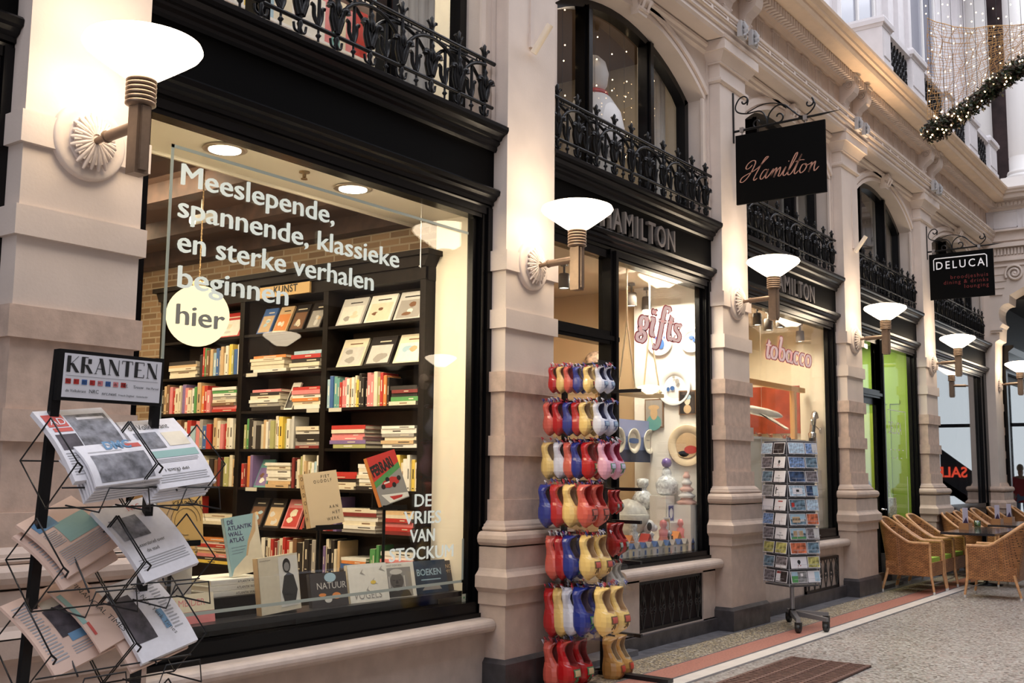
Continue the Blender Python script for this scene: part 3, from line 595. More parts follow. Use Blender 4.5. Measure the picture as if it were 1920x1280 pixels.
# door bays
def doorway(n, x0, x1, zt, label_open, leaf=True):
    W = E('door_%d' % n, ((x0+x1)/2, 4.7, 0), kind='structure'); T = Matrix.Translation((-(x0+x1)/2, -4.7, 0))
    g = G(); g.T = T; g.box((x0, 4.66, 3.33), (x1, 4.76, 3.41)); g.box((x0, 4.64, zt), (x1, 4.76, zt+.11)); g.box((x0, 4.62, zt+.03), (x1, 4.64, zt+.07)); g.box((x1-.10, 4.64, 0), (x1, 4.77, 3.40)); g.box((x1-.07, 4.61, 0), (x1-.03, 4.64, 3.40)); g.box((x0, 4.66, 0), (x0+.05, 4.76, 3.4)); g.build('frame', BLK, W)
    g = G(); g.T = T; g.box((x0+.05, 4.715, zt+.11), (x1-.10, 4.722, 3.33)); g.build('pane', GL, W)
    if leaf:
        g = G(); g.T = T; a, b = x0+.05, x1-.10
        g.box((a, 4.70, .02), (a+.08, 4.74, zt)); g.box((b-.06, 4.70, .02), (b, 4.74, zt)); g.box((a, 4.70, .02), (b, 4.74, .25)); g.box((a, 4.70, zt-.09), (b, 4.74, zt)); g.build('door_leaf', BLK, W)
        g = G(); g.T = T; g.box((a+.08, 4.715, .25), (b-.06, 4.722, zt-.09)); g.build('door_pane', GL, W)
        g = G(); g.T = T; g.lathe([(0, -.03), (.022, -.02), (.022, .0), (.01, .02), (.01, .05)], (b-.03, 4.66, 1.02), 14, ax='y'); g.build('door_handle', mat('chrome', (.7, .7, .7), .15, 1), W)
    G().box((x0, 4.45, 0), (x1, 4.78, .05)).build('trim_%d' % (70+n), GRY, kind='structure')
doorway(1, 6.68, 7.86, 2.58, '', leaf=False)
doorway(2, 13.96, 15.24, 2.56, '')
# ---------------------------------------------------------------- lettering on the fascias and hanging signs
SIL = mat('brushed_silver_letters', (.42, .38, .35), .35, .7)
for b, lb in ((2, 'silver capital letters HAMILTON on the black fascia over the gift shop'), (3, 'silver capital letters HAMILTON on the black fascia over the tobacco shop, partly behind a lamp')):
    cx = sum(BAYS[b])/2
    r = E('raised_lettering', (cx-.66, 4.615, 3.57), lb, 'lettering')
    x = 0
    for ch, wd in zip('HAMILTON', (.17, .17, .2, .075, .13, .14, .19, .17)):
        g = G(); text(g, ch, .285, frame((x, -.004, 0), (1, 0, 0), (0, 0, 1)), depth=.018, wide=.80, bold=.002); x += wd+.012; g.build('letter', SIL, r)
def script(g, strokes, M, w, m=0, dep=.002, taper=True):
    for pts in strokes:
        c = curve([(a, b, 0) for a, b in pts], 7); n = len(c); L = []; R_ = []
        for i, p in enumerate(c):
            d = (c[min(i+1, n-1)]-c[max(i-1, 0)]).normalized(); nn = Vector((-d.y, d.x, 0))
            ww = w*(.55+.65*abs(d.y)) * (min(1, (i+1)/3, (n-i)/3) if taper else 1)
            L.append(M @ (p+nn*ww+Vector((0, 0, dep)))); R_.append(M @ (p-nn*ww+Vector((0, 0, dep))))
        g.strip(L, R_, m)
HAM = [[(.30,.70),(.22,.60),(.10,.55),(.03,.62),(.10,.78),(.28,.88),(.42,.80),(.36,.50),(.20,.18),(.02,.02),(-.10,.06),(-.06,.20),(.10,.30),(.40,.42),(.62,.56),(.84,.80),(.95,.92),(.86,.93),(.74,.74),(.60,.40),(.50,.12),(.54,.02),(.66,.10)],
       [(1.04,.38),(.92,.40),(.82,.28),(.78,.10),(.86,.02),(.98,.14),(1.08,.40),(1.02,.14),(1.06,.03),(1.18,.16),(1.30,.38),(1.26,.10),(1.24,.02),(1.32,.26),(1.44,.40),(1.42,.16),(1.40,.02),(1.48,.26),(1.60,.40),(1.60,.16),(1.58,.05),(1.68,.06),(1.84,.38),(1.78,.12),(1.84,.02),(1.96,.14),(2.18,.66),(2.22,.88),(2.14,.84),(2.04,.50),(1.98,.12),(2.06,.02),(2.20,.18),(2.42,.80),(2.30,.36),(2.26,.10),(2.32,.02),(2.44,.14)],
       [(2.20,.52),(2.44,.56),(2.60,.54)], [(2.66,.38),(2.54,.34),(2.48,.14),(2.56,.02),(2.70,.12),(2.74,.30),(2.66,.38),(2.72,.30),(2.86,.34),(2.94,.38),(2.90,.12),(2.88,.02),(2.96,.26),(3.08,.40),(3.08,.14),(3.14,.02),(3.28,.18)], [(1.90,.58),(1.93,.61)]]
def hanging_sign(x, y1, y0, z1, z0, label):
    "iron bracket on the pilaster with scrolls, board hung below; local origin at the wall"
    r = E('hanging_sign', (x, YF, z1+.05), label, 'sign'); zb = 0
    g = G(); g.box((-.012, -.012, -.12), (.012, 0, .42)); g.tube([(0, -.008, zb-.0), (0, -(YF-y0)+.04, zb+.012), (0, -(YF-y0)-.16, zb+.02)], [.013, .012, .001], 6)
    S = lambda pts, rr=.008: g.tube([(0, -a, b) for a, b in pts], rr, 6)
    S(curve([(.16, .26), (.17, .32), (.13, .36), (.07, .34), (.03, .26), (.06, .20), (.16, .17), (.30, .17), (.36, .10), (.38, .02)], 5)); S(spiral((.12, .31), .045, .012, .3, -3.2, 12), .009)
    S(curve([(.38, .02), (.40, .12), (.48, .19), (.57, .18), (.66, .09), (.74, .03), (.82, .05), (.88, .12), (.86, .18)], 5)); S(spiral((.82, .155), .055, .015, 1, -4.0, 14), .009)
    S(spiral((.50, .07), .065, .02, -2.2, 2.9, 16), .009); S(spiral((.27, .05), .06, .02, -.9, -6, 16), .008); S(curve([(.16, .18), (.34, .235), (.52, .20), (.68, .08)], 5), .006)
    g.build('scroll_bracket', IRON, r)
    for q in (.10, .78):
        g = G(); g.box((-.02, -q-.02, -.02), (.02, -q+.02, .03)); g.tube([(0, -q, -.02), (0, -q, -.05)], .008, 6); g.lathe([(0, -.01), (.012, 0), (0, .01)], (0, -q, -.055), 8); g.build('hook', mat('worn_steel', (.35, .33, .32), .4, .8), r)
    g = G(); g.box((-.012, -(YF-y0), -.05-(z1-z0)), (.012, -(YF-y1), -.05)); g.build('board', mat('matt_black_board', (.003, .003, .003), .6, spec=.06), r)
    return r
r = hanging_sign(10.01, 4.48, 3.53, 4.985, 4.25, 'square black hanging sign with thin rose-gold script lettering on a scrolled iron bracket')
g = G(); script(g, HAM, frame((-.0135, -.09, -.56), (0, -1, 0), (0, 0, 1)) @ Matrix.Diagonal((.245, .245, .245, 1)) @ Matrix(((1, .25, 0, .03), (0, 1, 0, 0), (0, 0, 1, 0), (0, 0, 0, 1))), .022)
g.build('script_lettering', mat('rose_gold', (.56, .30, .22), .35, .3), r)
r = hanging_sign(17.29+.01, 4.48, 3.53, 4.975, 4.245, 'square black hanging sign lettered DELUCA in white on a scrolled iron bracket')
g = G(); text(g, 'DELUCA', .175, frame((-.014, -.125, -.30), (0, -1, 0), (0, 0, 1)), wide=.88, bold=.001, space=1.36)
Z = [(-.10, -.31), (-.10, -.145), (-.12, -.125), (-.86, -.125), (-.885, -.145), (-.885, -.33)]
g.tube([(-.015, a, b) for a, b in Z], .008, 4); g.build('white_lettering', mat('sign_white', (.75, .72, .74), .5, emit=(1, 1, 1), es=.15), r)
g = G()
for j, s in enumerate(('broodjeshuis', 'dining & drinks', 'lounging')): text(g, s, .085, frame((-.014, -.92 if 0 else -.90, -.47-j*.08), (0, -1, 0), (0, 0, 1)), align='RIGHT', space=1.25)
g.build('red_lettering', mat('dim_red_lettering', (.16, .012, .01), .5), r)
# ================================================================ BOOKSHOP
PAGE = mat('paper_pages', (.72, .66, .54), .7); INK = mat('black_ink', (.02, .02, .02), .6)
COL = {'cream': (.74, .67, .52), 'white': (.80, .78, .72), 'red': (.48, .035, .03), 'pink': (.70, .24, .25), 'dark': (.025, .02, .02), 'brown': (.20, .10, .055), 'blue': (.05, .13, .36), 'teal': (.14, .36, .34),
       'green': (.09, .30, .10), 'yellow': (.80, .58, .10), 'orange': (.70, .25, .07), 'purple': (.22, .15, .34), 'grey': (.36, .34, .32), 'tan': (.60, .42, .24), 'olive': (.42, .42, .18), 'sky': (.38, .55, .66), 'maroon': (.22, .03, .03), 'silver': (.60, .59, .57)}
BM = {k: mat('cover_'+k, v, .42, var=.05, vs=30) for k, v in COL.items()}
def M_(c): return BM[c]
XB, YR = 5.85, 5.09
def brickmat():
    mt = mat('old_brick_wall', (.4, .3, .2), .9); nt = mt.node_tree; p = nt.nodes['Principled BSDF']; tc = _n(nt, 'ShaderNodeTexCoord'); sp = _n(nt, 'ShaderNodeSeparateXYZ'); cb = _n(nt, 'ShaderNodeCombineXYZ'); br = _n(nt, 'ShaderNodeTexBrick')
    br.inputs['Scale'].default_value = 1; br.inputs['Brick Width'].default_value = .21; br.inputs['Row Height'].default_value = .06; br.inputs['Mortar Size'].default_value = .008
    br.inputs['Color1'].default_value = (.34, .22, .13, 1); br.inputs['Color2'].default_value = (.20, .125, .075, 1); br.inputs['Mortar'].default_value = (.40, .32, .23, 1)
    nt.links.new(tc.outputs['Object'], sp.inputs[0]); nt.links.new(sp.outputs[1], cb.inputs[0]); nt.links.new(sp.outputs[2], cb.inputs[1])
    no = _n(nt, 'ShaderNodeTexNoise'); no.inputs['Scale'].default_value = 3; va = _n(nt, 'ShaderNodeVectorMath', operation='MULTIPLY_ADD'); va.inputs[1].default_value = (.03, .03, 0); nt.links.new(no.outputs['Color'], va.inputs[0]); nt.links.new(cb.outputs[0], va.inputs[2]); nt.links.new(va.outputs[0], br.inputs['Vector'])
    nt.links.new(br.outputs['Color'], p.inputs['Base Color']); b = _n(nt, 'ShaderNodeBump'); b.inputs['Strength'].default_value = .7; b.inputs['Distance'].default_value = .01; b.invert = True; nt.links.new(br.outputs['Fac'], b.inputs['Height']); nt.links.new(b.outputs[0], p.inputs['Normal']); return mt
G().box((6.17, 5.09, 0), (6.22, 9.5, 3.56)).build('wall_book_room', brickmat(), kind='structure')
G().box((5.955, 4.764, 0), (6.055, 5.085, 3.36)).build('trim_80', mat('cream_reveal', (.80, .74, .62), .6), kind='structure')
G().box((3.02, 4.762, 3.36), (6.06, 5.33, 3.56)).build('ceiling_display', mat('display_soffit', (.78, .72, .61), .6), kind='structure')
g = G(); g.prism([(5.33, 3.36), (5.33, 3.50), (5.40, 3.56), (5.42, 3.56), (5.40, 3.44), (5.36, 3.40), (5.36, 3.35), (5.31, 3.34), (5.31, 3.36)], 'x', 3.03, 6.05); g.build('trim_81', mat('display_soffit', ()), kind='structure')
g = G()
for i in range(5): g.box((3.0+i*.75, 5.5, 3.40), (3.14+i*.75, 9.5, 3.56))
g.build('trim_82', mat('dark_old_beams', (.06, .03, .02), .7, var=.4), kind='structure')
g = G(); g.box((3.02, 5.5, 3.54), (6.17, 9.5, 3.555)); g.build('ceiling_books', mat('brown_ceiling_boards', (.10, .05, .03), .8), kind='structure')
g = G(); g.box((2.98, 9.30, 0), (6.17, 9.49, 3.5)); g.build('wall_book_back', mat('cream_brick', (.62, .52, .38), .8, var=.12, vs=8, bump=.3), kind='structure')
# bookcase
zsh = [.70, 1.025, 1.345, 1.66, 1.975, 2.292, 2.62]
YD = [8.23, 7.12, 6.11, 5.09]
bc = E('bookcase', (XB, 6.66, 0), 'tall dark wooden bookcase of three bays filled with books, behind the bookshop window', 'bookcase')
T = Matrix.Translation((-XB, -6.66, 0))
for j, y in enumerate(YD):
    g = G(); g.T = T; g.box((XB, y-.0, .16), (XB+.30, y+.055, 3.0)); g.build('upright', DKW, bc)
g = G(); g.T = T; g.box((XB+.29, YR, .16), (XB+.305, YD[0], 3.0)); g.build('back_panel', mat('dark_back_panel', (.035, .02, .012), .6, var=.2), bc)
for z in [.38]+zsh:
    for j in range(3):
        g = G(); g.T = T; g.box((XB+.004, YD[j+1]+.055, z-.022), (XB+.29, YD[j], z)); g.build('shelf', DKW, bc)
g = G(); g.T = T
g.box((XB-.005, YR-.0, 2.905), (XB+.30, YD[0]+.06, 3.0)); g.prism([(YR-.005, 3.0), (YD[0]+.06, 3.0), (YD[0]+.11, 3.10), (YR-.055, 3.10)], 'x', XB-.03, XB+.31); g.box((XB-.06, YR-.07, 3.08), (XB+.31, YD[0]+.12, 3.12)); g.box((XB+.02, YR-.008, 2.9), (XB+.28, YR, 3.0))
g.build('cornice', DKW, bc)
g = G(); g.box((0, -.30, -.055), (.02, .30, .055), 0); text(g, 'KUNST', .085, frame((-.002, .13, -.03), (0, -1, 0), (0, 0, 1)), 1, space=1.1, bold=.002)
g.build('category_sign', [mat('gold_sign', (.62, .40, .16), .45), INK], loc=(XB-.03, 6.60, 2.965), label='gold strip sign lettered KUNST on top of the middle bookcase bay', category='sign')
# books --------------------------------------------------------
ORD = ['first', 'second', 'third', 'fourth', 'fifth', 'sixth', 'seventh', 'eighth', 'ninth', 'tenth', 'eleventh', 'twelfth', 'thirteenth', 'fourteenth', 'fifteenth', 'sixteenth', 'seventeenth', 'eighteenth', 'nineteenth', 'twentieth', 'twenty-first', 'twenty-second', 'twenty-third', 'twenty-fourth']
SHN = {0: 'lowest visible', 1: 'second lowest', 2: 'third lowest', 3: 'middle', 4: 'third highest', 5: 'second highest', 6: 'top', -1: 'bottom'}
BAYN = ['left', 'middle', 'right']
def upright_book(y, z, t, h, c, d=.2, lean=0):
    g = G(); g.T = Matrix.Rotation(lean, 4, 'X') if lean else None
    g.box((0, 0, 0), (d, t, h), 0); g.box((.004, .002, h-.001), (d-.004, t-.002, h+.0015), 1)
    k = int(y*1000+z*100) % 5
    if t > .016 and k < 3:                       # title bar on the spine
        g.box((-.0012, t*.36, h*(.34+.05*k)), (0, t*.64, h*(.62+.08*k)), 2)
        g.box((-.0012, t*.3, h*.07), (0, t*.7, h*.10), 2)
    return g
def flat_book(y, z, t, w, c, d=.22):
    g = G(); g.box((0, 0, 0), (d, w, .002), 0); g.box((0, 0, t-.002), (d, w, t), 0); g.box((0, 0, .002), (.003, w, t-.002), 0); g.box((.004, .004, .002), (d-.004, w-.004, t-.002), 1)
    if t > .016 and random.random() < .7: a_ = random.uniform(.1, .45); g.box((-.0012, w*a_, t*.38), (0, w*(a_+random.uniform(.15, .4)), t*.62), 2)
    return g
TB = {'white': 'dark', 'cream': 'brown', 'yellow': 'dark', 'silver': 'dark', 'pink': 'white', 'tan': 'dark', 'sky': 'white', 'orange': 'white', 'olive': 'white'}
NB = 0
def shelf_row(bay, sh, spec):
    """spec: list of items across the bay from its left edge; 'u c:mm:cm c:..' upright run, 's w c c c' stack bottom to top, 'g' gap, t positions 0..1"""
    global NB
    ya, yb = YD[bay]-.01, YD[bay+1]+.06; L = ya-yb; z = .38 if sh < 0 else zsh[sh]; z += .001; n = 0
    for it in spec:
        kind, t0, t1, cs = it; y0 = ya-L*t0; W = L*(t1-t0); cs = cs.split()
        if kind == 'u':
            wts = [random.uniform(.7, 1.4) for _ in cs]; s = sum(wts); y = y0
            for c, q in zip(cs, wts):
                t = W*q/s-.0012; h = random.uniform(.19, .265); dx = random.uniform(.005, .03)
                o = upright_book(y, z, t, h, c, random.uniform(.15, .2)).build('book', [M_(c), PAGE, M_(TB.get(c, 'cream'))], loc=(XB+dx, y-t, z)); n += 1; NB += 1
                tag(o, '%s upright book, %s from left, %s shelf, %s bookcase bay' % (c, ORD[min(n-1, 23)], SHN[sh], BAYN[bay]), 'book', 'books in the bookcase'); y -= t+.0012
        elif kind == 's':
            zz = z
            for q, c in enumerate(cs):
                t = random.uniform(.022, .034) if len(cs) < 8 else .026; w = W*random.uniform(.88, 1); off = random.uniform(0, W-w)
                if zz+t > z+.28: break
                o = flat_book(0, 0, t, w, c, .24).build('book', [M_(c), PAGE, M_(TB.get(c, 'cream'))], loc=(XB+random.uniform(.0, .02), y0-w-off, zz)); zz += t+.0006; NB += 1
                tag(o, '%s flat book, %s from bottom, %s stack, %s shelf, %s bookcase bay' % (c, ORD[q], 'left' if t0 < .3 else 'right' if t0 > .55 else 'centre', SHN[sh], BAYN[bay]), 'book', 'books in the bookcase')
        elif kind == 'f':                        # face-out, leaning back
            for q, c in enumerate(cs):
                c, c2 = (c.split('/')+[c])[:2]; wd = W/len(cs)-.035; y = y0-(q+1)*W/len(cs)+.02; h = .25
                g = G(); g.T = Matrix.Rotation(.42, 4, 'Y'); g.box((0, 0, 0), (.018, wd, h), 0); g.box((-.001, wd*.08, h*.06), (0, wd*.92, h*.70), 1); g.box((-.001, wd*.2, h*.80), (0, wd*random.uniform(.6, .85), h*.84), 3); g.box((.002, .003, h), (.016, wd-.003, h+.0015), 2)
                for _q in range(3): cy_, cz_, ry_, rz_ = wd*random.uniform(.3, .7), h*random.uniform(.2, .55), wd*random.uniform(.1, .22), h*random.uniform(.05, .13); g.add([(-.0012-.0003*_q, cy_+ry_*math.cos(a)*random.uniform(.7, 1.2), cz_+rz_*math.sin(a)) for a in [kk*math.pi/4 for kk in range(8)]], [tuple(range(8))], 4+_q % 2)
                o = g.build('book', [M_(c), M_(c2), PAGE, M_(TB.get(c, 'cream')), M_(random.choice(['silver', 'grey', 'tan', 'cream', 'sky', 'brown'])), M_(random.choice(['white', 'tan', 'grey', 'cream']))], loc=(XB+.03, y, z)); NB += 1
                tag(o, '%s face-out book, %s leaning cover, %s shelf, %s bookcase bay' % (c, ORD[q], SHN[sh], BAYN[bay]), 'book', 'face-out books in the bookcase')
R = 2
shelf_row(R, 6, [('f', .03, 1, 'silver/white white/cream silver/grey')])
shelf_row(R, 5, [('f', .05, 1, 'cream/silver dark/silver cream/white')])
shelf_row(R, 4, [('u', 0, .68, 'sky blue teal teal red pink pink white tan white cream yellow dark dark dark pink pink cream olive red orange dark'), ('s', .70, 1, 'cream green dark maroon dark')])
shelf_row(R, 3, [('s', .05, .46, 'olive purple pink pink cream red'), ('s', .62, .99, 'white tan cream grey white white')])
shelf_row(R, 2, [('s', .02, .36, 'cream cream dark red red'), ('s', .37, .58, 'dark cream white cream white cream white'), ('u', .70, 1, 'dark dark cream yellow cream white white yellow cream')])
shelf_row(R, 1, [('u', 0, .14, 'pink red maroon purple'), ('s', .2, .6, 'grey white cream white maroon cream'), ('s', .66, .98, 'maroon red pink red cream tan')])
shelf_row(R, 0, [('u', 0, .18, 'purple cream dark dark cream tan'), ('s', .2, .5, 'blue dark blue orange white'), ('u', .51, .62, 'green green green'), ('s', .64, 1, 'olive green dark white pink white white')])
R = 1
shelf_row(R, 6, [('f', .1, .95, 'blue/tan tan/orange dark/brown dark/grey')])
shelf_row(R, 5, [('s', .08, .55, 'white cream cream cream orange'), ('s', .60, .98, 'white cream dark red sky')])
shelf_row(R, 4, [('s', .08, .50, 'dark grey white cream dark pink'), ('f', .50, .64, 'white/dark'), ('s', .64, .99, 'white cream orange white pink red')])
shelf_row(R, 3, [('u', .02, .66, 'olive green dark dark grey dark cream tan white grey olive cream white yellow olive white silver'), ('s', .70, 1, 'maroon grey dark dark white cream')])
shelf_row(R, 2, [('u', .02, .16, 'red maroon orange purple'), ('f', .14, .34, 'teal/purple'), ('s', .34, .66, 'tan tan white white white cream white'), ('u', .67, 1, 'maroon dark cream olive cream tan cream olive white sky white')])
shelf_row(R, 1, [('f', .06, .98, 'dark/brown dark/tan pink/red red/maroon')])
shelf_row(R, 0, [('u', .30, 1, 'white dark cream red maroon grey cream red red cream brown dark cream dark dark grey')])
R = 0
shelf_row(R, 6, [('f', .60, .98, 'red/white')])
shelf_row(R, 5, [('s', .08, .48, 'cream cream cream tan dark'), ('u', .5, 1, 'dark red green brown tan sky blue grey tan cream white yellow olive blue white')])
shelf_row(R, 4, [('u', 0, .66, 'dark tan brown pink red cream cream purple pink cream white green tan orange red pink'), ('s', .68, .99, 'red pink brown cream grey white green white')])
shelf_row(R, 3, [('u', .05, 1, 'cream tan cream brown maroon cream red sky pink grey blue red dark tan cream pink red cream white cream')])
shelf_row(R, 2, [('u', .2, 1, 'olive tan cream grey cream tan brown cream white cream dark brown maroon dark olive cream tan')])
shelf_row(R, 1, [('u', .2, .5, 'grey brown red maroon dark red'), ('s', .55, 1, 'cream white cream')])
shelf_row(R, 0, [('s', .1, .55, 'cream tan yellow cream tan cream'), ('s', .56, 1, 'yellow dark pink tan cream red white orange')])
# small shelf label cards
for q, (y, z) in enumerate(((7.0, 2.292), (6.95, 1.345), (6.25, 1.975), (6.0, 1.975))):
    tag(G().box((0, -.07, -.03), (.002, .07, 0)).build('shelf_card', mat('plain_card', (.6, .58, .5), .6), loc=(XB+.0, y, z-.001)), 'small pale card on the shelf edge, '+['left in the middle bay, second highest shelf', 'under the white stack, middle bay', 'right in the middle bay under the pink stack', 'under the teal books, right bay'][q], 'card')
# ---------------------------------------------------------------- display books at the window
def big_book(P, w, h, t, yaw, back, roll, mats, deco, label, pitch=0):
    "cover facing the street; P = bottom-left corner; deco(g, w, h) draws on the cover plane"
    M = Matrix.Translation(P) @ Matrix.Rotation(yaw, 4, 'Z') @ Matrix.Rotation(-back, 4, 'X') @ Matrix.Rotation(roll, 4, 'Y')
    g = G(); g.box((0, 0, 0), (w, .003, h), 0); g.box((0, t-.003, 0), (w, t, h), 0); g.box((0, 0, 0), (.003, t, h), 2); g.box((.004, .003, .003), (w-.003, t-.003, h-.003), 1)
    deco(g, w, h); g.T = None
    o = g.build('book', mats); o.matrix_world = M; return tag(o, label, 'book', 'books displayed in the window')
def cov(g, x, z, s, size, m=3, **k): text(g, s, size, frame((x, -.0012, z), (1, 0, 0), (0, 0, 1)), m, **k)
def rect(g, x0, z0, x1, z1, m, e=.0008): g.add([(x0, -e, z0), (x1, -e, z0), (x1, -e, z1), (x0, -e, z1)], [(0, 1, 2, 3)], m)
def poly(g, pts, m, e=.001): g.add([(x, -e, z) for x, z in pts], [tuple(range(len(pts)))], m)
def blob(g, cx, cz, rx, rz, m, e=.0014, n=16): poly(g, [(cx+rx*math.cos(2*math.pi*i/n), cz+rz*math.sin(2*math.pi*i/n)) for i in range(n)], m, e)
ZL = .66
led = E('display_ledge', (4.5, 4.9, 0), 'low dark display ledge just behind the book window pane', 'shelf')
G().box((-1.30, -.125, ZL-.035), (1.44, .10, ZL)).build('top_board', mat('ledge_black', (.012, .012, .016), .35), led); G().box((-1.30, .09, .16), (1.44, .11, ZL-.035)).build('front_board', mat('ledge_black', ()), led)
def d_vogels(g, w, h):
    cov(g, w*.10, h*.09, 'VOGELS', w*.19, 3, space=1.05)
    for a, b, r in ((.3, .75, .09), (.55, .5, .12), (.8, .82, .1), (.42, .30, .08)): poly(g, [(w*a, h*b), (w*(a+r*1.6), h*(b-.06)), (w*(a+r*.6), h*(b+.03)), (w*(a+r), h*(b+.12))], 3)
    blob(g, w*.62, h*.5, w*.07, h*.05, 4)
def d_man(g, w, h):
    rect(g, w*.10, h*.0+.004, w*.90, h*.86, 3); cov(g, w*.22, h*.90, 'HOOPT NIEUWEGEIN' if 0 else 'PORT OF SHADOWS' if 0 else 'FOAM PORTRAITS' if 0 else 'ZOOT DERKSEN', w*.06, 3)
    poly(g, [(w*.14, .006), (w*.86, .006), (w*.80, h*.18), (w*.62, h*.28), (w*.38, h*.28), (w*.2, h*.18)], 4, .0012); blob(g, w*.5, h*.52, w*.25, h*.33, 3, .0014, 24); blob(g, w*.5, h*.48, w*.18, h*.24, 5, .0016, 24); blob(g, w*.5, h*.74, w*.17, h*.08, 6, .0018)
    for s in (-1, 1): blob(g, w*(.5+s*.08), h*.50, w*.03, h*.014, 4, .002); poly(g, [(w*(.5+s*.22), h*.3), (w*(.5+s*.19), h*.3), (w*(.5+s*.19), h*.62), (w*(.5+s*.22), h*.62)], 6, .002)
    poly(g, [(w*.48, h*.50), (w*.52, h*.50), (w*.54, h*.40), (w*.46, h*.40)], 4, .0018); blob(g, w*.5, h*.34, w*.07, h*.022, 4, .002)
def d_nat(g, w, h):
    cov(g, w*.16, h*.52, 'NATUUR', w*.20, 3); blob(g, w*.55, h*.85, w*.16, h*.14, 4); blob(g, w*.45, h*.2, w*.1, h*.09, 3); blob(g, w*.3, h*.35, w*.1, h*.05, 5); blob(g, w*.68, h*.3, w*.12, h*.1, 5)
def d_blue(g, w, h):
    cov(g, w*.08, h*.55, 'BOEKEN', w*.2, 3, bold=.001); rect(g, w*.2, h*.40, w*.8, h*.43, 3); poly(g, [(w*.2, h*.1), (w*.8, h*.1), (w*.7, h*.28), (w*.35, h*.28)], 4)
def d_myth(g, w, h):
    cov(g, w*.12, h*.74, 'NOORD EN', w*.15, 3); cov(g, w*.10, h*.58, 'MYTHOLOGIE', w*.13, 3); poly(g, [(w*.3, h*.05), (w*.95, h*.05), (w*.8, h*.45), (w*.5, h*.35)], 4)
CH = mat('cover_charcoal', (.05, .045, .05), .4); BW1 = mat('photo_grey', (.30, .29, .28), .5); BW2 = mat('photo_dark', (.035, .033, .033), .5); BW3 = mat('photo_light', (.62, .60, .57), .5); NAV = mat('cover_navy', (.035, .06, .10), .35)
specs = [((585, 1165), (648, 1160), 62, CH, d_nat, [CH, PAGE, CH, M_('silver'), M_('sky'), M_('orange')], 'dark wildlife book NATUUR facing out in the window, leftmost of the low row', 4.86),
         ((657, 1156), (724, 1148), 70, None, d_vogels, [M_('white'), PAGE, M_('cream'), M_('grey'), M_('yellow')], 'white bird book VOGELS with sketched birds, facing out in the low row', 4.84),
         ((712, 1149), (775, 1140), 64, None, d_man, [M_('white'), PAGE, M_('orange'), BW1, BW2, mat('photo_face', (.10, .09, .085), .5), BW3], 'white book with black and white portrait of a man in a white headdress', 4.85),
         ((780, 1140), (835, 1133), 60, None, d_blue, [NAV, PAGE, NAV, M_('sky'), M_('grey')], 'dark blue book facing out, second from right of the low window row', 4.86),
         ((834, 1134), (878, 1128), 54, None, d_myth, [CH, PAGE, M_('brown'), M_('tan'), M_('brown')], 'dark brown mythology book, rightmost of the low window row', 4.87)]
for (a, b, hp, _, deco, ms, lb, y) in specs:
    p = at(*a, y=y); q = at(*b, y=y); w_ = q.x-p.x; sc = F/((p-EYE).dot(fw)); big_book((p.x, y, ZL+.001), w_, hp/sc*1.03, .03, -.1, .22, 0, ms, deco, lb)
# Atlantic wall atlas standing on a stack, photo book, cream book, race car book
STK = at(432, 1083, y=5.0); zt = STK.z
tb = E('display_stand', (STK.x+.12, 5.12, .16), 'dark display block carrying the pale blue atlas and its stack', 'stand'); G().box((-.30, -.18, 0), (.34, .2, zt-.10-.16)).build('block', DKW, tb)
for i in range(3):
    g = G(); g.box((0, 0, 0), (.40, .30, .003), 0); g.box((.003, .003, .003), (.397, .297, .026), 1); g.box((0, 0, .026), (.40, .30, .03), 0); text(g, 'ATLANTIK WALL', .02, frame((.19, -.001, .006), (1, 0, 0), (0, 0, 1)), 2)
    g.box((.0, -.0006, .003), (.4, .002, .026), 0)
    tag(g.build('book', [M_('white'), PAGE, INK], loc=(STK.x-.17+i*.008, 4.97+.004*i, zt-.099+i*.032)), 'large white book lying flat under the pale blue atlas, %s of the three' % ['lowest', 'middle', 'topmost'][i], 'book', 'stack under the atlas')
def d_atl(g, w, h):
    rect(g, 0, 0, w, h, 3); poly(g, [(0, 0), (w, 0), (w, h), (w*.9, h), (w*.8, h*.75), (w*.62, h*.55), (w*.5, h*.3), (w*.1, h*.12)], 4, .0012); poly(g, [(w*.9, h), (w*.97, h), (w*.9, h*.7), (w*.66, h*.5), (w*.55, h*.3), (w*.5, h*.3), (w*.62, h*.55), (w*.8, h*.75)], 5, .0015)
    for j, s in enumerate(('DE', 'ATLANTIK', 'WALL', 'ATLAS')): text(g, s, w*.155, frame((w*.07, -.002, h*(.88-.105*j)), (1, 0, 0), (0, 0, 1)), 6, bold=.0005)
    for j in range(3): rect(g, w*.1, h*(.47-.05*j), w*(.55-.06*j), h*(.475-.05*j), 6, .002)
big_book((STK.x+.03, 5.02, zt+.003), .225, .34, .03, -.12, .15, -.13, [M_('sky'), PAGE, M_('sky'), mat('atlas_blue', (.30, .48, .52), .45), M_('cream'), M_('tan'), mat('atlas_ink', (.08, .07, .16), .5)], d_atl, 'pale blue atlas DE ATLANTIK WALL ATLAS propped on a stack of white books')
def d_photo(g, w, h):
    rect(g, w*.5, h*.08, w*.98, h*.97, 3); blob(g, w*.70, h*.80, w*.10, h*.13, 4, .002); poly(g, [(w*.60, h*.12), (w*.86, h*.12), (w*.94, h*.35), (w*.86, h*.62), (w*.74, h*.68), (w*.62, h*.62), (w*.54, h*.35)], 4, .0018); blob(g, w*.70, h*.78, w*.07, h*.08, 5, .0024); cov(g, w*.04, h*.93, 'de eerste fotograaf', w*.035, 4)
p = at(490, 1176, y=4.82); q = at(562, 1166, y=4.82)
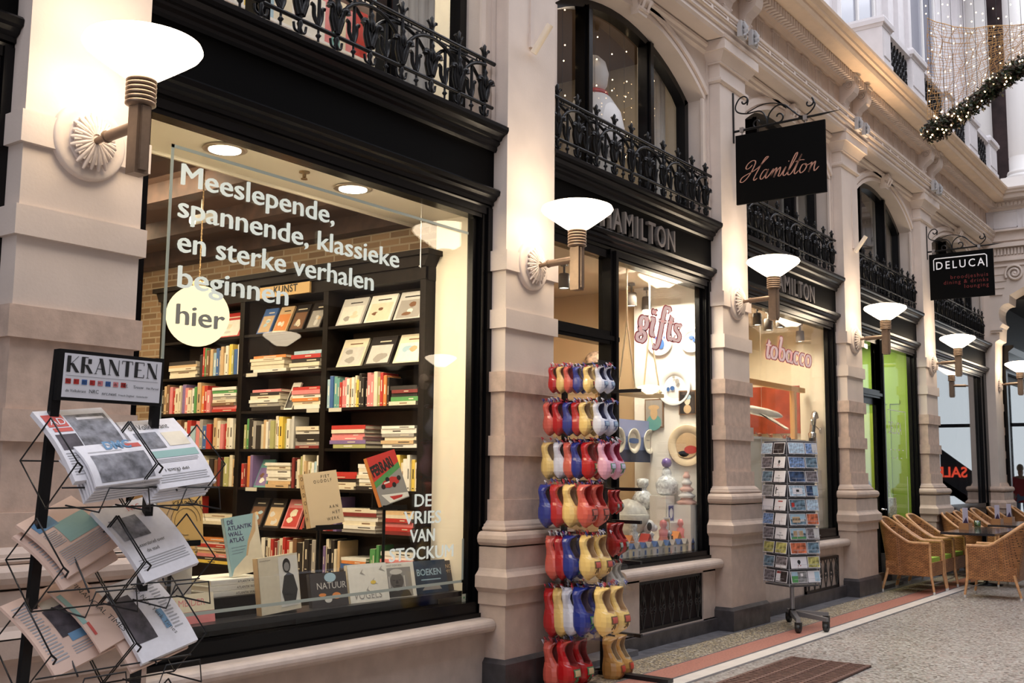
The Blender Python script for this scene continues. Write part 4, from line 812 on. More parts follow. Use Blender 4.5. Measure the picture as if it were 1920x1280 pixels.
big_book((p.x, 4.82, ZL+.001), q.x-p.x, .325, .045, -.05, .10, -.07, [M_('cream'), PAGE, M_('tan'), M_('white'), BW2, BW1], d_photo, 'cream photo book with the black and white figure of a person in a dark coat')
def d_piet(g, w, h):
    for s, x, z in (('P I E T', .50, .88), ('O U D O L F', .27, .80), ('A A N', .62, .30), ('H E T', .68, .19), ('W E R K', .50, .08)): cov(g, w*x, h*z, s, w*.10, 3)
    for j, ch in enumerate('OUDOLF'): text(g, ch, .035, frame((-.001, .030, h*(.88-.15*j)), (0, -1, 0), (0, 0, 1)), 3)
p = at(583, 990, y=5.05)
big_book((p.x, 5.05, p.z), .285, .345, .045, -.06, .16, -.11, [M_('tan'), PAGE, M_('tan'), INK, mat('buff_cover', (.72, .56, .36), .5)], lambda g, w, h: (rect(g, 0, 0, w, h, 4, .0004), d_piet(g, w, h)), 'buff coloured book lettered PIET OUDOLF AAN HET WERK on a stand in the window')
def stand(x, y, z0, z1, lb):
    r = E('book_stand', (x, y, z0), lb, 'stand', 'thin black book stands'); h = z1-z0
    g = G(); g.tube([(0, .06, 0), (0, .06, h)], .011, 8); g.lathe([(.10, 0), (.10, .01), (.012, .018)], (0, .06, 0), 20); g.build('pole', IRON, r)
    g = G(); g.box((-.12, -.04, h-.012), (.12, .08, h)); g.box((-.12, -.045, h-.012), (.12, -.04, h+.02)); g.box((-.1, .075, h), (.1, .085, h+.22)); g.build('tray', IRON, r)
stand(p.x+.14, 5.07, .16, p.z-.002, 'thin black pole stand carrying the buff book')
def d_car(g, w, h):
    rect(g, 0, 0, w, h, 3); poly(g, [(0, h*.50), (w, h*.74), (w, h*.62), (0, h*.38)], 4); poly(g, [(0, 0), (w, 0), (w, h*.62), (0, h*.38)], 5); poly(g, [(w*.1, h*.22), (w, h*.10), (w, h*.02), (w*.3, h*.02)], 7, .0014); poly(g, [(w*.35, h*.14), (w*.8, h*.09), (w*.75, h*.05), (w*.45, h*.05)], 3, .0018)
    poly(g, [(w*.16, h*.36), (w*.3, h*.46), (w*.62, h*.50), (w*.86, h*.44), (w*.8, h*.34), (w*.45, h*.30)], 3, .002)
    for a, b in ((.25, .36), (.62, .33), (.84, .43), (.45, .47)): blob(g, w*a, h*b, w*.07, h*.05, 6, .0024)
    poly(g, [(w*.3, h*.40), (w*.5, h*.40), (w*.5, h*.43), (w*.3, h*.43)], 7, .0026)
    text(g, 'FERRARI', w*.27, frame((w*.03, -.002, h*.60), (1, 0, .17), (-.17, 0, 1)) @ Matrix.Diagonal((1, 1.5, 1, 1)), 6, wide=.80, bold=.003)
p = at(716, 950, y=5.0)
big_book((p.x, 5.0, p.z), .245, .345, .04, -.22, .18, -.28, [M_('red'), PAGE, M_('orange'), mat('race_red', (.55, .05, .045), .35), M_('green'), BW1, INK, M_('white')], d_car, 'red book with a racing car cover, tilted on a stand at the window right')
stand(p.x+.12, 5.03, .16, p.z-.01, 'thin black pole stand carrying the red racing car book')
# books half hidden behind the newspaper rack
def d_yel(g, w, h):
    cov(g, w*.33, h*.72, 'KAARBAAR', w*.13, 3)
    for rr in (.13, .10, .075): g.tube([(w*.62+rr*math.cos(a), -.001, h*.42+rr*math.sin(a)) for a in [i*.35 for i in range(15)]], .0012, 4, 3)
p = at(296, 1022, y=5.0)
big_book((p.x, 5.0, p.z), .30, .29, .03, 0, .12, 0, [M_('tan'), PAGE, M_('brown'), INK, mat('mustard_cover', (.66, .43, .16), .5)], lambda g, w, h: (rect(g, w*.33, 0, w, h, 4, .0005), d_yel(g, w, h)), 'mustard yellow book with a ring motif behind the newspaper rack')
stand(p.x+.15, 5.03, .16, p.z-.002, 'black stand carrying the mustard yellow book behind the newspaper rack')
p = at(352, 1190, y=4.86)
big_book((p.x-.12, 4.86, ZL+.001), .30, .16, .03, 0, .2, 0, [M_('pink'), PAGE, M_('pink'), M_('white'), M_('cream')], lambda g, w, h: (rect(g, 0, h*.4, w, h, 4), cov(g, w*.1, h*.6, 'AMBIDER', w*.17, 0)), 'pink and cream book low in the window behind the lower right newspapers')
o = G().box((0, 0, 0), (.26, .2, .17)).build('carton', mat('white_card', (.7, .68, .64), .6), loc=(at(305, 1125, y=5.0).x, 5.1, at(305, 1125, y=5.0).z)); tag(o, 'plain white carton behind the newspaper rack in the book window', 'box')
o2 = G().box((-.1, 0, 0), (.36, .26, o.location.z-.16)).build('plinth_block', mat('ledge_black', ()), loc=(o.location.x, 5.08, .16)); tag(o2, 'black block under the plain white carton behind the newspaper rack', 'stand')
# small security sticker
p = at(872, 1121, y=4.718); g = G(); g.box((-.035, -.001, -.03), (.035, 0, .03)); blob(g, -.012, .005, .008, .008, 1); blob(g, .014, -.008, .01, .008, 1)
tag(g.build('sticker', [mat('pale_sticker', (.55, .55, .40), .5), M_('green')], loc=(p.x, 4.719, p.z)), 'small pale green sticker low at the right corner of the book window', 'sticker')
# ceiling: downlights, sprinkler, hooks
for j, x in enumerate((3.857, 4.911)):
    r = E('downlight', (x, 4.93, 3.36), ['left', 'right'][j]+' round downlight in the soffit of the book window', 'lamp', 'window downlights')
    g = G(); g.lathe([(.09, 0), (.125, -.004), (.13, -.012), (.11, -.018), (.085, -.012)], n=32); g.build('ring', mat('satin_nickel', (.4, .34, .28), .3, .8), r)
    G().lathe([(.0, -.019), (.092, -.019)], n=32).build('lens', emis('downlight_glow', (1, .88, .68), 14), r)
    area('downlight_beam', (x, 4.84, 3.33), (math.radians(4), 0, 0), .3, .16, 20, (1, .80, .55))
area('book_room_light', (4.2, 6.4, 3.36), (0, math.radians(-42), 0), 2.2, 1.2, 50, (1, .80, .54))
area('book_room_light_b', (4.7, 8.3, 3.36), (0, math.radians(-20), 0), 1.2, 1.2, 24, (1, .80, .54))
r = E('sprinkler', (4.47, 4.92, 3.36), 'small brass sprinkler head between the two window downlights', 'sprinkler'); g = G(); g.lathe([(.035, 0), (.035, -.008), (.012, -.01), (.012, -.04), (.022, -.045), (.022, -.05)], n=14); g.build('head', mat('dull_brass', (.3, .2, .1), .4, .8), r)
g = G(); g.tube([(5.5, 4.84, 3.36), (5.5, 4.84, 2.92), (5.49, 4.83, 2.90), (5.475, 4.83, 2.91)], .003, 5); tag(g.build('hanging_wire', M_('white')), 'thin white hooked wire hanging from the soffit, right of the book window', 'wire')
# track spot inside
r = E('spotlight', (4.75, 6.3, 3.30), 'small white tube spotlight glowing under the dark ceiling behind the window text', 'spotlight'); g = G(); g.tube([(0, 0, .24), (0, 0, .02)], .01, 6); g.tube([(.08, 0, .03), (-.08, 0, -.03)], .035, 12); g.build('tube', M_('white'), r); G().lathe([(0, 0), (.03, 0)], (-.085, 0, -.03), 12, ax='x').build('lens', emis('downlight_glow', (1, 1, 1), 1), r)
# globe pendant behind the word hier
P0 = at(371, 592, y=5.5); R0 = 57.5*(P0-EYE).dot(fw)/F
r = E('globe_pendant', (P0.x, P0.y, P0.z), 'round glowing cream globe lamp on a chain behind the word hier', 'lamp')
G().lathe([(R0*math.sin(math.pi*i/20), -R0*math.cos(math.pi*i/20)) for i in range(21)], n=36).build('globe', emis('globe_glow', (1, .80, .46), 1.0), r)
g = G(); g.lathe([(.04, R0-.01), (.045, R0+.02), (.02, R0+.04), (0, R0+.045)], n=14); g.build('cap', mat('dull_brass', ()), r)
g = G(); z = R0+.04
while P0.z+z < 3.52: g.tube([(.006*math.cos(a)*(1 if int(z*50) % 2 else .2), .006*math.cos(a)*(.2 if int(z*50) % 2 else 1), z+.012+.012*math.sin(a)) for a in [k*math.pi/3 for k in range(7)]], .002, 4, caps=False); z += .02
g.tube([(0, 0, R0+.04), (0, 0, 3.54-P0.z)], .0025, 4); g.build('chain', mat('dull_brass', ()), r)
# lettering on the pane -----------------------------------------
VIN = mat('pale_vinyl_lettering', (.62, .68, .60), .6, emit=(.8, .84, .76), es=.22); VIG = mat('grey_vinyl_lettering', (.30, .30, .26), .6)  # slight glow added to the pale vinyl to keep it bright
def pane_text(lines, label, m=VIN, **k):
    r = E('window_lettering', (lines[0][1].x, 4.716, lines[0][1].z), label, 'lettering', 'vinyl lettering on the book window')
    for s, p, size, kw in lines:
        g = G(); [text(g, s, size, Matrix.Translation((-lines[0][1].x, -4.716, -lines[0][1].z)) @ FX(p.x+dx, 4.716+dx*.05, p.z+dx*.4), **kw) for dx in (0, size*.02, size*.04, size*.06)]; g.build('text_line', m, r)
W1 = lambda a, b: at(a, b, y=4.716)
def fit(s, a, b, hpx_top, size, label=None):
    return (s, W1(*a), size, dict(wide=b))
L1 = [('Meeslepende,', (334, 344), (622, 415)), ('spannende, klassieke', (330, 405), (745, 502)), ('en sterke verhalen', (329, 470), (697, 546)), ('beginnen', (328, 537), (535, 575))]
rows = []
for s, a, b in L1:
    pa, pb = W1(*a), W1(*b); cu = bpy.data.curves.new('m', 'FONT'); cu.body = s; cu.size = .168; ob = bpy.data.objects.new('m', cu); C.objects.link(ob); bpy.context.view_layer.update(); wd = ob.dimensions.x; bpy.data.objects.remove(ob)
    rows.append((s, pa, .168, dict(wide=(pb.x-pa.x)/wd)))
pane_text(rows, 'pale lettering on the book window reading Meeslepende, spannende, klassieke en sterke verhalen beginnen')
p = W1(325, 606); pane_text([('hier', p, .155, dict(wide=1.32))], 'grey word hier on the window pane over the glowing globe', VIG)
rows = []
for s, a, b in (('DE', (775, 950), (806, 951)), ('VRIES', (757, 983), (826, 985)), ('VAN', (768, 1017), (814, 1016)), ('STOCKUM', (728, 1054), (848, 1046))):
    pa, pb = W1(*a), W1(*b); cu = bpy.data.curves.new('m', 'FONT'); cu.body = s; cu.size = .118; ob = bpy.data.objects.new('m', cu); C.objects.link(ob); bpy.context.view_layer.update(); wd = ob.dimensions.x; bpy.data.objects.remove(ob)
    rows.append((s, pa, .118, dict(wide=(pb.x-pa.x)/wd)))
pane_text(rows, 'pale blue grey name DE VRIES VAN STOCKUM low at the right of the book window')
g = G(); x0, x1, z0, z1 = W1(305, 600).x, W1(868, 1095).x, W1(340, 1157).z, W1(318, 268).z
for a, b in (((x0, z0), (x0+.018, z1)), ((x0, z1-.018), (x1, z1)), ((x1-.018, z0), (x1, z0+.3)), ((x0, z0), (x1, z0+.018)), ): g.box((a[0], 4.714, a[1]), (b[0], 4.7165, b[1]))
tag(g.build('window_border', mat('pale_green_film', (.40, .46, .40), .5)), 'thin pale green outline frame applied to the book window pane', 'outline')
# ================================================================ NEWSPAPER RACK
BLKM = mat('black_rack_metal', (.010, .010, .011), .35, spec=.4)
RX, RY = 2.36, 3.73
rk = E('newspaper_rack', (RX, RY, 0), 'black metal newspaper rack with wire baskets and a KRANTEN header sign, at the left', 'rack'); T = Matrix.Translation((-RX, -RY, 0))
def two(p1, p2, y):
    a, b = at(*p1, y=y), at(*p2, y=y); d = (b-a)/(b.z-a.z); return a, a-d*a.z
for p1, p2 in (((113, 655), (42, 1280)), ((297, 672), (256, 1240))):
    a, b = two(p1, p2, RY); g = G(); g.T = T; d = Vector((.018, 0, 0)); e = Vector((0, .012, 0))
    g.add([b-d-e, b+d-e, b+d+e, b-d+e, a-d-e, a+d-e, a+d+e, a-d+e], [(0, 1, 5, 4), (1, 2, 6, 5), (2, 3, 7, 6), (3, 0, 4, 7), (4, 5, 6, 7), (3, 2, 1, 0)]); g.build('pole', BLKM, rk)
    g = G(); g.T = T; g.box((b.x-.02, RY-.32, 0), (b.x+.02, RY+.2, .03)); g.build('foot', BLKM, rk)
A, B_, C_, D_ = [at(*p, y=RY-.02) for p in ((107, 655), (303, 672), (291, 762), (98, 748))]
hw_, hz0, hz1 = (B_.x-A.x)/2, (C_.z+D_.z)/2, (A.z+B_.z)/2; xc = (A.x+B_.x)/2
hd = Matrix.Translation((xc-RX, -.02, hz0)) @ Matrix(((1, 0, .03, 0), (0, 1, 0, 0), (0, 0, 1, 0), (0, 0, 0, 1)))
g = G(); g.T = hd; H_ = hz1-hz0; g.box((-hw_, -.012, 0), (hw_, .012, H_)); g.build('header_frame', BLKM, rk)
g = G(); g.T = hd; g.box((-hw_+.02, -.014, .012), (hw_-.012, -.011, H_-.014)); hs = g.build('header_sign', mat('sign_paper_white', (.80, .80, .84), .5), rk)
def serif_word(g, word, M, h, w, m=0, thick=.30, thin=.055):
    "high-contrast roman capitals drawn as strokes"
    S = {'K': [((.12, 0), (.12, 1), 1), ((.85, 1), (.2, .42), 0), ((.35, .55), (.85, 0), 1)], 'R': [((.14, 0), (.14, 1), 1), ((.14, .98), (.55, .98), 0), ((.68, .9), (.68, .6), 1), ((.14, .5), (.55, .5), 0), ((.42, .5), (.85, 0), 1)],
         'A': [((.08, 0), (.45, 1), 0), ((.45, 1), (.82, 0), 1), ((.22, .33), (.68, .33), 0)], 'N': [((.12, 0), (.12, 1), 0), ((.12, 1), (.85, 0), 1), ((.88, 0), (.88, 1), 0)],
         'T': [((.5, 0), (.5, 1), 1), ((.05, .98), (.95, .98), 0), ((.05, .98), (.05, .78), 0), ((.95, .98), (.95, .78), 0)], 'E': [((.18, 0), (.18, 1), 1), ((.1, .98), (.85, .98), 0), ((.1, .02), (.88, .02), 0), ((.2, .5), (.65, .5), 0), ((.85, .98), (.85, .8), 0), ((.88, .02), (.88, .22), 0)]}
    for i, ch in enumerate(word):
        for (a, b), (c, d), k in S[ch]:
            t = (thick if k else thin)*w/2; dx, dz = (c-a)*w, (d-b)*h; L = math.hypot(dx, dz)
            horiz = abs(dz) < 1e-6; ox, oz = (0, thin*w/2) if horiz else (t, 0)
            x0, z0 = i*w*1.12+a*w, b*h
            g.add([M @ Vector(p) for p in ((x0-ox, z0-oz, 0), (x0+dx-ox, z0+dz-oz, 0), (x0+dx+ox, z0+dz+oz, 0), (x0+ox, z0+oz, 0))], [(0, 1, 2, 3)], m)
        if ch in 'KNRA': 
            for xs in ({'K': (.12, .85), 'N': (.12,), 'R': (.14,), 'A': (.08, .82)}[ch]): x0 = i*w*1.12+xs*w; g.add([M @ Vector(p) for p in ((x0-.14*w, 0, 0), (x0+.14*w, 0, 0), (x0+.14*w, .03*h, 0), (x0-.14*w, .03*h, 0))], [(0, 1, 2, 3)], m)
g = G(); g.T = hd; lw_ = hw_*2-.035; serif_word(g, 'KRANTEN', frame((-hw_+.032, -.0155, H_*.56), (1, 0, 0), (0, 0, 1)), H_*.32, lw_/8.25)
g.box((-hw_+.03, -.0152, H_*.49), (hw_-.025, -.0148, H_*.494)); g.build('word_kranten', INK, hs)
g = G(); g.T = hd; cs = [M_('red'), M_('red'), M_('blue'), M_('red'), M_('pink'), M_('blue'), M_('pink'), M_('red'), INK]
for i in range(8): x = -hw_+.03+i*.0335; g.box((x, -.0155, H_*.33), (x+.022, -.0148, H_*.43), i); text(g, ['AD', 'T', 'ED', 'G', 'M', 'LC', 'db', 'PZ'][i], .014, frame((x+.002, -.016, H_*.355), (1, 0, 0), (0, 0, 1)), 9 if 0 else 8 if 0 else 8)
for s, x, z, sz in (('fd.', .60, .34, .020), ('Trouw', .70, .33, .017), ('Het Parool', .84, .33, .013), ('de Volkskrant', .02, .17, .015), ('NRC', .25, .17, .020), ('nrc.next', .38, .15, .019), ('Friesch Dagblad', .55, .15, .011), ('Gelderlander', .74, .15, .010)): text(g, s, sz, frame((-hw_+.024+x*lw_, -.016, H_*z), (1, 0, 0), (0, 0, 1)), 8)
g.build('masthead_logos', cs, hs)
# baskets
def basket(x0, x1, dy, dz):
    g = G(); g.T = T; cy, cz = 3.63+dy, 1.51+dz; r = .0034
    for x in (x0, (x0+x1)/2, x1):
        q = [(x, cy, cz+.165), (x, cy-.19, cz+.005), (x, cy, cz-.16), (x, cy+.19, cz+.01), (x, cy, cz+.165)]
        if x != (x0+x1)/2: g.tube(q, r, 5)
        else: g.tube([(x, cy+.10, cz+.12), (x, cy-.10, cz-.10)], r, 5)
    for (a, b) in ((0, -.16), (.19, .01), (-.10, -.085)): g.tube([(x0, cy+a, cz+b), (x1, cy+a, cz+b)], r, 5)
    xa, xb = x0+.09, x1-.05
    g.tube([(xa-.03, cy-.03, cz-.15), (xa-.01, cy-.21, cz-.17), (xa+.02, cy-.22, cz-.085), (xb, cy-.22, cz-.085), (xb+.02, cy-.21, cz-.17), (xb-.02, cy-.05, cz-.15)], r, 5)
    g.tube([(x0, cy-.19, cz+.005), (x0+.012, cy-.20, cz-.01), (x0+.02, cy-.17, cz-.03)], r*1.2, 5)
    g.build('wire_basket', BLKM, rk)
SL = [(2.12, 2.44), (2.45, 2.76)]; DZR = [0, -.36, -.65, -1.0]; SX = [0, -.03, -.055, -.08]
for j in range(4):
    for (a, b) in SL: basket(a+SX[j], b+SX[j], 0, DZR[j])
NEWS = mat('newsprint_white', (.80, .79, .82), .8, var=.04, vs=40); NSAL = mat('newsprint_salmon', (.80, .58, .47), .8); PHG = mat('news_photo_grey', (.22, .22, .24), .8, var=.7, vs=22); PHB = mat('news_photo_dark', (.07, .06, .07), .8, var=.8, vs=16)
LG = mat('news_text_grey', (.42, .42, .44), .8); NBL = mat('masthead_blue', (.16, .32, .50), .7); NRD = mat('masthead_red', (.62, .10, .08), .7); NTE = mat('news_teal_strip', (.30, .50, .46), .7)
def paper(j, side, label, deco, sal=False, off=(0, 0, 0), t=.012, L=.33, W=None, tilt=0, n=1, grp=None, curl=.01):
    "folded newspaper lying back in basket row j; local x along width, y down the page towards the street"
    a, b = SL[side]; a += SX[j]; b += SX[j]; W = W or (b-a)-.015
    o = Vector((a+.0+off[0], 3.755+off[1], 1.655+DZR[j]+off[2])); dn = Vector((.05+tilt, -.23, -.23)).normalized(); u = Vector((1, 0, 0)); u = (u-dn*u.dot(dn)).normalized(); nrm = dn.cross(u)
    if nrm.z < 0: nrm = -nrm
    M = Matrix((u, -dn, nrm)).transposed().to_4x4(); M.translation = o
    g = G(); N = 8; top = [[], []]; bot = [[], []]
    for i in range(N+1):
        y = -L*i/N; zc = curl*math.sin(math.pi*i/N)*1.2-curl*2*(i/N)**3
        for s in (0, 1): top[s].append((s*W, y, zc+t)); bot[s].append((s*W, y, zc))
    g.strip(top[0], top[1], 0, True); g.strip(bot[1], bot[0], 0); g.strip(bot[0], top[0], 0); g.strip(top[1], bot[1], 0)
    g.quad(bot[0][0], bot[1][0], top[1][0], top[0][0]); g.quad(bot[1][-1], bot[0][-1], top[0][-1], top[1][-1])
    def zz(y): i = -y/L; return curl*math.sin(math.pi*i)*1.2-curl*2*i**3+t+.0012
    def r_(x0, y0, x1, y1, m):
        K = 5
        A_ = [(x0*W, -(y0+(y1-y0)*k/K)*L, zz(-(y0+(y1-y0)*k/K)*L)) for k in range(K+1)]; B2 = [(x1*W, p[1], p[2]) for p in A_]; g.strip(A_, B2, m)
    def t_(s, x, y, size, m, **k): yy = -y*L; text(g, s, size, frame((x*W, yy, zz(yy)+.001), (1, 0, 0), (0, 1, 0)), m, **k)
    deco(r_, t_)
    for q in range(7): r_(.06, .90+q*.0, .06, .90, 1)
    ms = [NSAL if sal else NEWS, INK, PHG, PHB, LG, NBL, NRD, NTE, M_('cream')]
    ob = g.build('newspaper', ms); ob.matrix_world = M; tag(ob, label, 'newspaper', grp); return ob
def lines(r_, x0, y0, x1, y1, n):
    for i in range(n): y = y0+(y1-y0)*i/n; r_(x0, y, x1-(.03 if i % 3 == 2 else 0), y+(y1-y0)/n*.4, 4)
def d1(r_, t_): r_(.05, .08, .33, .28, 6); t_('AD', .09, .25, .05, 0); r_(.08, .30, .34, .36, 6); r_(.36, .10, .95, .62, 2); r_(.50, .15, .9, .19, 0); r_(.05, .40, .34, .62, 3); lines(r_, .05, .66, .95, .95, 9)
def d2(r_, t_): t_('DMC', .38, .20, .055, 5, bold=.002); r_(.70, .07, .93, .2, 6); lines(r_, .1, .24, .6, .28, 2); r_(.1, .34, .9, .95, 2)
def d3(r_, t_): t_('de Volkskrant', .08, .17, .040, 1, wide=.9); r_(.10, .22, .48, .48, 2); r_(.55, .24, .92, .46, 8); r_(.05, .52, .95, .62, 7); lines(r_, .1, .64, .9, .70, 3); t_('Telegraaf', .2, .80, .036, 1); lines(r_, .08, .84, .92, .95, 4)
def d4(r_, t_): r_(.1, .12, .45, .30, 5); r_(.35, .28, .9, .62, 7); lines(r_, .1, .36, .32, .6, 8); lines(r_, .1, .66, .9, .9, 8)
def d5(r_, t_): t_('NRC', .5, .14, .035, 6); r_(.08, .20, .55, .50, 2); t_('Lezersbrief over', .2, .62, .022, 1); t_('de stad', .3, .70, .022, 1); lines(r_, .08, .76, .92, .9, 5)
def d6(r_, t_): lines(r_, .06, .10, .30, .9, 20); r_(.40, .16, .85, .28, 8); r_(.36, .28, .92, .66, 3); r_(.45, .64, .95, .74, 5); lines(r_, .4, .78, .9, .9, 4)
def d7(r_, t_): r_(.06, .2, .42, .80, 3); lines(r_, .75, .12, .9, .8, 16); r_(.62, .5, .72, .75, 5)
def vert_title(o, s, m, W=.30):
    g = G(); text(g, s, .036, frame((W*.62, -.05, .022), (.35, -1, 0), (1, .35, 0)), 0, bold=.0005); g.build('masthead', m, o)
paper(0, 0, 'tabloid newspaper with red corner masthead and large grey photo, upper left basket', d1, t=.02, off=(-.01, 0, .03), L=.34)
for i in range(5): paper(0, 0, 'folded white newspaper, %s from the bottom of the upper left basket pile' % ORD[i], lambda r, t: None, off=(.055+.004*i, -.10-.008*i, -.135+.010*i), L=.20, t=.008, grp='pile in the upper left basket')
paper(0, 0, 'newspaper with pale blue DMC title on top of the upper left pile', d2, off=(.075, -.15, -.09), L=.185, t=.01)
for i in range(4): paper(0, 1, 'folded newspaper, %s from the bottom of the upper right basket pile' % ORD[i], lambda r, t: None, off=(-.03+.01*i, 0, -.045+.012*i), L=.34, t=.01, grp='pile in the upper right basket')
paper(0, 1, 'broadsheet front page with two photos and a teal strip, upper right basket', d3, off=(.01, .0, .01), L=.35, t=.014)
paper(1, 0, 'salmon newspaper folded underneath the cream one in the middle left basket', lambda r, t: lines(r, .06, .2, .9, .9, 14), True, off=(-.02, 0, -.055), L=.27, tilt=.10)
paper(1, 0, 'cream newspaper with a greenish photo strip, middle left basket', d4, True, off=(-.01, .0, -.015), L=.27, tilt=.12)
paper(1, 1, 'white newspaper with an olive photo and grey headline, middle right basket', d5, off=(-.04, .01, .02), L=.36, t=.018, tilt=.04)
paper(2, 0, 'salmon newspaper with a dark crowd photo, lower left basket', d6, True, off=(-.025, 0, -.01), L=.33, tilt=.06)
o = paper(2, 0, 'narrow salmon newspaper with its FINANCIAL TIMES title running downwards, lower left basket', lambda r, t: (r(.02, .14, .16, .62, 7), r(.12, .62, .2, .8, 6)), True, off=(.15, 0, .035), W=.16, L=.31, tilt=.08, t=.008)
g = G(); text(g, 'FINANCIAL TIMES', .034, frame((.085, -.03, .0222), (.10, -1, 0), (1, .10, 0)), 0); g.build('masthead', INK, o)
paper(2, 1, 'tan newspaper folded underneath, lower right basket', lambda r, t: None, True, off=(-.035, 0, -.02), L=.34, tilt=.03)
o = paper(2, 1, 'white newspaper with a dark photo and a title running downwards, lower right basket', d7, off=(.0, 0, .01), L=.35, t=.016, tilt=.03)
g = G(); text(g, 'The New York Times', .030, frame((.155, -.04, .030), (.12, -1, 0), (1, .12, 0)), 0); g.build('masthead', INK, o)
# ================================================================ CLOGS
def clog_mesh():
    "wooden shoe, length 1 along -z (toe down), sole at y=0, upper side towards -y"
    g = G(); ST = [0, .02, .07, .14, .22, .32, .42, .48, .52, .58, .68, .78, .87, .94, .985, 1.0]
    def hw(s): return .175*(min(1, (s+.005)*9)**.5)*(1-.20*math.exp(-((s-.38)/.13)**2))*(1 if s < .72 else max(.02, math.cos((s-.72)/.285*math.pi/2))**.5)
    def top(s): return .30-.10*math.sin(math.pi*min(1, s/.42))*.9 if s < .42 else (.30+.10*math.sin(math.pi*(s-.42)/.5) if s < .80 else max(.06, .345*(1-((s-.80)/.24)**2)))
    def bot(s): return (.03*math.sin(math.pi*min(1, s/.6)) + (0 if s < .72 else .16*((s-.72)/.28)**1.8))
    NO, NI = 14, 9; rings = []
    for s in ST:
        w, h, b = hw(s), top(s), bot(s); h = max(h, b+.02); op = s < .50
        a0 = math.radians(48 if op else 90)          # opening half angle measured from the side
        ring = []
        th0 = (math.pi/2-.62) if op and s > .03 else math.pi/2-.01
        for i in range(NO):                          # outside, right rim round the sole to left rim
            a = th0-(2*th0+math.pi*0)*i/(NO-1)*1.0
            a = th0-i/(NO-1)*(2*math.pi-2*(math.pi/2-th0))  # sweep under
            c, q = math.cos(a), math.sin(a)
            x = w*math.copysign(abs(c)**.8, c); z = (b+h)/2+(h-b)/2*math.copysign(abs(q)**.8, q); ring.append((x, z))
        L, R0 = ring[-1], ring[0]; inner = []
        if op and s > .03:
            d = b+.045
            for i in range(NI):
                f = i/(NI-1); x = L[0]*.80*(1-f)+R0[0]*.80*f; dep = math.sin(math.pi*f)**.45; inner.append((x, (L[1])*(1-dep)+d*dep))
        else: inner = [(L[0]*(1-i/(NI-1))+R0[0]*i/(NI-1), L[1]-.002) for i in range(NI)]
        rings.append([(x, -z, -s) for x, z in ring+inner])
    n = NO+NI
    for k in range(len(rings)-1):
        A_, B2 = rings[k], rings[k+1]
        for i in range(n):
            j = (i+1) % n; g.add([A_[i], A_[j], B2[j], B2[i]], [(0, 1, 2, 3)], 1 if i >= NO-1 and ST[k] < .49 else 0, True)
    g.add(rings[0], [tuple(range(n))[::-1]]); g.add(rings[-1], [tuple(range(n))])
    # painted ornament on the instep
    def surf(x, s): h, b, w = top(s), bot(s), hw(s); q = max(0, 1-(abs(x)/w)**2.5)**(1/2.5); return -((b+h)/2+(h-b)/2*q)-.006
    for s0, s1, x0, x1, m in ((.56, .72, -.085, .085, 2), (.58, .70, -.065, .065, 3)):
        K = 5; P = [[(x0+(x1-x0)*i/K, surf(x0+(x1-x0)*i/K, s0+(s1-s0)*j/K)-(.002 if m == 3 else 0), -(s0+(s1-s0)*j/K)) for i in range(K+1)] for j in range(K+1)]
        for j in range(K): g.strip(P[j+1], P[j], m, True)
    for (xa, sa, xb, sb, m) in ((-.01, .72, -.03, .84, 2), (.0, .72, .04, .83, 2), (-.05, .76, -.02, .79, 2)):
        g.tube([(xa, surf(xa, sa), -sa), ((xa+xb)/2, surf((xa+xb)/2, (sa+sb)/2), -(sa+sb)/2), (xb, surf(xb, sb), -sb)], .008, 4, m)
    return g
CLG = clog_mesh(); CLM = {}
CC = {'coral': ((.72, .13, .09), (.45, .03, .02), (.10, .06, .05), (.60, .16, .12)), 'red': ((.50, .008, .012), (.22, .01, .01), (.06, .22, .10), (.70, .55, .30)), 'blue': ((.015, .035, .28), (.05, .03, .08), (.05, .30, .14), (.62, .60, .62)),
      'yellow': ((.90, .64, .22), (.50, .32, .16), (.16, .10, .05), (.58, .12, .09)), 'white': ((.74, .76, .86), (.06, .06, .12), (.10, .16, .32), (.42, .54, .66)), 'pink': ((.80, .42, .55), (.42, .04, .09), (.08, .28, .14), (.62, .60, .74)), 'natural': ((.68, .38, .11), (.46, .34, .2), (.28, .10, .04), (.58, .06, .03)), 'slipper': ((.42, .02, .02), (.30, .02, .02), (.12, .2, .1), (.42, .42, .42)), 'linen': ((.62, .60, .54), (.45, .43, .38), (.62, .60, .54), (.62, .60, .54))}
BAG = glass('clear_plastic_bag', (1, 1, 1), .02, .5, .08); RIB = [mat('ribbon_red', (.55, .03, .05), .5), mat('ribbon_white', (.75, .75, .82), .5), mat('ribbon_blue', (.05, .07, .35), .5)]
CLP = {}
CAPY = [4.42]
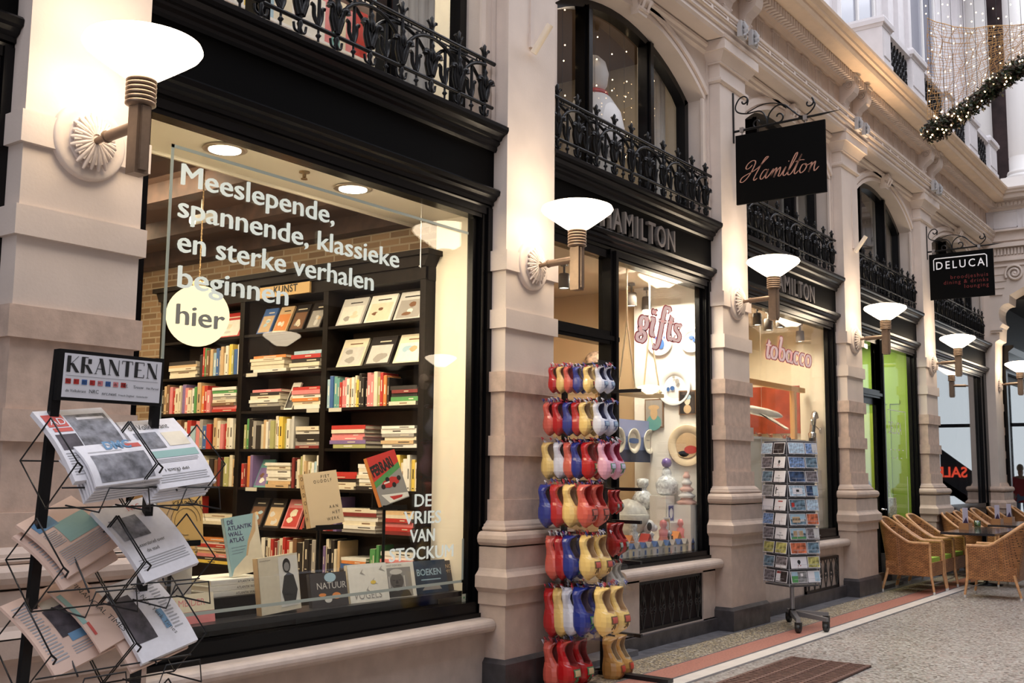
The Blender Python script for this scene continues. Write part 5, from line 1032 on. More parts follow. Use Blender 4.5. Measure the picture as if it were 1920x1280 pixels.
def clog_pair(color, px, pyt, pyb, label, x=6.50, front=False, yaw=0, bag=True, spread=.5):
    x = x-(.08 if pyt > 900 and x < 6.6 else 0); p = at(px, (pyt+pyb)/2, x=x); p.y = min(p.y, CAPY[0] if x < 6.6 else 9); sc = F/((p-EYE).dot(fw)); ln = (pyb-pyt)/sc*1.08
    if color not in CLM:
        c = CC[color]; ms = [mat('painted_%s_wood' % color, c[0], .22, coat=.5), mat('inside_%s_clog' % color, c[1], .6), mat('ornament_dark_'+color, c[2], .5), mat('ornament_light_'+color, c[3], .5)]
        CLM[color] = CLG.build('clog', ms)
        CLM[color].data.name = color+'_clog'; first = CLM[color]; bpy.data.objects.remove(first); CLM[color] = bpy.data.meshes[color+'_clog']
    r = E('wooden_clog_pair', (x, p.y+ln*.15, p.z+ln/2), label, 'clogs', 'souvenir clogs hanging on the rack', rz=yaw)
    for s in (-1, 1):
        o = bpy.data.objects.new('clog', CLM[color]); C.objects.link(o); o.parent = r; o.scale = (ln*1.22, ln*1.25, ln); o.location = (s*ln*.215, 0, 0)
    if bag:
        g = G(); w = ln*.50; n = 10; ring = []
        pr = [(0, 1.0), (.4, 1.0), (.9, .9), (1.08, .75), (1.10, .5)]
        g.prism([(-w, -ln*1.04), (w, -ln*1.04), (w*1.02, -ln*.1), (w*.5, ln*.04), (w*.12, ln*.10), (-w*.12, ln*.10), (-w*.5, ln*.04), (-w*1.02, -ln*.1)], 'y', -ln*.44, ln*.03)
        g.build('plastic_bag', BAG, r)
        g = G(); rnd = random.Random(int(px*7+pyt))
        for q in range(16 if front else 11):
            a = rnd.uniform(-.85, .85)*w; b = rnd.uniform(-.42, .0)*ln; z = rnd.uniform(-.02, .10)*ln; rr = rnd.uniform(.010, .018)
            g.tube([(a+rr*math.cos(t)*1.4, b+rr*math.sin(t*1.3), z+rr*math.sin(t)) for t in [k*1.1 for k in range(7)]], .0026, 4, q % 3)
        g.build('curled_ribbon', RIB, r)
    return r
rowsC = [(690, 736, 'red 1041 yellow 1058 coral 1072 blue 1086 yellow 1107 white 1131', 'top row'), (757, 815, 'coral 1038 red 1053 blue 1072 red 1087 yellow 1104 white 1131', 'second row'), (832, 896, 'yellow 1036 white 1054 coral 1074 blue 1091 red 1109 pink 1142', 'third row'),
         (911, 985, 'blue 1033 red 1052 yellow 1076 coral 1107', 'fourth row'), (1006, 1082, 'coral 1030 red 1052 blue 1075 yellow 1112', 'fifth row'), (1103, 1186, 'red 1024 yellow 1050 white 1075 blue 1098 yellow 1142', 'sixth row'), (1200, 1284, 'coral 1026 red 1073', 'bottom row')]
cr = E('clog_rack', (6.62, 4.25, 0), 'black display rack hung with coloured souvenir clogs beside the gift shop door', 'rack'); T = Matrix.Translation((-6.62, -4.25, 0))
g = G(); g.T = T; g.box((6.52, 4.30, .03), (6.56, 4.33, 2.28)); g.build('post', BLKM, cr); g = G(); g.T = T; g.box((6.98, 4.24, .03), (7.02, 4.28, 2.20)); g.build('post', BLKM, cr)
g = G(); g.T = T; g.box((6.3, 4.28, 0), (7.2, 4.34, .03)); g.box((6.50, 3.7, 0), (6.57, 4.3, .03)); g.box((6.96, 3.7, 0), (7.04, 4.4, .03)); g.build('base', BLKM, cr)
for (t0, t1, spec, nm) in rowsC:
    it = spec.split(); pr = [(it[i], float(it[i+1])) for i in range(0, len(it), 2)]; n = len(pr)
    za = at(1090, t0-3, x=6.5).z+.01; yb_ = at(pr[-1][1], t0, x=6.5).y-.02
    g = G(); g.T = T; g.tube([(6.53, 4.31, za), (6.50, yb_, za+.01)], .008, 6); g.box((6.40, yb_-.004, za-.02), (6.60, yb_+.004, za+.02)); g.build('prong', BLKM, cr)
    for i, (c, px) in enumerate(pr):
        CAPY[0] = (4.30 if t0 > 990 else 4.42)-.075*i
        pos = 'frontmost pair' if i == n-1 else ['pair nearest the pilaster', 'second pair from the pilaster', 'third pair from the pilaster', 'fourth pair from the pilaster', 'fifth pair from the pilaster'][i]
        clog_pair(c, px, t0, t1, '%s painted wooden clogs, %s in the %s of the rack' % (c, pos, nm), front=i == n-1, yaw=random.uniform(-.12, .12) if i < n-1 else -.12)
for i, (px, t0, t1, c, lb, bg) in enumerate(((1150, 920, 962, 'slipper', 'red embroidered slippers hanging on the right side of the rack, upper pair', False), (1152, 982, 1040, 'slipper', 'red embroidered slippers hanging on the right side of the rack, lower pair', False), (1150, 1195, 1275, 'natural', 'unwrapped golden wooden clogs with a red square, low at the right of the rack', False), (1122, 735, 760, 'natural', 'small varnished clogs hanging behind the second row', False), (1150, 1058, 1110, 'linen', 'pale unpainted clogs hanging at the right of the fifth row', True))):
    clog_pair(c, px, t0, t1, lb, x=6.98, bag=bg, yaw=.1)
    z = at(px, t0, x=6.98).z; g = G(); g.T = T; g.tube([(7.0, 4.26, z+.02), (7.0, at(px, t0, x=6.98).y, z+.01)], .008, 6); g.box((7.10, 4.0, z), (7.13, 4.25, z+.025)); g.build('prong', BLKM, cr)
# ================================================================ POSTCARD STAND
SX_, SY_ = 10.27, 4.08
ps = E('postcard_stand', (SX_, SY_, 0), 'revolving wire postcard stand on a four-legged wheeled base in front of the tobacco window', 'stand')
STEEL = mat('dull_steel', (.33, .33, .34), .35, .7); WIRE = mat('wire_chrome', (.55, .56, .60), .3, .6)
g = G(); g.tube([(0, 0, .12), (0, 0, 1.86)], .022, 12); g.build('pole', STEEL, ps)
for i, a in enumerate((-2.75, -1.95, -.75, .35)):
    a += .12; c, s = math.cos(a), math.sin(a); L = .40
    g = G(); g.T = Matrix.Rotation(a, 4, 'Z'); g.add([(0, -.025, .12), (L, -.02, .10), (L, .02, .10), (0, .025, .12), (0, -.025, .17), (L, -.02, .135), (L, .02, .135), (0, .025, .17)], [(0, 1, 5, 4), (1, 2, 6, 5), (2, 3, 7, 6), (3, 0, 4, 7), (4, 5, 6, 7), (3, 2, 1, 0)]); lg = g.build('leg', STEEL, ps)
    g = G(); g.T = Matrix.Translation((c*L*.96, s*L*.96, 0)); g.lathe([(.035, -.022), (.042, -.012), (.042, .012), (.035, .022)], (0, 0, .043), 16, ax='y'); g.box((-.02, -.03, .04), (.02, .03, .10)); g.build('castor', mat('black_rubber', (.012, .012, .012), .5), lg)
g = G(); g.lathe([(.04, .10), (.045, .13), (.03, .18)], n=14); g.build('hub', BLKM, ps)
ROT = math.radians(28); HB = .19; nrow = 10; Z0, Z1 = .44, 1.82; ZS = (Z1-Z0)/nrow
RM = Matrix.Rotation(-ROT, 4, 'Z')
g = G(); g.T = RM
for sx in (-1, 1):
    for sy in (-1, 1): g.tube([(sx*HB, sy*HB, Z0-.02), (sx*HB, sy*HB, Z1+.04)], .004, 5)
for k in range(nrow+1):
    z = Z0+k*ZS; g.tube([(-HB, -HB, z), (HB, -HB, z), (HB, HB, z), (-HB, HB, z), (-HB, -HB, z)], .003, 4)
for k in range(nrow):
    z = Z0+k*ZS
    for q in (-.12, 0, .12): g.tube([(q, -HB, z), (q, -HB-.045, z+.01), (q, -HB-.05, z+.05)], .002, 4); g.tube([(-HB, q, z), (-HB-.045, q, z+.01), (-HB-.05, q, z+.05)], .002, 4)
    g.tube([(-.17, -HB-.048, z+.05), (.17, -HB-.048, z+.05)], .002, 4); g.tube([(-HB-.048, -.17, z+.05), (-HB-.048, .17, z+.05)], .002, 4)
g.build('wire_cage', WIRE, ps)
g = G(); g.T = RM; g.box((-HB+.01, -HB+.01, Z0-.03), (HB-.01, HB-.01, Z0-.015)); g.box((-HB+.02, -HB+.02, Z0), (HB-.02, -HB+.03, Z1)); g.box((-HB+.02, -HB+.02, Z0), (-HB+.03, HB-.02, Z1)); g.build('grey_core', mat('grey_core_panel', (.10, .10, .11), .6), ps)
def pmat(n, col, var, vs_): return mat('card_'+n, col, .35, var=var, vs=vs_)
CARDS = {'white': [mat('card_white', (.80, .78, .80), .4)], 'delft': [pmat('delft', (.18, .28, .48), .95, 45)], 'pale blue': [pmat('paleblue', (.45, .58, .75), .5, 40)], 'night': [pmat('night', (.05, .09, .18), .95, 18)], 'tulip': [pmat('tulip', (.60, .16, .08), .8, 22)], 'garden': [pmat('garden', (.45, .42, .14), .8, 26)], 'street': [pmat('street', (.18, .16, .17), .9, 34)], 'canal': [pmat('canal', (.14, .22, .28), .9, 30)], 'dark': [pmat('darkc', (.04, .03, .03), .9, 20)], 'grey': [pmat('greyc', (.24, .24, .24), .6, 30)]}
def postcard(face, col, row, kind, deco, label, w=.16, h=.112):
    z = Z0+(nrow-1-row)*ZS+.012; g = G(); c1 = CARDS[kind][0]
    g.box((-w/2, -.0015, 0), (w/2, .0015, h), 0)
    g.box((-w/2+.006, -.0022, .006), (w/2-.006, -.0014, h-.006), 1); deco(g, w, h)
    M = Matrix.Translation((SX_, SY_, 0)) @ RM
    if face == 0: M = M @ Matrix.Translation((col, -HB-.028, z)) @ Matrix.Rotation(-.18, 4, 'X')
    else: M = M @ Matrix.Rotation(-math.pi/2, 4, 'Z') @ Matrix.Translation((col, -HB-.028, z)) @ Matrix.Rotation(-.18, 4, 'X')
    o = g.build('postcard', [CARDS['white'][0], c1, INK, M_('red'), M_('tan'), M_('sky'), M_('green'), M_('silver')]); o.matrix_world = M
    tag(o, label, 'postcard', 'postcards in the revolving stand')
def pr(g, x0, z0, x1, z1, m, w, h, e=.003): g.add([((x0-.5)*w, -e, z0*h), ((x1-.5)*w, -e, z0*h), ((x1-.5)*w, -e, z1*h), ((x0-.5)*w, -e, z1*h)], [(0, 1, 2, 3)], m)
def pt(g, s, x, z, sz, m, w, h): text(g, s, sz, frame(((x-.5)*w, -.0031, z*h), (1, 0, 0), (0, 0, 1)), m)
nd = lambda g, w, h: None
def bld(g, w, h): pr(g, .05, .5, .95, .95, 5, w, h); pr(g, .15, .22, .62, .72, 4, w, h, .0034); pr(g, .62, .3, .9, .5, 7, w, h, .0034); [pr(g, .18+.1*i, .4, .23+.1*i, .6, 2, w, h, .004) for i in range(5)]
def pal(g, w, h): pr(g, .05, .55, .95, .95, 5, w, h); pr(g, .2, .25, .8, .75, 4, w, h, .0034); pr(g, .42, .25, .58, .82, 7, w, h, .0036); [pr(g, .24+.08*i, .3, .26+.08*i, .7, 2, w, h, .004) for i in range(7)]; pr(g, .05, .05, .95, .22, 6, w, h, .0034)
def figs(g, w, h): g.lathe([(.016*w/.16, 0), (0, .002)], (0, -.003, h*.55), 10, 2, ax='y'); pr(g, .46, .3, .54, .5, 2, w, h); pr(g, .40, .2, .46, .28, 3, w, h); pr(g, .54, .2, .6, .28, 3, w, h)
def wrd(a, b): return lambda g, w, h: (pt(g, a, .38, .5, .018, 2, w, h), pt(g, b, .18, .3, .02, 2, w, h))
LAYL = [('dark', nd, 'dark postcard with a pale shape', 0), ('white', figs, 'white postcard with a small black figure', 1), ('white', wrd('Oh', 'Holland'), 'white postcard with two lines of black script', 2), ('white', lambda g, w, h: (pr(g, .12, .2, .2, .8, 2, w, h), pr(g, .2, .55, .34, .62, 2, w, h)), 'white postcard with a black silhouette at its left', 3), ('white', lambda g, w, h: (pr(g, .3, .75, .7, .85, 3, w, h), pr(g, .46, .25, .54, .35, 3, w, h)), 'white postcard with small red marks', 4), ('white', lambda g, w, h: (pr(g, .62, .2, .63, .6, 3, w, h), pr(g, .62, .6, .9, .61, 3, w, h)), 'white postcard with a thin red outline', 5), ('white', wrd('I am', 'Nederland'), 'white postcard with dark handwriting', 6), ('garden', nd, 'yellow green flower garden postcard', 7), ('street', lambda g, w, h: pr(g, .05, .05, .95, .25, 0, w, h), 'white-edged postcard of a row of small figures', 8), ('dark', lambda g, w, h: (pr(g, .02, .1, .4, .95, 0, w, h), pr(g, .05, .75, .4, .95, 3, w, h)), 'dark postcard with a red topped white label', 9)]
LAYM = [('pale blue', nd, 'pale blue tile pattern postcard', 0), ('delft', nd, 'blue and white tile mosaic postcard', 1), ('night', nd, 'dark blue postcard of a reclining figure shape', 2), ('pale blue', lambda g, w, h: (pr(g, .2, .2, .8, .75, 0, w, h), pr(g, .42, .4, .6, .6, 2, w, h, .0034)), 'pale blue bordered postcard with a white centre panel', 3), ('canal', lambda g, w, h: pr(g, .12, .3, .3, .7, 3, w, h), 'dark teal postcard with a red patch', 4), ('canal', bld, 'white bordered postcard of a brick palace under blue sky', 5), ('canal', pal, 'white bordered postcard of a columned building behind a lawn', 6), ('tulip', nd, 'red and yellow tulips postcard', 7), ('white', figs, 'plain white postcard with a tiny black emblem', 8), ('grey', lambda g, w, h: (pr(g, .05, .05, .42, .95, 6, w, h), pr(g, .05, .6, .42, .95, 5, w, h, .0034), pr(g, .6, .55, .75, .8, 0, w, h)), 'grey postcard with a blue and green panel', 9)]
for kind, d, lb, row in LAYL: postcard(1, .10, row, kind, d, lb+', row %s of the left column' % ORD[row], w=.165)
for i, row in enumerate(range(10)): postcard(1, -.085, row, ['pale blue', 'street', 'canal', 'grey', 'white', 'delft', 'street', 'garden', 'canal', 'street'][i], nd, '%s postcard at the inner edge of the left face, row %s' % (['pale blue', 'brown', 'teal', 'grey', 'white', 'blue', 'brown', 'green', 'teal', 'brown'][i], ORD[row]), w=.16)
for kind, d, lb, row in LAYM: postcard(0, -.085, row, kind, d, lb+', row %s of the centre column' % ORD[row], w=.20)
for i, kind in enumerate(['delft', 'canal', 'street', 'night', 'pale blue', 'tulip', 'street', 'canal', 'garden', 'white']): postcard(0, .10, i, kind, lambda g, w, h: pr(g, .55, .1, .95, .9, 5 if i % 2 else 7, w, h) if i % 3 == 0 else None, '%s postcard in the right column, row %s from the top' % (kind, ORD[i]), w=.15)
# ================================================================ WICKER CHAIRS
def wicker(name, base):
    mt = bpy.data.materials.new(name); mt.use_nodes = True; nt = mt.node_tree; p = nt.nodes['Principled BSDF']; tc = _n(nt, 'ShaderNodeTexCoord')
    br = _n(nt, 'ShaderNodeTexBrick'); br.offset = .5; br.inputs['Scale'].default_value = 1; br.inputs['Brick Width'].default_value = .045; br.inputs['Row Height'].default_value = .016; br.inputs['Mortar Size'].default_value = .003
    br.inputs['Color1'].default_value = (*base, 1); br.inputs['Color2'].default_value = (*[c*.62 for c in base], 1); br.inputs['Mortar'].default_value = (*[c*.18 for c in base], 1)
    sp = _n(nt, 'ShaderNodeSeparateXYZ'); ad = _n(nt, 'ShaderNodeMath', operation='ADD'); cb = _n(nt, 'ShaderNodeCombineXYZ')
    nt.links.new(tc.outputs['Object'], sp.inputs[0]); nt.links.new(sp.outputs[0], ad.inputs[0]); nt.links.new(sp.outputs[1], ad.inputs[1]); nt.links.new(ad.outputs[0], cb.inputs[0]); nt.links.new(sp.outputs[2], cb.inputs[1]); nt.links.new(cb.outputs[0], br.inputs['Vector'])
    no = _n(nt, 'ShaderNodeTexNoise'); no.inputs['Scale'].default_value = 7; mx = _n(nt, 'ShaderNodeMix', data_type='RGBA', blend_type='MULTIPLY'); mx.inputs[0].default_value = .6
    rr = _n(nt, 'ShaderNodeValToRGB'); rr.color_ramp.elements[0].color = (.5, .4, .35, 1); rr.color_ramp.elements[0].position = .35; rr.color_ramp.elements[1].position = .65
    nt.links.new(tc.outputs['Object'], no.inputs['Vector']); nt.links.new(no.outputs[0], rr.inputs[0]); nt.links.new(br.outputs['Color'], mx.inputs[6]); nt.links.new(rr.outputs[0], mx.inputs[7]); nt.links.new(mx.outputs[2], p.inputs['Base Color'])
    bp = _n(nt, 'ShaderNodeBump'); bp.inputs['Strength'].default_value = .6; bp.inputs['Distance'].default_value = .006; bp.invert = True
    nt.links.new(br.outputs['Fac'], bp.inputs['Height']); nt.links.new(bp.outputs[0], p.inputs['Normal']); p.inputs['Roughness'].default_value = .5; return mt
WK = wicker('woven_rattan', (.66, .29, .10)); RAT = mat('bent_rattan_rim', (.60, .32, .15), .35, var=.2, vs=20); CAP_ = mat('pale_foot_cap', (.6, .58, .55), .4)
def make_chair():
    "faces -y, centre of seat at origin; width .60, depth .62"
    r = E('wicker_armchair'); A = .30
    def rim(t):                              # t 0 left arm front .. 1 right arm front, path of the top rim
        a = math.pi*t; x = -A*math.cos(a); x = math.copysign(abs(x/A)**.55, x)*A; y = -.30+.62*math.sin(a)**.62; z = .63+(.93-.63)*max(0, (y+.05)/.37)**1.25 if y > -.05 else .63
        return Vector((x*(1.0+.06*(y > .1)), y+max(0, z-.63)*.25, z))
    def low(t): p = rim(t); return Vector((p.x*.92, min(p.y-max(0, p.z-.63)*.25, .27), .22))
    N = 36; g = G(); thick = .028
    out = [[low(i/N).lerp(rim(i/N), k/5) for k in range(6)] for i in range(N+1)]
    inn = [[p-Vector((p.x, p.y+.02, 0)).normalized()*thick for p in row] for row in out]
    for i in range(N): g.strip(out[i], out[i+1], 0, True); g.strip(inn[i+1], inn[i], 0, True)
    g.strip(out[0], inn[0]); g.strip(inn[N], out[N]); g.build('shell', WK, r)
    g = G(); g.box((-.27, -.30, .22), (.27, .27, .39)); g.build('seat_base', WK, r)
    g = G(); g.tube([(rim(i/N)+inn[i][5])/2+Vector((0, 0, .004)) for i in range(N+1)], .021, 7); g.build('rim', RAT, r)
    g = G(); n = 10; pf = [(-.245, .39), (-.26, .41), (-.25, .445), (.25, .445), (.26, .41), (.245, .39)]
    g.prism([(a*.86, b) for a, b in pf], 'y', -.28, .16); g.build('cushion', mat('lime_green_cushion', (.33, .50, .06), .8, bump=.1), r)
    for sx in (-1, 1):
        for (y0, y1, zt) in ((-.29, -.33, .63), (.24, .31, .30)):
            g = G(); g.tube([(sx*.285, y0, zt), (sx*.28, y0-.005 if y0 < 0 else y0+.01, .25), (sx*.295, y1, .035)], [.016, .019, .014], 8); lg = g.build('leg', RAT, r)
            g = G(); g.tube([(sx*.295, y1, .035), (sx*.296, y1, .0)], .015, 8); g.build('foot_cap', CAP_, lg)
    g = G(); g.tube([(-.28, -.28, .12), (.28, -.28, .12)], .006, 6); g.tube([(-.28, .26, .12), (.28, .26, .12)], .006, 6); g.build('stretcher', mat('dull_steel', ()), r)
    return r
chairs = [(14.42, 4.08, 0, 'nearest wicker armchair with green cushion, backed against the facade'), (15.10, 4.10, .03, 'second wicker armchair in the row against the facade'), (15.78, 4.12, -.02, 'third wicker armchair in the row against the facade'),
          (14.42, 3.06, math.pi+.02, 'wicker armchair at the right edge, seen from its side facing the facade'), (17.15, 4.0, 0, 'wicker armchair behind the menu holder of the near table'), (17.85, 4.0, .05, 'wicker armchair just right of the far pilaster base'), (18.75, 4.1, 0, 'wicker armchair between the two menu holders'), (19.5, 4.12, -.03, 'wicker armchair behind the second menu holder'), (20.6, 4.1, 0, 'wicker armchair before the dark cafe window, far row'), (21.6, 3.9, .1, 'wicker armchair beneath the end pilaster'),
          (16.0, 3.0, math.pi, 'wicker armchair half hidden behind the right edge chair'), (18.0, 2.98, math.pi+.05, 'far wicker armchair facing the facade across the second table'), (22.6, 3.8, 0, 'farthest wicker armchair at the right edge')]
ch0 = None
for (x, y, rz, lb) in chairs:
    if ch0 is None: ch0 = make_chair(); c = ch0
    else: c = copy_tree(ch0)
    c.location = (x, y, .003); c.rotation_euler = (0, 0, rz); tag(c, lb, 'chair', 'wicker armchairs of the terrace')
def table(x, y, lx, lb):
    r = E('terrace_table', (x, y, 0), lb, 'table', 'dark terrace tables')
    g = G(); g.prism([(-lx, -.34), (lx, -.34), (lx, .34), (-lx, .34)], 'z', .715, .745); g.build('tabletop', mat('dark_table_gloss', (.03, .03, .035), .12), r)
    g = G(); g.lathe([(.22, 0), (.22, .015), (.03, .03), (.03, .70), (.12, .715)], n=20); g.build('pedestal', IRON, r)
table(16.0, 3.55, .95, 'long dark glossy terrace table right of the three nearest wicker chairs'); table(18.7, 3.55, .9, 'second dark terrace table farther down the row'); table(21.0, 3.5, .6, 'farthest dark terrace table before the end pilaster')
def holder(x, y, lb):
    r = E('menu_holder', (x, y, .745), lb, 'menu holder', 'menu holders on the terrace tables')
    g = G(); g.box((-.11, -.06, 0), (.11, .06, .012)); 
    for s in (-1, 1): g.box((-.11, s*.06-.006, 0), (.11, s*.06+.006, .09)); g.box((s*.11-.006, -.06, 0), (s*.11+.006, .06, .09))
    g.build('wooden_tray', mat('orange_wood', (.42, .20, .08), .5), r)
    g = G(); g.T = Matrix.Rotation(-.5, 4, 'Z'); g.box((-.05, -.004, .012), (.05, .004, .30)); mn = g.build('menu_card', mat('lilac_menu_card', (.62, .58, .70), .5), r)
    g = G(); g.T = Matrix.Rotation(-.5, 4, 'Z'); g.add([(-.048, -.005, .015), (.048, -.005, .015), (.048, -.005, .08), (.01, -.005, .17), (-.03, -.005, .12), (-.048, -.005, .10)], [(0, 1, 2, 3, 4, 5)]); g.build('menu_picture', mat('dark_menu_picture', (.06, .04, .09), .5), mn)
    g = G(); g.lathe([(.022, 0), (.025, .03), (.02, .09), (.012, .12), (.014, .15), (0, .155)], (.07, .0, .012), 12); g.build('pepper_mill', DKW, r)
    g = G(); g.lathe([(.035, 0), (.035, .07), (.03, .075)], (-.02, .02, .012), 14); g.build('jar', mat('dark_jar', (.03, .03, .03), .2), r)
holder(16.05, 3.80, 'menu holder with a lilac card on the near terrace table'); holder(18.05, 3.80, 'menu holder with a lilac card on the second terrace table'); holder(19.0, 3.82, 'farthest menu holder with a lilac card, on the second terrace table')
p = Vector((16.75, 3.80, .745)); g = G(); g.lathe([(.04, 0), (.045, .02), (.048, .10), (.046, .10), (.042, .02)], n=16); tag(g.build('glass_tumbler', glass('green_tumbler', (.55, .7, .6), .12, .7), loc=(p.x, p.y, .746)), 'greenish glass tumbler beside the near menu holder', 'glass')
# ================================================================ GIFT SHOP
G().box((9.655, 4.765, .6), (9.69, 5.50, 3.5)).build('wall_gift_side', mat('bright_white_panel', (.86, .84, .80), .6), kind='structure')
G().box((6.68, 8.4, .16), (9.72, 8.5, 3.5)).build('wall_gift_back', mat('tan_gift_wall', (.50, .36, .22), .7), kind='structure')
G().box((9.70, 5.5, .16), (9.72, 8.4, 3.5)).build('wall_gift_inner', mat('tan_gift_wall', ()), kind='structure')
G().box((6.68, 4.92, 3.42), (9.72, 9.5, 3.56)).build('ceiling_gift', mat('tan_ceiling', (.55, .42, .28), .7), kind='structure')
gl = E('display_plinth', (8.8, 5.2, .16), 'cream display plinth filling the bottom of the gift shop window', 'plinth')
G().box((-.92, -.42, 0), (.84, .35, .58)).build('block', mat('cream_lacquer_block', (.78, .72, .62), .5), gl)
area('gift_light', (9.0, 5.02, 3.38), (0, math.radians(14), 0), 1.0, .4, 55, (1, .88, .70)); area('gift_room', (8.0, 7.0, 3.38), (0, 0, 0), 2, 2, 16, (1, .72, .45))
def trackspot(x, y, z, lb, col='grey', lit=True):
    r = E('track_spotlight', (x, y, z), lb, 'spotlight', 'ceiling track spotlights'); g = G(); g.tube([(0, 0, max(.16, 3.42-z if x < 9.75 else 3.46-z)), (0, 0, .06)], .012, 6); g.box((-.02, -.03, .13), (.02, .03, .16)); g.build('mount', mat('spot_grey', (.16, .14, .13), .45), r)
    g = G(); g.lathe([(.045, .06), (.052, .05), (.055, -.08), (.05, -.08), (.045, -.02)], n=18); g.build('can', mat('spot_grey', ()), r)
    G().lathe([(0, -.07), (.047, -.07)], n=16).build('lens', emis('downlight_glow', (1, 1, 1), 1), r)
for (px, py, lb) in ((1147, 520, 'leftmost in the gift window'), (1184, 535, 'middle one over the swing in the gift window'), (1213, 548, 'right one above the word gifts'), (1058, 505, 'seen through the pane above the gift shop door')):
    p = at(px, py, y=5.35); trackspot(p.x, p.y, min(p.z, 3.26), 'grey cylindrical ceiling spotlight, '+lb)
for (px, py, lb) in ((1420, 600, 'leftmost'), (1441, 610, 'second'), (1463, 605, 'third, behind the lamp stem'), (1500, 632, 'rightmost')):
    p = at(px, py, y=4.98); trackspot(min(p.x, 13.2), p.y, min(p.z+.02, 3.38), 'grey ceiling spotlight in the tobacco window, '+lb)
def plate(P, R, ax, face, rim, lb, deco=None, nm='plate'):
    "ax 'x': hung on the side wall facing -x; 'y' facing -y"
    g = G(); pr = [(R*.62, -.004), (R*.66, -.010), (R*.97, -.026), (R, -.024), (R*.96, -.014), (R*.6, 0)]
    g.lathe(pr, n=36, ax='x'); g.T = None
    g2 = g; 
    def q(y0, z0, y1, z1, m): g2.add([(-.0285+.018*0, y0*R, z0*R), (-.0285, y1*R, z0*R), (-.0285, y1*R, z1*R), (-.0285, y0*R, z1*R)], [(0, 1, 2, 3)], m)
    if deco:
        for (cy, cz, ry, rz, m) in deco: g.add([(-.0150-.001*m, (cy+ry*math.cos(a))*R, (cz+rz*math.sin(a))*R) for a in [k*math.pi/7 for k in range(14)]], [tuple(range(14))], m)
    o = g.build(nm, [face, M_('blue'), M_('tan'), M_('red'), M_('grey'), rim], loc=P)
    if ax == 'y': o.rotation_euler = (0, 0, math.pi/2)
    return tag(o, lb, 'plate', 'decorative wall plates')
POR = mat('glazed_porcelain', (.84, .84, .86), .15, coat=.3)
sw = 9.652
plate((sw, 5.19, 2.84), .15, 'x', POR, POR, 'white plate with a blue bird, high on the white wall left', [(-.1, -.2, .25, .35, 1), (.3, .25, .10, .10, 1), (-.35, .25, .08, .1, 1)])
plate((sw, 4.83, 2.83), .13, 'x', POR, POR, 'white plate with small blue butterfly marks, high beside the window frame', [(.0, .2, .25, .15, 1), (-.2, 0, .1, .2, 1)])
plate((sw, 5.03, 2.36), .19, 'x', POR, POR, 'large white plate with dark heart shaped marks, middle of the white wall', [(-.2, .3, .12, .15, 4), (.1, -.05, .14, .12, 1), (.35, -.1, .1, .12, 1), (.0, .55, .08, .08, 4)])
plate((sw, 4.89, 1.77), .21, 'x', mat('warm_cream_plate', (.80, .66, .46), .3), POR, 'cream plate painted with an orange and blue scene', [(0, 0, .6, .6, 2), (.1, .25, .25, .2, 1), (-.2, -.2, .35, .2, 3), (.2, -.4, .3, .15, 2)])
def picture(P, w, h, ms, shapes, lb):
    r = E('framed_picture', P, lb, 'picture', 'pictures on the white side wall'); g = G(); g.box((-.018, -w/2-.012, -h/2-.012), (0, w/2+.012, h/2+.012)); g.build('frame', mat('thin_brown_frame', (.20, .11, .06), .5), r)
    g = G(); g.box((-.020, -w/2, -h/2), (-.018, w/2, h/2))
    for i, (cy, cz, ry, rz, m) in enumerate(shapes): g.add([(-.0205-.0006*i, -(cy+ry*math.cos(a))*w, (cz+rz*math.sin(a))*h) for a in [k*math.pi/8 for k in range(16)]], [tuple(range(16))], m)
    g.build('canvas', ms, r)
picture((sw, 5.26, 2.10), .19, .27, [M_('grey'), M_('tan'), M_('teal'), M_('brown')], [(0, -.35, .45, .3, 2), (0, .0, .22, .25, 1), (0, .22, .34, .10, 1)], 'small framed picture with a tan head shape, left on the white wall')
picture((sw, 4.88, 2.20), .17, .22, [M_('dark'), M_('tan'), M_('sky'), M_('cream')], [(0, -.3, .25, .2, 1), (0, .1, .2, .22, 3), (.05, .25, .2, .12, 2)], 'small dark framed picture with a pale blue and tan figure shape, beside the window frame')
bd = E('plate_board', (9.28, 5.32, 1.60), 'blue and white banded board displaying three round plates', 'board')
g = G(); g.box((-.42, 0, 0), (.39, .012, .42), 0); g.box((-.42, -.002, .0), (.39, 0, .12), 1); g.box((-.42, -.002, .25), (.39, 0, .42), 2); g.build('panel', [mat('board_mid_blue', (.20, .26, .48), .5), mat('board_dark_blue', (.03, .05, .12), .5), mat('board_lilac', (.28, .32, .56), .5)], bd)
for i, x in enumerate((8.98, 9.28, 9.60)): plate((x, 5.31, 1.81), .125, 'y', mat('cream_plate', (.80, .76, .66), .3), POR, ['cream plate half hidden at the left end of the blue board', 'cream plate with a dark blue band, centre of the blue board', 'cream plate with a thin dark drawing, right end of the blue board'][i], [[(0, 0, .95, .25, 4)], [(0, 0, .93, .22, 1)], [(-.1, 0, .06, .8, 4), (.3, .1, .3, .05, 4)]][i])
r = E('rope_swing', (8.88, 5.0, 2.22), 'small wooden swing shelf hung on ropes under the ceiling spotlights', 'swing'); g = G(); g.box((-.30, -.10, 0), (.30, .12, .035)); g.build('board', mat('pale_raw_wood', (.70, .52, .30), .6), r)
g = G()
for x in (-.24, .24):
    for y in (-.09, .10): g.tube([(x, y, .02), (x*.92, .01, .70), (x*.92, .01, 1.20)], .008, 6); g.lathe([(0, -.02), (.022, 0), (0, .02)], (x, y, .05), 8)
g.build('rope', mat('cream_rope', (.80, .70, .50), .8), r)
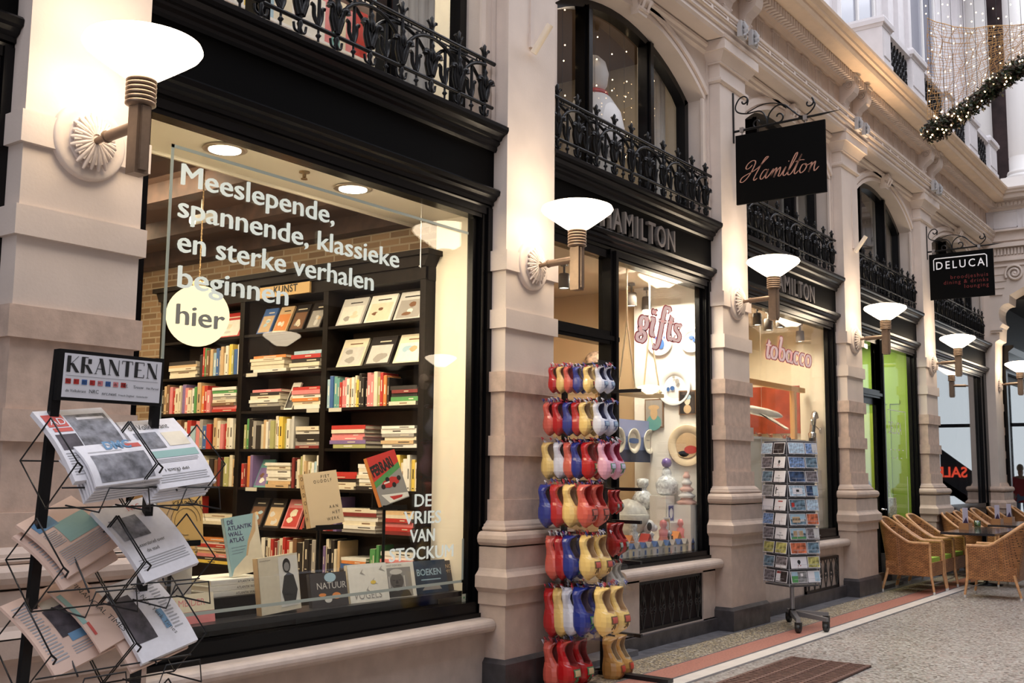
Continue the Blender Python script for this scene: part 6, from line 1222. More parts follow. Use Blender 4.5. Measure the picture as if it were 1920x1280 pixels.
# ornaments on the plinth
def orn(nm, lb, cat, px, py, y, fn, ms, z=.742, s=1):
    p = at(px, py, y=y); g = G(); g.T = Matrix.Scale(s, 4); fn(g); return tag(g.build(nm, ms, loc=(min(p.x, 9.56), y, z)), lb, cat, 'ornaments in the gift window')
DEL = mat('delft_pattern_glaze', (.62, .66, .74), .15, var=.45, vs=38, coat=.3)
def f_owl(g): g.lathe([(.05, 0), (.085, .02), (.10, .10), (.07, .15), (.04, .17), (.045, .19), (.035, .22), (.02, .24)], n=20, m=0); g.lathe([(0, .235), (.035, .25), (.045, .28), (.035, .31), (0, .325)], n=16, m=1)
r = E('pedestal_block', (9.46, 5.08, .742), 'white block carrying the vase with a purple ball', 'plinth', None); G().box((-.09, -.09, 0), (.09, .09, .53)).build('block', WHT, r)
orn('vase', 'flower patterned vase with a purple ball on top, on the white block', 'vase', 1257, 880, 5.08, f_owl, [DEL, mat('purple_ball', (.16, .10, .34), .2)], z=1.274, s=1.15)
def f_dome(g): g.lathe([(.20, 0), (.19, .08), (.15, .14), (.08, .185), (0, .20)], n=28)
orn('glass_dome', 'low dark grey dome at the right of the gift window', 'dome', 1282, 1000, 4.98, f_dome, [mat('smoky_dome', (.16, .16, .14), .15, coat=.4)], s=.85)
def f_bowl(g): g.lathe([(.06, 0), (.14, .05), (.19, .13), (.20, .2), (.19, .21), (.15, .13), (0, .06)], n=28); g.lathe([(.19, .21), (.16, .27), (.08, .33), (0, .35)], n=28)
orn('lidded_bowl', 'large white lidded bowl with flower sprigs, left in the gift window', 'bowl', 1178, 975, 5.12, f_bowl, [mat('sprigged_porcelain', (.80, .78, .70), .2, var=.12, vs=30)], z=.90, s=1.0)
o = G().box((-.16, -.14, 0), (.16, .14, .155)).build('riser_block', WHT, loc=(at(1178, 975, y=5.12).x, 5.12, .742)); tag(o, 'low white riser under the large lidded bowl', 'plinth')
def f_lamp(g): g.lathe([(.05, 0), (.09, .03), (.10, .10), (.06, .16), (.035, .18), (.04, .20), (.055, .22), (.055, .27), (.03, .28)], n=20)
orn('ginger_jar', 'pale blue ribbed jar with a domed lid behind the white dog', 'jar', 1205, 935, 5.30, f_lamp, [DEL], z=1.13, s=1.1)
o = G().box((-.12, -.10, 0), (.12, .10, .385)).build('riser_block', WHT, loc=(at(1205, 935, y=5.30).x, 5.30, .742)); tag(o, 'tall white riser under the ribbed jar', 'plinth')
def f_dog(g):
    def ell(c, rx, ry, rz, m=0): g.lathe([(math.sin(math.pi*i/9), -math.cos(math.pi*i/9)*rz) for i in range(10)], c, 14, m, sx=rx, sy=ry)
    ell((0, 0, .09), .07, .06, .10); ell((.01, -.02, .22), .06, .055, .055); ell((.06, -.04, .205), .045, .035, .032); ell((-.04, -.06, .22), .022, .02, .035, 1); ell((.105, -.045, .21), .012, .012, .012, 1); g.lathe([(.02, 0), (.02, .09)], (.03, -.05, 0), 8); g.lathe([(.02, 0), (.02, .09)], (-.02, -.05, 0), 8)
orn('dog_figurine', 'white ceramic dog figurine with a dark ear', 'figurine', 1210, 985, 4.98, f_dog, [POR, BW2], s=1.15)
def f_tile(m): return lambda g: (g.box((-.06, -.006, 0), (.06, .006, .17), 0), g.box((-.048, -.008, .012), (.048, -.006, .158), 1), g.add([(.035*math.cos(a)-.0, -.009, .085+.05*math.sin(a)) for a in [k*.6 for k in range(10)]], [tuple(range(10))], 0))
orn('tile', 'dark blue tile with a white figure shape standing against the white block', 'tile', 1257, 955, 4.96, f_tile(0), [POR, mat('cobalt', (.06, .07, .30), .3)], z=1.02)
o = G().box((-.09, -.05, 0), (.09, .05, .275)).build('riser_block', WHT, loc=(at(1257, 955, y=4.96).x, 4.96, .742)); tag(o, 'white riser under the dark blue tile', 'plinth')
orn('tile', 'tan tile with a white doll shape, left of the dark blue tile', 'tile', 1250, 975, 4.90, f_tile(0), [POR, M_('tan')], z=.90)
o = G().box((-.07, -.03, 0), (.07, .03, .155)).build('riser_block', M_('dark'), loc=(at(1250, 975, y=4.90).x, 4.90, .742)); tag(o, 'small dark riser under the tan tile', 'plinth')
def f_pag(g):
    for i in range(5): R = .10-.016*i; g.lathe([(R, i*.075), (R*1.25, i*.075+.025), (R*.7, i*.075+.055), (R*.7, i*.075+.075)], n=16, m=i % 2)
orn('stacked_pot', 'pink and white tiered porcelain pot by the right window frame', 'pot', 1296, 930, 4.86, f_pag, [mat('pink_glaze', (.78, .50, .46), .25), POR], z=1.19, s=.85)
o = G().box((-.10, -.09, 0), (.10, .09, .445)).build('riser_block', WHT, loc=(min(at(1296, 930, y=4.86).x, 9.56), 4.86, .742)); tag(o, 'white riser under the pink tiered pot', 'plinth')
def f_house(g): g.box((-.03, -.03, 0), (.03, .03, .08), 0); g.prism([(-.035, .08), (.035, .08), (0, .13)], 'y', -.032, .032, 1); g.box((-.012, -.032, .02), (.012, -.03, .06), 1)
def f_cup(g): g.lathe([(.03, 0), (.035, .01), (.04, .08), (.036, .08), (.03, .02)], n=16, m=0); g.lathe([(.041, .03), (.041, .05)], n=16, m=1)
def f_lady(g): g.lathe([(.06, 0), (.055, .03), (.025, .10), (.03, .14), (.015, .155), (.025, .175), (.02, .20), (0, .21)], n=16, m=0); g.lathe([(.057, .02), (.045, .05)], n=16, m=1)
def f_bell(g): g.lathe([(.05, 0), (.03, .05), (.02, .07), (.012, .08), (.012, .11), (.02, .12), (0, .14)], n=14, m=0)
ks = [(f_lady, 'lady figurine'), (f_house, 'canal house'), (f_cup, 'cup'), (f_bell, 'bell')]; cs = [('white', POR), ('blue patterned', DEL), ('cream', M_('cream')), ('pink', M_('pink')), ('grey', M_('silver')), ('red banded', M_('white'))]
rnd = random.Random(5); bx = []
for k in range(26):
    px = 1160+k*5.6; row = k % 2; y = 4.80 if row == 0 else 4.88; f, nm = ks[(k*7+k//4) % 4] if row else ks[(k*3) % 3+1]; cn, cm = cs[(k*5) % 6]
    p = at(px, 1040-row*16, y=y)
    if p.x > 9.55: continue
    if p.x < 7.95: continue
    o = orn(nm.replace(' ', '_').replace('lady_', ''), '%s miniature %s, %s from left, %s row of the gift window' % (cn, nm, ORD[k//2], ['front', 'second'][row]), 'ornament', px, 1040-row*16, y, f, [cm, [M_('blue'), M_('red'), M_('grey'), M_('orange')][k % 4]], s=1.0 if row == 0 else 1.5)
# back of the gift shop
tag(G().box((-1.6, 0, 0), (.6, .4, 1.1)).build('shop_counter', mat('brown_counter', (.22, .09, .035), .5), loc=(9.0, 7.3, .16)), 'brown wooden counter at the back of the gift shop behind the blue board', 'counter')
r = E('shelf_unit', (9.2, 7.98, .16), 'brown wooden shelf unit at the back of the gift shop', 'shelf')
g = G(); g.box((-1.3, 0, 0), (-1.26, .4, 2.3)); g.box((-.3, 0, 0), (-.26, .4, 2.3)); g.box((.40, 0, 0), (.44, .4, 2.3)); g.box((-1.3, .38, 0), (.44, .4, 2.3)); g.build('frame', mat('brown_counter', ()), r)
g = G()
for z in (.5, 1.0, 1.5, 2.0, 2.28): g.box((-1.3, 0, z), (.44, .4, z+.03))
g.build('shelves', mat('brown_counter', ()), r)
for i, (px, py) in enumerate(((1148, 672), (1118, 680))):
    p = at(px, py, y=6.0); r = E('hanging_globe', p, ['striped wooden hanging globe behind the door post', 'second striped hanging globe left of the door post'][i], 'ornament'); g = G(); g.lathe([(.13*math.sin(math.pi*k/14), -.13*math.cos(math.pi*k/14)) for k in range(15)], n=24); g.build('globe', wicker('striped_globe', (.6, .5, .4)), r) if 0 else g.build('globe', mat('striped_globe', (.45, .33, .25), .5, var=.8, vs=20), r)
    g = G(); g.tube([(0, 0, .13), (0, 0, 3.42-p.z)], .003, 4); g.build('cord', BLKM, r)
p = at(1107, 660, y=7.2); tag(G().box((-.10, -.03, -.06), (.10, .03, .08)).build('exit_box', mat('red_box', (.45, .08, .04), .5), loc=(p.x, p.y, p.z)), 'small red box high inside the gift shop above the clog rack', 'box'); G().box((p.x-.01, p.y-.01, p.z+.08), (p.x+.01, p.y+.01, 3.42)).build('trim_90', BLKM, kind='structure')
# painted words gifts and tobacco on the panes
EL = lambda cx, cz, rx, rz, a0=0, a1=2*math.pi, n=14: [(cx+rx*math.cos(a0+(a1-a0)*i/n), cz+rz*math.sin(a0+(a1-a0)*i/n)) for i in range(n+1)]
GLY = {'o': ([EL(.30, .5, .24, .48, 1.2, 1.2+2*math.pi)], .66), 'c': ([EL(.30, .5, .24, .48, .8, 5.4)], .58), 'a': ([EL(.28, .5, .22, .46, 1.0, 1.0+2*math.pi), [(.52, .95), (.50, .5), (.50, .12), (.60, .02), (.70, .12)]], .74),
       't': ([[(.32, 1.45), (.24, .9), (.20, .3), (.24, .04), (.36, .0), (.46, .16)], [(.04, 1.02), (.5, 1.06)]], .50), 'b': ([[(.06, 1.85), (.22, 1.9), (.16, 1.2), (.14, .5), (.18, .12)], EL(.36, .5, .22, .48, 2.4, 2.4+2*math.pi)], .74),
       'i': ([[(.02, .92), (.20, .98), (.16, .5), (.16, .12), (.26, 0), (.36, .14)], EL(.22, 1.42, .05, .05)], .42), 'f': ([[(.78, 1.62), (.70, 1.86), (.50, 1.86), (.40, 1.5), (.32, .6), (.22, -.4), (.06, -.72), (-.10, -.62)], [(.10, .98), (.62, 1.0)]], .62),
       's': ([[(.46, .82), (.36, .98), (.16, .94), (.12, .72), (.30, .5), (.42, .28), (.34, .04), (.12, .0), (.02, .18)]], .56), 'g': ([EL(.28, .62, .20, .34, .8, .8+2*math.pi), [(.42, .88), (.56, .98)], [(.18, .32), (.10, .16), (.34, .04), (.44, -.22), (.26, -.5), (.02, -.40), (.02, -.16), (.24, .0)]], .64)}
def word(s, a, b, xh, lb):
    pa, pb = at(*a, y=4.712), at(*b, y=4.712); tot = sum(GLY[c][1] for c in s); k = (pb.x-pa.x)/tot
    r = E('window_lettering', pa, lb, 'lettering', None); x = 0
    for c in s:
        st, w_ = GLY[c]
        for nm, wd, e, m in (('letter_outline', .105, .0, mat('rose_red_outline', (.55, .10, .12), .5)), ('letter', .070, .0012, mat('pale_pink_film', (.86, .62, .58), .5, emit=(1, .7, .65), es=.12))):
            g = G(); M = frame((0, -e, 0), (1, 0, 0), (0, 0, 1)) @ Matrix(((k, xh*.22, 0, x), (0, xh, 0, 0), (0, 0, 1, 0), (0, 0, 0, 1)))
            for pts in st:
                cc = curve([(p_[0], p_[1], 0) for p_ in pts], 5); n = len(cc); A_, B2 = [], []
                for i, p_ in enumerate(cc):
                    d = cc[min(i+1, n-1)]-cc[max(i-1, 0)]; d = Vector((d.x*k, d.y*xh, 0)).normalized(); nn = Vector((-d.y/k, d.x/xh, 0)); ww = wd*.16*(.55+1.3*abs(d.y))*1.6+(wd-.070)*.11
                    A_.append(M @ (p_+nn*ww)); B2.append(M @ (p_-nn*ww))
                g.strip(A_, B2)
            g.build(nm, m, r)
        x += w_*k
word('gifts', (1196, 622), (1277, 628), .155, 'tall pink italic word gifts painted on the gift shop pane')
word('tobacco', (1434, 668), (1521, 682), .135, 'tall pink italic word tobacco painted on the tobacco pane')
# ================================================================ TOBACCO SHOP
G().box((13.30, 4.765, .6), (13.335, 5.12, 3.5)).build('wall_tobacco_side', mat('cream_reveal', ()), kind='structure')
G().box((10.32, 5.9, .16), (13.36, 6.0, 3.5)).build('wall_tobacco_back', mat('beige_linen_wall', (.68, .56, .40), .8, var=.08), kind='structure')
G().box((10.32, 4.92, 3.46), (13.36, 6, 3.56)).build('ceiling_tobacco', mat('tan_ceiling', ()), kind='structure')
area('tobacco_light', (12.0, 5.2, 3.42), (0, math.radians(10), 0), 1.6, .4, 45, (1, .84, .62))
r = E('cabinet', (12.2, 5.07, .16), 'cream panelled display cabinet filling the lower tobacco window', 'cabinet'); g = G(); g.box((-1.8, 0, 0), (1.09, .3, 1.74)); g.build('body', mat('cream_lacquer_block', ()), r)
g = G(); g.box((-1.8, -.29, 0), (1.09, -.01, .66)); g.build('display_floor', mat('cream_lacquer_block', ()), r)
g = G(); g.box((-1.8, -.02, 1.74), (1.09, .32, 1.77)); g.build('top_edge', WHT, r)
tag(G().box((-.03, 0, 0), (0, .76, .62)).build('mahogany_board', mat('red_mahogany', (.36, .055, .02), .25, var=.3, vs=5), loc=(13.345, 5.13, 2.02)), 'glossy red mahogany board behind the model aeroplane', 'board')
r = E('post_frame', (12.87, 5.04, 1.93), 'light orange wooden post and beam frame in the tobacco window', 'frame'); G().box((-.05, -.03, 0), (.03, .03, .60)).build('post', mat('orange_pine', (.72, .40, .14), .45), r); G().box((-1.7, -.03, .60), (.33, .03, .66)).build('beam', mat('orange_pine', ()), r)
# aeroplane
p = at(1428, 772, y=5.1); r = E('model_aeroplane', p, 'white model aeroplane hanging in the tobacco window', 'model')
WHG = mat('model_white_gloss', (.88, .85, .78), .25, coat=.3)
g = G(); d = Vector((.62, -.12, -.05)).normalized(); g.tube([d*t for t in (-.42, -.36, -.2, .1, .3, .40, .45)], [.01, .035, .052, .055, .045, .025, .004], 14); g.build('fuselage', WHG, r)
g = G(); g.add([(-.12, .0, .0), (.12, -.02, 0), (-.05, .42, .10), (-.15, .42, .10)], [(0, 1, 2, 3)]); g.add([(-.12, 0, -.015), (.12, -.02, -.015), (-.05, .42, .085), (-.15, .42, .085)], [(3, 2, 1, 0)]); g.build('wing', WHG, r)
g = G(); g.add([(-.12, 0, 0), (.14, 0, -.02), (.10, -.30, -.20), (-.02, -.30, -.20)], [(0, 1, 2, 3)]); g.add([(-.12, 0, -.02), (.14, 0, -.04), (.10, -.30, -.215), (-.02, -.30, -.215)], [(3, 2, 1, 0)]); g.build('wing', WHG, r)
g = G(); g.prism([(-.42, .02), (-.28, .04), (-.40, .26), (-.46, .26)], 'y', .06, .08); g.build('tail_fin', WHG, r)
g = G(); g.tube([(0, 0, .04), (0, 0, 3.44-p.z)], .0015, 4); g.build('wire', M_('white'), r)
for i, px in enumerate((1422, 1443, 1469, 1482)):
    p = at(px, 806, y=5.2); g = G(); g.tube(curve([(-.09, 0, .045), (-.03, 0, .02), (.02, 0, .0)], 4), [.006]*4+[.008]*5, 6); g.lathe([(.02, 0), (.025, .02), (.022, .05), (.016, .05), (.014, .01)], (.035, 0, -.01), 12)
    tag(g.build('tobacco_pipe', mat('briar', (.20, .06, .025), .3, var=.3), loc=(min(p.x, 13.1), 5.2, 1.945)), ['brown tobacco pipe under the aeroplane tail', 'brown tobacco pipe under the aeroplane wing', 'dark brown pipe beside the wooden post', 'thin pipe right of the wooden post'][i], 'pipe', 'pipes on the cabinet top')
p = at(1533, 800, y=4.88); r = E('lever_corkscrew', (13.12, 4.90, 1.55), 'large chrome and black lever device on the cream side wall of the tobacco window', 'corkscrew'); CHR = mat('chrome', ())
g = G(); g.lathe([(.06, 0), (.06, .02), (.03, .03), (.028, .30), (.045, .32), (.045, .40)], n=18); g.build('black_body', mat('black_device', (.02, .02, .02), .25), r)
g = G(); g.lathe([(.048, .40), (.05, .46), (.03, .48)], n=18); g.tube(curve([(0, 0, .46), (0, -.02, .62), (.05, -.02, .72), (.10, -.02, .66)], 4), .035, 10); g.tube([(.04, -.03, .55), (.15, -.05, .50)], .010, 6); g.lathe([(.04, -.01), (.045, 0), (.04, .01)], (.16, -.05, .50), 16, ax='y'); g.lathe([(.04, -.01), (.045, 0), (.04, .01)], (-.07, -.03, .60), 16, ax='y'); g.build('chrome_head', CHR, r)
o = G().box((-.08, -.08, 0), (.08, .08, .728)).build('riser_block', mat('cream_lacquer_block', ()), loc=(13.12, 4.90, .8205)); tag(o, 'slim cream riser under the lever device in the tobacco window', 'plinth')
for i, (px, py, w_, h_, c, lb) in enumerate(((1425, 930, .13, .14, 'dark', 'dark square box left of the postcard stand in the tobacco window'), (1416, 905, .03, .20, 'cream', 'slim cream bottle behind the dark box in the tobacco window'), (1428, 895, .025, .28, 'red', 'slim red tube behind the dark box in the tobacco window'), (1420, 990, .12, .08, 'white', 'small white box low beside the postcard stand'))):
    p = at(px, py, y=4.93); g = G(); z = .821 if i == 3 else 1.16 if 0 else 1.0
    (g.box((-w_, -w_, 0), (w_, w_, h_*1.2)) if i in (0, 3) else g.lathe([(w_, 0), (w_, h_*.7), (w_*.5, h_*.8), (w_*.5, h_)], n=12)); tag(g.build(['box', 'bottle', 'tube', 'box'][i], M_(c), loc=(p.x, 4.91, z if i != 0 else 1.0)), lb, 'box' if i in (0, 3) else 'bottle')
o = G().box((-.16, -.10, 0), (.30, .13, .178)).build('riser_block', mat('cream_lacquer_block', ()), loc=(at(1418, 930, y=4.93).x, 4.91, .821)); tag(o, 'cream riser under the dark square box in the tobacco window', 'plinth')
# ================================================================ GREEN SHOP
LIM = mat('lime_green_wall', (.24, .38, .035), .6); LIM2 = mat('bright_lime_door', (.44, .56, .07), .5)
G().box((16.90, 4.765, .16), (16.975, 7.0, 3.56)).build('wall_green_side', LIM, kind='structure'); G().box((14.0, 7.0, .16), (16.98, 7.1, 3.56)).build('wall_green_back', LIM, kind='structure')
g = G(); g.box((16.885, 5.05, .16), (16.90, 5.09, 2.6)); g.box((16.885, 5.20, .16), (16.90, 5.24, 3.5)); g.box((16.885, 4.9, 2.6), (16.90, 5.6, 2.66)); g.build('trim_91', mat('green_panel_edge', (.26, .42, .03), .6), kind='structure')
W = E('door_3', (16.88, 5.6, .16), kind='structure'); G().box((0, -.33, 0), (.015, .5, 2.3)).build('door_leaf', LIM2, W)
area('green_light', (15.8, 5.6, 3.5), (0, 0, 0), 1.6, 1.2, 36, (1, .93, .72))
r = E('window_lettering', at(1666, 812, y=4.712), 'thin white DELUCA lettering with a bracket line on the green-lit pane', 'lettering'); g = G(); text(g, 'DELUCA', .26, frame((0, 0, 0), (1, 0, 0), (0, 0, 1)), wide=.62, space=1.05); g.build('letters', mat('thin_white_film', (.8, .85, .75), .5), r)
g = G(); g.box((.0, -.001, .34), (.86, .001, .352)); g.box((.85, -.001, -.35), (.862, .001, .352)); g.box((.85, -.001, -1.3), (.87, .001, -.62)); g.box((0, -.001, .2), (.008, .001, .35)); [g.box((.05+.1*i, -.001, -.24-.12*(i % 2)), (.12+.1*i, .001, -.225-.12*(i % 2))) for i in range(7)]; g.build('bracket_line', mat('thin_white_film', ()), r)
r = E('shelf_unit', (16.35, 6.1, .16), 'pale shelf with black appliances seen through the green shop door', 'shelf'); g = G(); g.box((-.5, 0, 0), (.5, .38, 2.3)); g.build('cream_back', mat('cream_lacquer_block', ()), r)
for i in range(4): g = G(); g.box((-.3, -.25, .55+i*.27), (.35, 0, .57+i*.27)); g.build('shelf', M_('grey'), r); g = G(); g.box((-.2+.05*i, -.22, .57+i*.27), (.15+.05*i, -.02, .72+i*.27)); g.build('appliance', M_('dark') if i % 2 == 0 else M_('silver'), r)
def skinned(name, V, Eg, R, mt, parent=None, sub=2):
    me = bpy.data.meshes.new(name); me.from_pydata(V, Eg, []); o = bpy.data.objects.new(name, me); C.objects.link(o); m_ = o.modifiers.new('s', 'SKIN')
    for i, rr in enumerate(R): rr = rr if isinstance(rr, tuple) else (rr, rr); me.skin_vertices[0].data[i].radius = rr
    me.skin_vertices[0].data[0].use_root = True; s_ = o.modifiers.new('u', 'SUBSURF'); s_.levels = sub; s_.render_levels = sub
    dg = bpy.context.evaluated_depsgraph_get(); dg.update(); nm = bpy.data.meshes.new_from_object(o.evaluated_get(dg)); bpy.data.objects.remove(o)
    o = bpy.data.objects.new(name, nm); C.objects.link(o); nm.materials.clear(); nm.materials.append(mt); nm.polygons.foreach_set('use_smooth', [True]*len(nm.polygons))
    if parent: o.parent = parent
    return o
def person(loc, rz, label, coat, trousers, hair, skin=(.55, .34, .24), bend=0):
    r = E('person', loc, label, 'person', rz=rz); B = bend
    SK = mat('skin_tone', skin, .5); sp = lambda z: (0, -B*max(0, z-.9)*.9, z-B*max(0, z-.9)*.25)
    V = [sp(.95), sp(1.20), sp(1.42), sp(1.50), (0, sp(1.58)[1]-.02, sp(1.58)[2]), (0, sp(1.70)[1]-.01, sp(1.70)[2]), (.19, sp(1.42)[1], sp(1.42)[2]), (.24, sp(1.15)[1]+.02, sp(1.15)[2]), (.22, sp(1.15)[1]-.16, sp(1.15)[2]-.16), (.21, sp(1.15)[1]-.23, sp(1.15)[2]-.20),
         (-.19, sp(1.42)[1], sp(1.42)[2]), (-.25, sp(1.15)[1]+.02, sp(1.15)[2]), (-.24, sp(1.15)[1]-.05, sp(1.15)[2]-.24), (-.24, sp(1.15)[1]-.07, sp(1.15)[2]-.33), (.10, 0, .88), (.11, -.01, .50), (.11, 0, .09), (.12, -.13, .04), (-.10, 0, .88), (-.11, .01, .50), (-.11, .02, .09), (-.12, -.11, .04)]
    Eg = [(0, 1), (1, 2), (2, 3), (3, 4), (4, 5), (2, 6), (6, 7), (7, 8), (8, 9), (2, 10), (10, 11), (11, 12), (12, 13), (0, 14), (14, 15), (15, 16), (16, 17), (0, 18), (18, 19), (19, 20), (20, 21)]
    R = [.13, .12, .12, .05, .085, .075, .06, .045, .035, .03, .06, .045, .035, .03, .09, .06, .045, .04, .09, .06, .045, .04]
    skinned('body', V, Eg, R, SK, r)
    for sgn, hp, dr in ((1, V[9], Vector((-.1, -.7, -.5))), (-1, V[13], Vector((0, -.2, -1)))):
        h0 = Vector(hp); dr.normalize()
        for k in range(5): o_ = Vector((sgn*(-.028+.014*k), 0, 0)); l = (.05, .075, .08, .075, .06)[k]; st = h0+o_*.8; skinned('finger', [st, st+dr*l*.5+Vector((0, -.004, 0)), st+dr*l+Vector((0, .010, -.008))], [(0, 1), (1, 2)], [.009, .008, .006], SK, r, 1)
    skinned('coat', [V[0], V[1], V[2], V[6], V[7], V[8], V[10], V[11], V[12], (0, .0, .78)], [(0, 1), (1, 2), (2, 3), (3, 4), (4, 5), (2, 6), (6, 7), (7, 8), (0, 9)], [(.19, .15), (.18, .15), (.16, .13), .085, .07, .055, .085, .07, .055, (.20, .16)], coat, r)
    skinned('trousers', [(0, 0, .86), V[14], V[15], V[16], V[18], V[19], V[20]], [(0, 1), (1, 2), (2, 3), (0, 4), (4, 5), (5, 6)], [(.16, .13), .10, .075, .06, .10, .075, .06], trousers, r)
    h = Vector(V[5]); g = G()
    g.lathe([(math.sin(math.pi*i/12)*.098, -math.cos(math.pi*i/12)*.115) for i in range(3, 13)], (h.x, h.y+.022, h.z+.015), 18, sx=.92, sy=1); g.build('hair', hair, r)
    g = G(); fy = h.y-.083
    for s in (-1, 1): g.lathe([(0, -.008), (.009, 0), (0, .008)], (s*.032, fy, h.z-.015), 8); 
    g.build('eyes', INK, r); g = G(); g.lathe([(0, -.02), (.014, -.012), (.006, .02), (0, .025)], (0, fy-.008, h.z-.045), 8); g.build('nose', SK, r); g = G(); g.box((-.022, fy-.004, h.z-.078), (.022, fy+.004, h.z-.070)); g.build('mouth', mat('lips', (.35, .12, .1), .5), r)
    return r
p = at(1650, 920, y=5.05)
person((min(p.x-.15, 16.35), 5.15, .16), math.radians(200), 'person in a black coat seen from behind through the green-lit pane, bending forward', mat('black_coat', (.012, .012, .015), .7), mat('dark_trousers', (.02, .02, .025), .8), mat('dark_hair', (.02, .015, .01), .6), bend=.45)
p = at(1668, 948, y=4.90)
g = G(); g.prism([(-.16, 0), (.16, 0), (.19, .10), (.17, .28), (-.17, .28), (-.19, .10)], 'y', -.07, .07); g.tube(curve([(-.12, 0, .28), (-.06, 0, .46), (.0, 0, .52), (.06, 0, .46), (.12, 0, .28)], 4), .007, 5); o = g.build('woven_bag', mat('woven_straw', (.55, .56, .42), .8, var=.6, vs=40), loc=(min(p.x, 16.6), 4.92, p.z-.16)); tag(o, 'woven pale straw bag held low behind the green-lit pane', 'bag')
o2 = G().box((-.2, -.1, 0), (.2, .1, p.z-.16-.162)).build('bench_block', M_('dark'), loc=(min(p.x, 16.6), 4.92, .16)); tag(o2, 'dark block behind the wicker chairs under the straw bag', 'bench')
p = at(1914, 900, x=32.0); person((32.0, 2*4.47-p.y, 0), math.radians(-110), 'distant person in a red coat and blue jeans in the passage at the right edge', mat('red_coat', (.50, .05, .06), .7), mat('blue_jeans', (.16, .24, .38), .8), mat('light_hair', (.4, .3, .2), .6))
# ================================================================ CAFE WINDOW, END PILASTER, PASSAGE
G().box((17.6, 5.2, .16), (21.6, 5.3, 3.56)).build('wall_cafe_inner', mat('dark_brown_inner', (.035, .02, .018), .6), kind='structure')
g = G()
for i in range(14): g.tube([(20.6+i*.035, 4.95+.02*(i % 2), .17), (20.6+i*.035, 4.95+.02*(i % 2), 3.55)], .028, 6)
tag(g.build('curtain', mat('oxblood_curtain', (.09, .012, .02), .8)), 'dark oxblood curtain at the right of the cafe window', 'curtain')
g = G(); x0 = 21.66; stack(g, x0, x0+.60, 4.505, 4.64, [(0, .224, .12, .12, 0)]+[(a, b, .095, .095, 0) for a, b in ((.224, .80),)]+[(.80, .90, .115, .12, 0), (.90, 1.0, .148, .148, 0), (1.0, 1.05, .148, .105, 0), (1.05, 1.19, .105, .105, 0)]+torus_segs(1.2, 1.3, .085, .045, 0)+[(1.3, 1.372, .06, .028, 0), (1.372, 1.52, .024, .024, 0), (1.52, 1.83, 0, 0, 0), (1.83, 1.97, .024, .024, 0), (1.97, 2.28, 0, 0, 0), (2.28, 2.43, .024, .024, 0)])
g.build('trim_92', S_LO, kind='structure'); g = G(); stack(g, x0, x0+.60, 4.505, 4.64, [(2.43, 2.74, 0, 0, 0), (2.74, 2.88, .024, .024, 0), (2.88, 3.16, 0, 0, 0), (3.16, 3.31, .024, .024, 0), (3.31, 4.3, 0, 0, 0)]); g.build('trim_93', S_UP, kind='structure')
g = G(); g.T = Matrix.Translation((40, -2.435, 1.5)); W = Matrix(((1, 0, 0, 0), (0, 0, 1, 0), (0, 1, 0, 0), (0, 0, 0, 1)))
# street front beyond the arch: black cornice, bright reflecting window
g = G(); g.box((22.3, 4.42, 3.5), (33, 4.5, 3.56)); g.box((22.3, 4.36, 3.56), (33, 4.5, 3.9)); g.prism([(4.5, 3.9), (4.36, 3.9), (4.26, 3.98), (4.26, 4.03), (4.5, 4.03)], 'x', 22.3, 33); g.box((22.3, 4.42, 0), (22.45, 4.5, 3.5)); g.build('trim_94', BLK, kind='structure')
W = E('window_30', (25, 4.47, 0), kind='structure'); G().box((-2.5, 0, .3), (7.5, .01, 3.3)).build('pane', glass('reflecting_window_glass'), W); g = G(); g.box((-.4, -.03, .3), (-.3, .02, 3.4)); g.box((2.2, -.03, .3), (2.3, .02, 3.4)); g.build('mullion', BLK, W)
# ================================================================ UPPER WINDOWS
for b in range(1, 6):
    cx = (BAYS[b][0]+BAYS[b][1])/2
    for s in (-1, 1):
        g = G(); n = 9
        for i in range(n): x = cx+s*(1.22-.055*i); g.tube([(x, 5.02+.02*(i % 2), 4.05), (x-s*.01, 5.02+.02*(i % 2), 4.9), (x, 5.02+.02*(i % 2), 5.89)], .036, 6)
        if b in (1, 2) and s == -1: continue
        tag(g.build('curtain', mat('cream_curtain', (.70, .66, .58), .85)), 'cream curtain at the %s of the arched window above the %s' % ('right' if s > 0 else 'left', ['', 'bookshop', 'gift shop', 'tobacco shop', 'green-lit shop', 'cafe window'][b]), 'curtain', 'cream upstairs curtains')
    G().box((BAYS[b][0]-.3, 6.6 if b > 1 else 5.62, 4.0), (BAYS[b][1]+.3, 6.65 if b > 1 else 5.67, 5.9)).build('wall_upper_room_%d' % b, mat('brown_upstairs_wall', (.16, .10, .065), .7) if b > 1 else WALLW, kind='structure')
area('upstairs_book_light', (4.6, 5.2, 5.85), (0, 0, 0), 2, .4, 26, (1, .92, .82)); area('upstairs_gift_light', (8.2, 5.6, 5.85), (0, 0, 0), 1.5, .6, 4, (1, .8, .6))
r = E('upstairs_bookcase', (4.9, 5.55, 4.03), 'white upstairs bookcase behind the nearest balcony railing', 'bookcase')
for z in (.02, .48, .94): G().box((-1.3, -.16, z), (1.1, .05, z+.02)).build('shelf', WHT, r)
cl = ['white', 'pink', 'white', 'cream', 'sky', 'white', 'red', 'white', 'yellow', 'cream', 'pink', 'white', 'blue', 'white', 'cream', 'teal', 'white', 'pink', 'yellow', 'white', 'cream', 'red', 'white', 'sky']
g = G(); names = list(COL)
for row in range(3):
    x = -1.25; k = 0
    while x < 1.05:
        t = random.uniform(.04, .13); h = random.uniform(.28, .40); c = cl[(k*5+row*7) % 24]; g.box((x, -.15, .022+.46*row+.02), (x+t, -.01, .042+.46*row+h), names.index(c)); x += t; k += 1
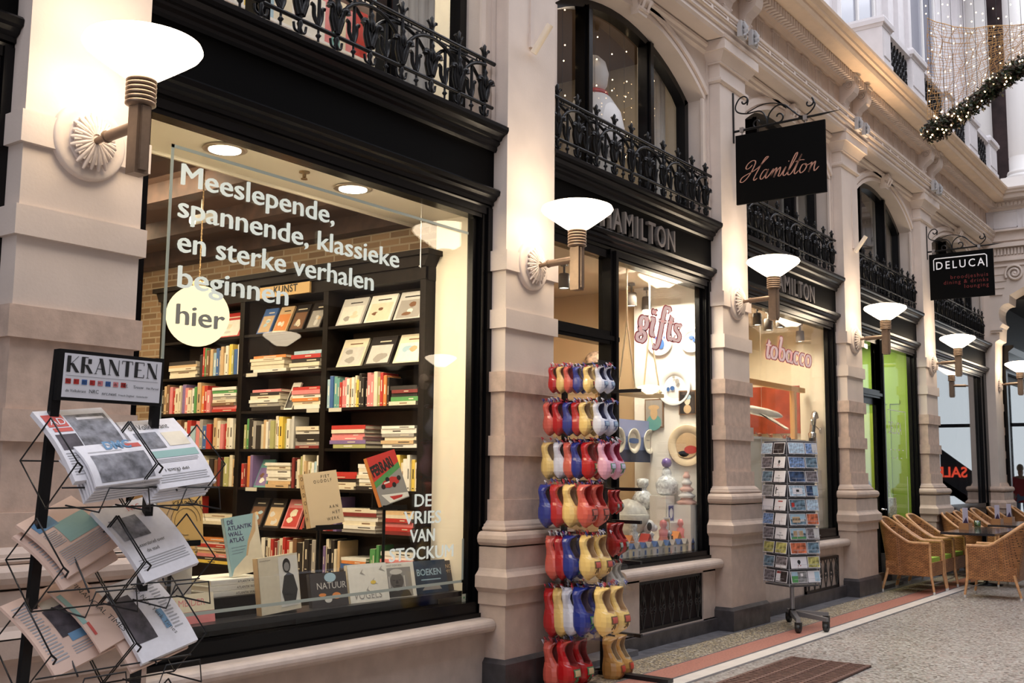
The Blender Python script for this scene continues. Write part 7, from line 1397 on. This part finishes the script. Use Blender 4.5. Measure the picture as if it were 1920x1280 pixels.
tag(g.build('books', [M_(c) for c in names], loc=(4.9, 5.55, 4.03)), 'rows of tall pale and coloured books in the upstairs bookcase behind the nearest railing', 'books', kind='stuff')
r = E('snow_figure', (8.16, 5.08, 4.06), 'white rounded snow figure behind the arched window above the gift shop', 'figure'); g = G(); g.lathe([(.20, .30), (.28, .42), (.30, .58), (.26, .76), (.17, .90), (.09, .97)], n=28); g.build('body', WHT, r); g = G(); g.lathe([(.08, .95), (.135, 1.03), (.15, 1.14), (.12, 1.25), (.06, 1.31), (0, 1.325)], n=24); g.build('head', WHT, r); g = G(); g.lathe([(.20, 0), (.20, .30)], n=24); g.build('stand', mat('cream_lacquer_block', ()), r); g = G(); g.lathe([(.12, .90), (.15, .92), (.14, .96), (.10, .98)], n=20); g.build('red_scarf', M_('red'), r)
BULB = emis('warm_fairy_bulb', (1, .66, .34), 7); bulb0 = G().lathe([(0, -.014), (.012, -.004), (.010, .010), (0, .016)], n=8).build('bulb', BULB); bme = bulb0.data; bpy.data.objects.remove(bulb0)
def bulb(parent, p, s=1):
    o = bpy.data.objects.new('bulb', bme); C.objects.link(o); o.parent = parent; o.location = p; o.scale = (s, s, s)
rnd = random.Random(3)
for k in range(9):  # garland reflections in the pane, built as strings of glowing bulbs
    x = 6.95+k*.27; r = E('strung_or_mirrored_lights', (x, 4.98, 5.62), 'mirrored garland lights as a hanging string in the arched window, %s from the left pilaster' % ORD[k], 'lights', 'mirrored garland lights in the window above the gift shop')
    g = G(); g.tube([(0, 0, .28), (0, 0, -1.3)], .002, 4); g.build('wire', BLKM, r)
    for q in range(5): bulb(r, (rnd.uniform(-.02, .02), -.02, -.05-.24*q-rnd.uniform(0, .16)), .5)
# ================================================================ GARLAND AND GOLD NET
GX = 12.4
def gp(px, py): return at(px, py, x=GX)
crv = curve([gp(1736, 246), gp(1775, 228), gp(1830, 188), gp(1880, 145), gp(1925, 118), gp(1985, 100)], 8)
r = E('lit_garland', crv[0], 'dark leafy garland with warm bulbs hanging across the arcade at the top right', 'garland'); g = G(); rnd = random.Random(9); o0 = crv[0]
for i in range(4200):
    f = rnd.random()*(len(crv)-1); k = int(f); c = crv[k].lerp(crv[k+1], f-k)-o0; a = rnd.uniform(0, 6.28); rr = rnd.uniform(0, .14); c = c+Vector((math.cos(a)*rr, 0, math.sin(a)*rr*.8-.03)); c.x += rnd.uniform(-.07, .07)
    d = Vector((rnd.uniform(-1, 1), rnd.uniform(-1, 1), rnd.uniform(-1, 1))).normalized()*.052; e = d.orthogonal().normalized()*.019; g.add([c, c+d*.5+e, c+d, c+d*.5-e], [(0, 1, 2, 3)], i % 2)
g.build('foliage', [mat('dark_fir_green', (.012, .028, .012), .6), mat('dark_fir_brown', (.035, .02, .012), .7)], r)
g = G(); g.tube([p_-o0+Vector((0, .02, .07)) for p_ in crv], .012, 6); g.build('cable', BLKM, r)
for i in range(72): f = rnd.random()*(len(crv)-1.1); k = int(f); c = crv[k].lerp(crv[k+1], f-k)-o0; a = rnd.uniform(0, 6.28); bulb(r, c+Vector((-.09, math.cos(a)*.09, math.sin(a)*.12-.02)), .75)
tl, tr = gp(1738, 34), gp(1990, 34); r = E('gold_net', tl, 'curved gold wire net panel above the lit garland', 'net'); g = G()
NM, NK = 44, 34
def npnt(u, v):
    top = tl.lerp(tr, u); top = top+Vector((0, 0, -.05*math.sin(math.pi*min(1, u*2.2)))); f = .02+u*.93; bi = f*(len(crv)-1); k = min(int(bi), len(crv)-2); bot = crv[k].lerp(crv[k+1], bi-k)+Vector((0, 0, .09)); p_ = top.lerp(bot, v); return p_-tl+Vector((.25*math.sin(math.pi*u)*(1-v*.3), 0, 0))
for i in range(NM+1): g.tube([npnt(min(1, max(0, i/NM+rnd.uniform(-.014, .014)+.012*math.sin(j*1.7+i))), j/12) for j in range(13)], .0034, 3, caps=False)
for j in range(NK+1): g.tube([npnt(i/16, min(1, max(0, j/NK+rnd.uniform(-.016, .016)))) for i in range(17)], .0034 if j else .007, 3, caps=False)
g.build('wire_mesh', mat('gold_wire', (.46, .27, .10), .4, .4), r)
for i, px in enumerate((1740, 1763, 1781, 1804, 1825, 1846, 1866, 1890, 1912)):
    a = gp(px, -8); bI = min(range(len(crv)), key=lambda q: abs(crv[q].y-a.y)); b_ = crv[bI]; r = E('strung_or_mirrored_lights', a, 'vertical fairy light string running through the gold net, %s from its left edge' % ORD[i], 'lights', 'light strings through the gold net')
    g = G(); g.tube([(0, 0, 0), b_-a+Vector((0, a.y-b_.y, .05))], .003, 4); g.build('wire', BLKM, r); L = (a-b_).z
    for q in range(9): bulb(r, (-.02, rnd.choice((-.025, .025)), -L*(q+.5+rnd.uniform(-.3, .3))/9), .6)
bpy.context.view_layer.update()
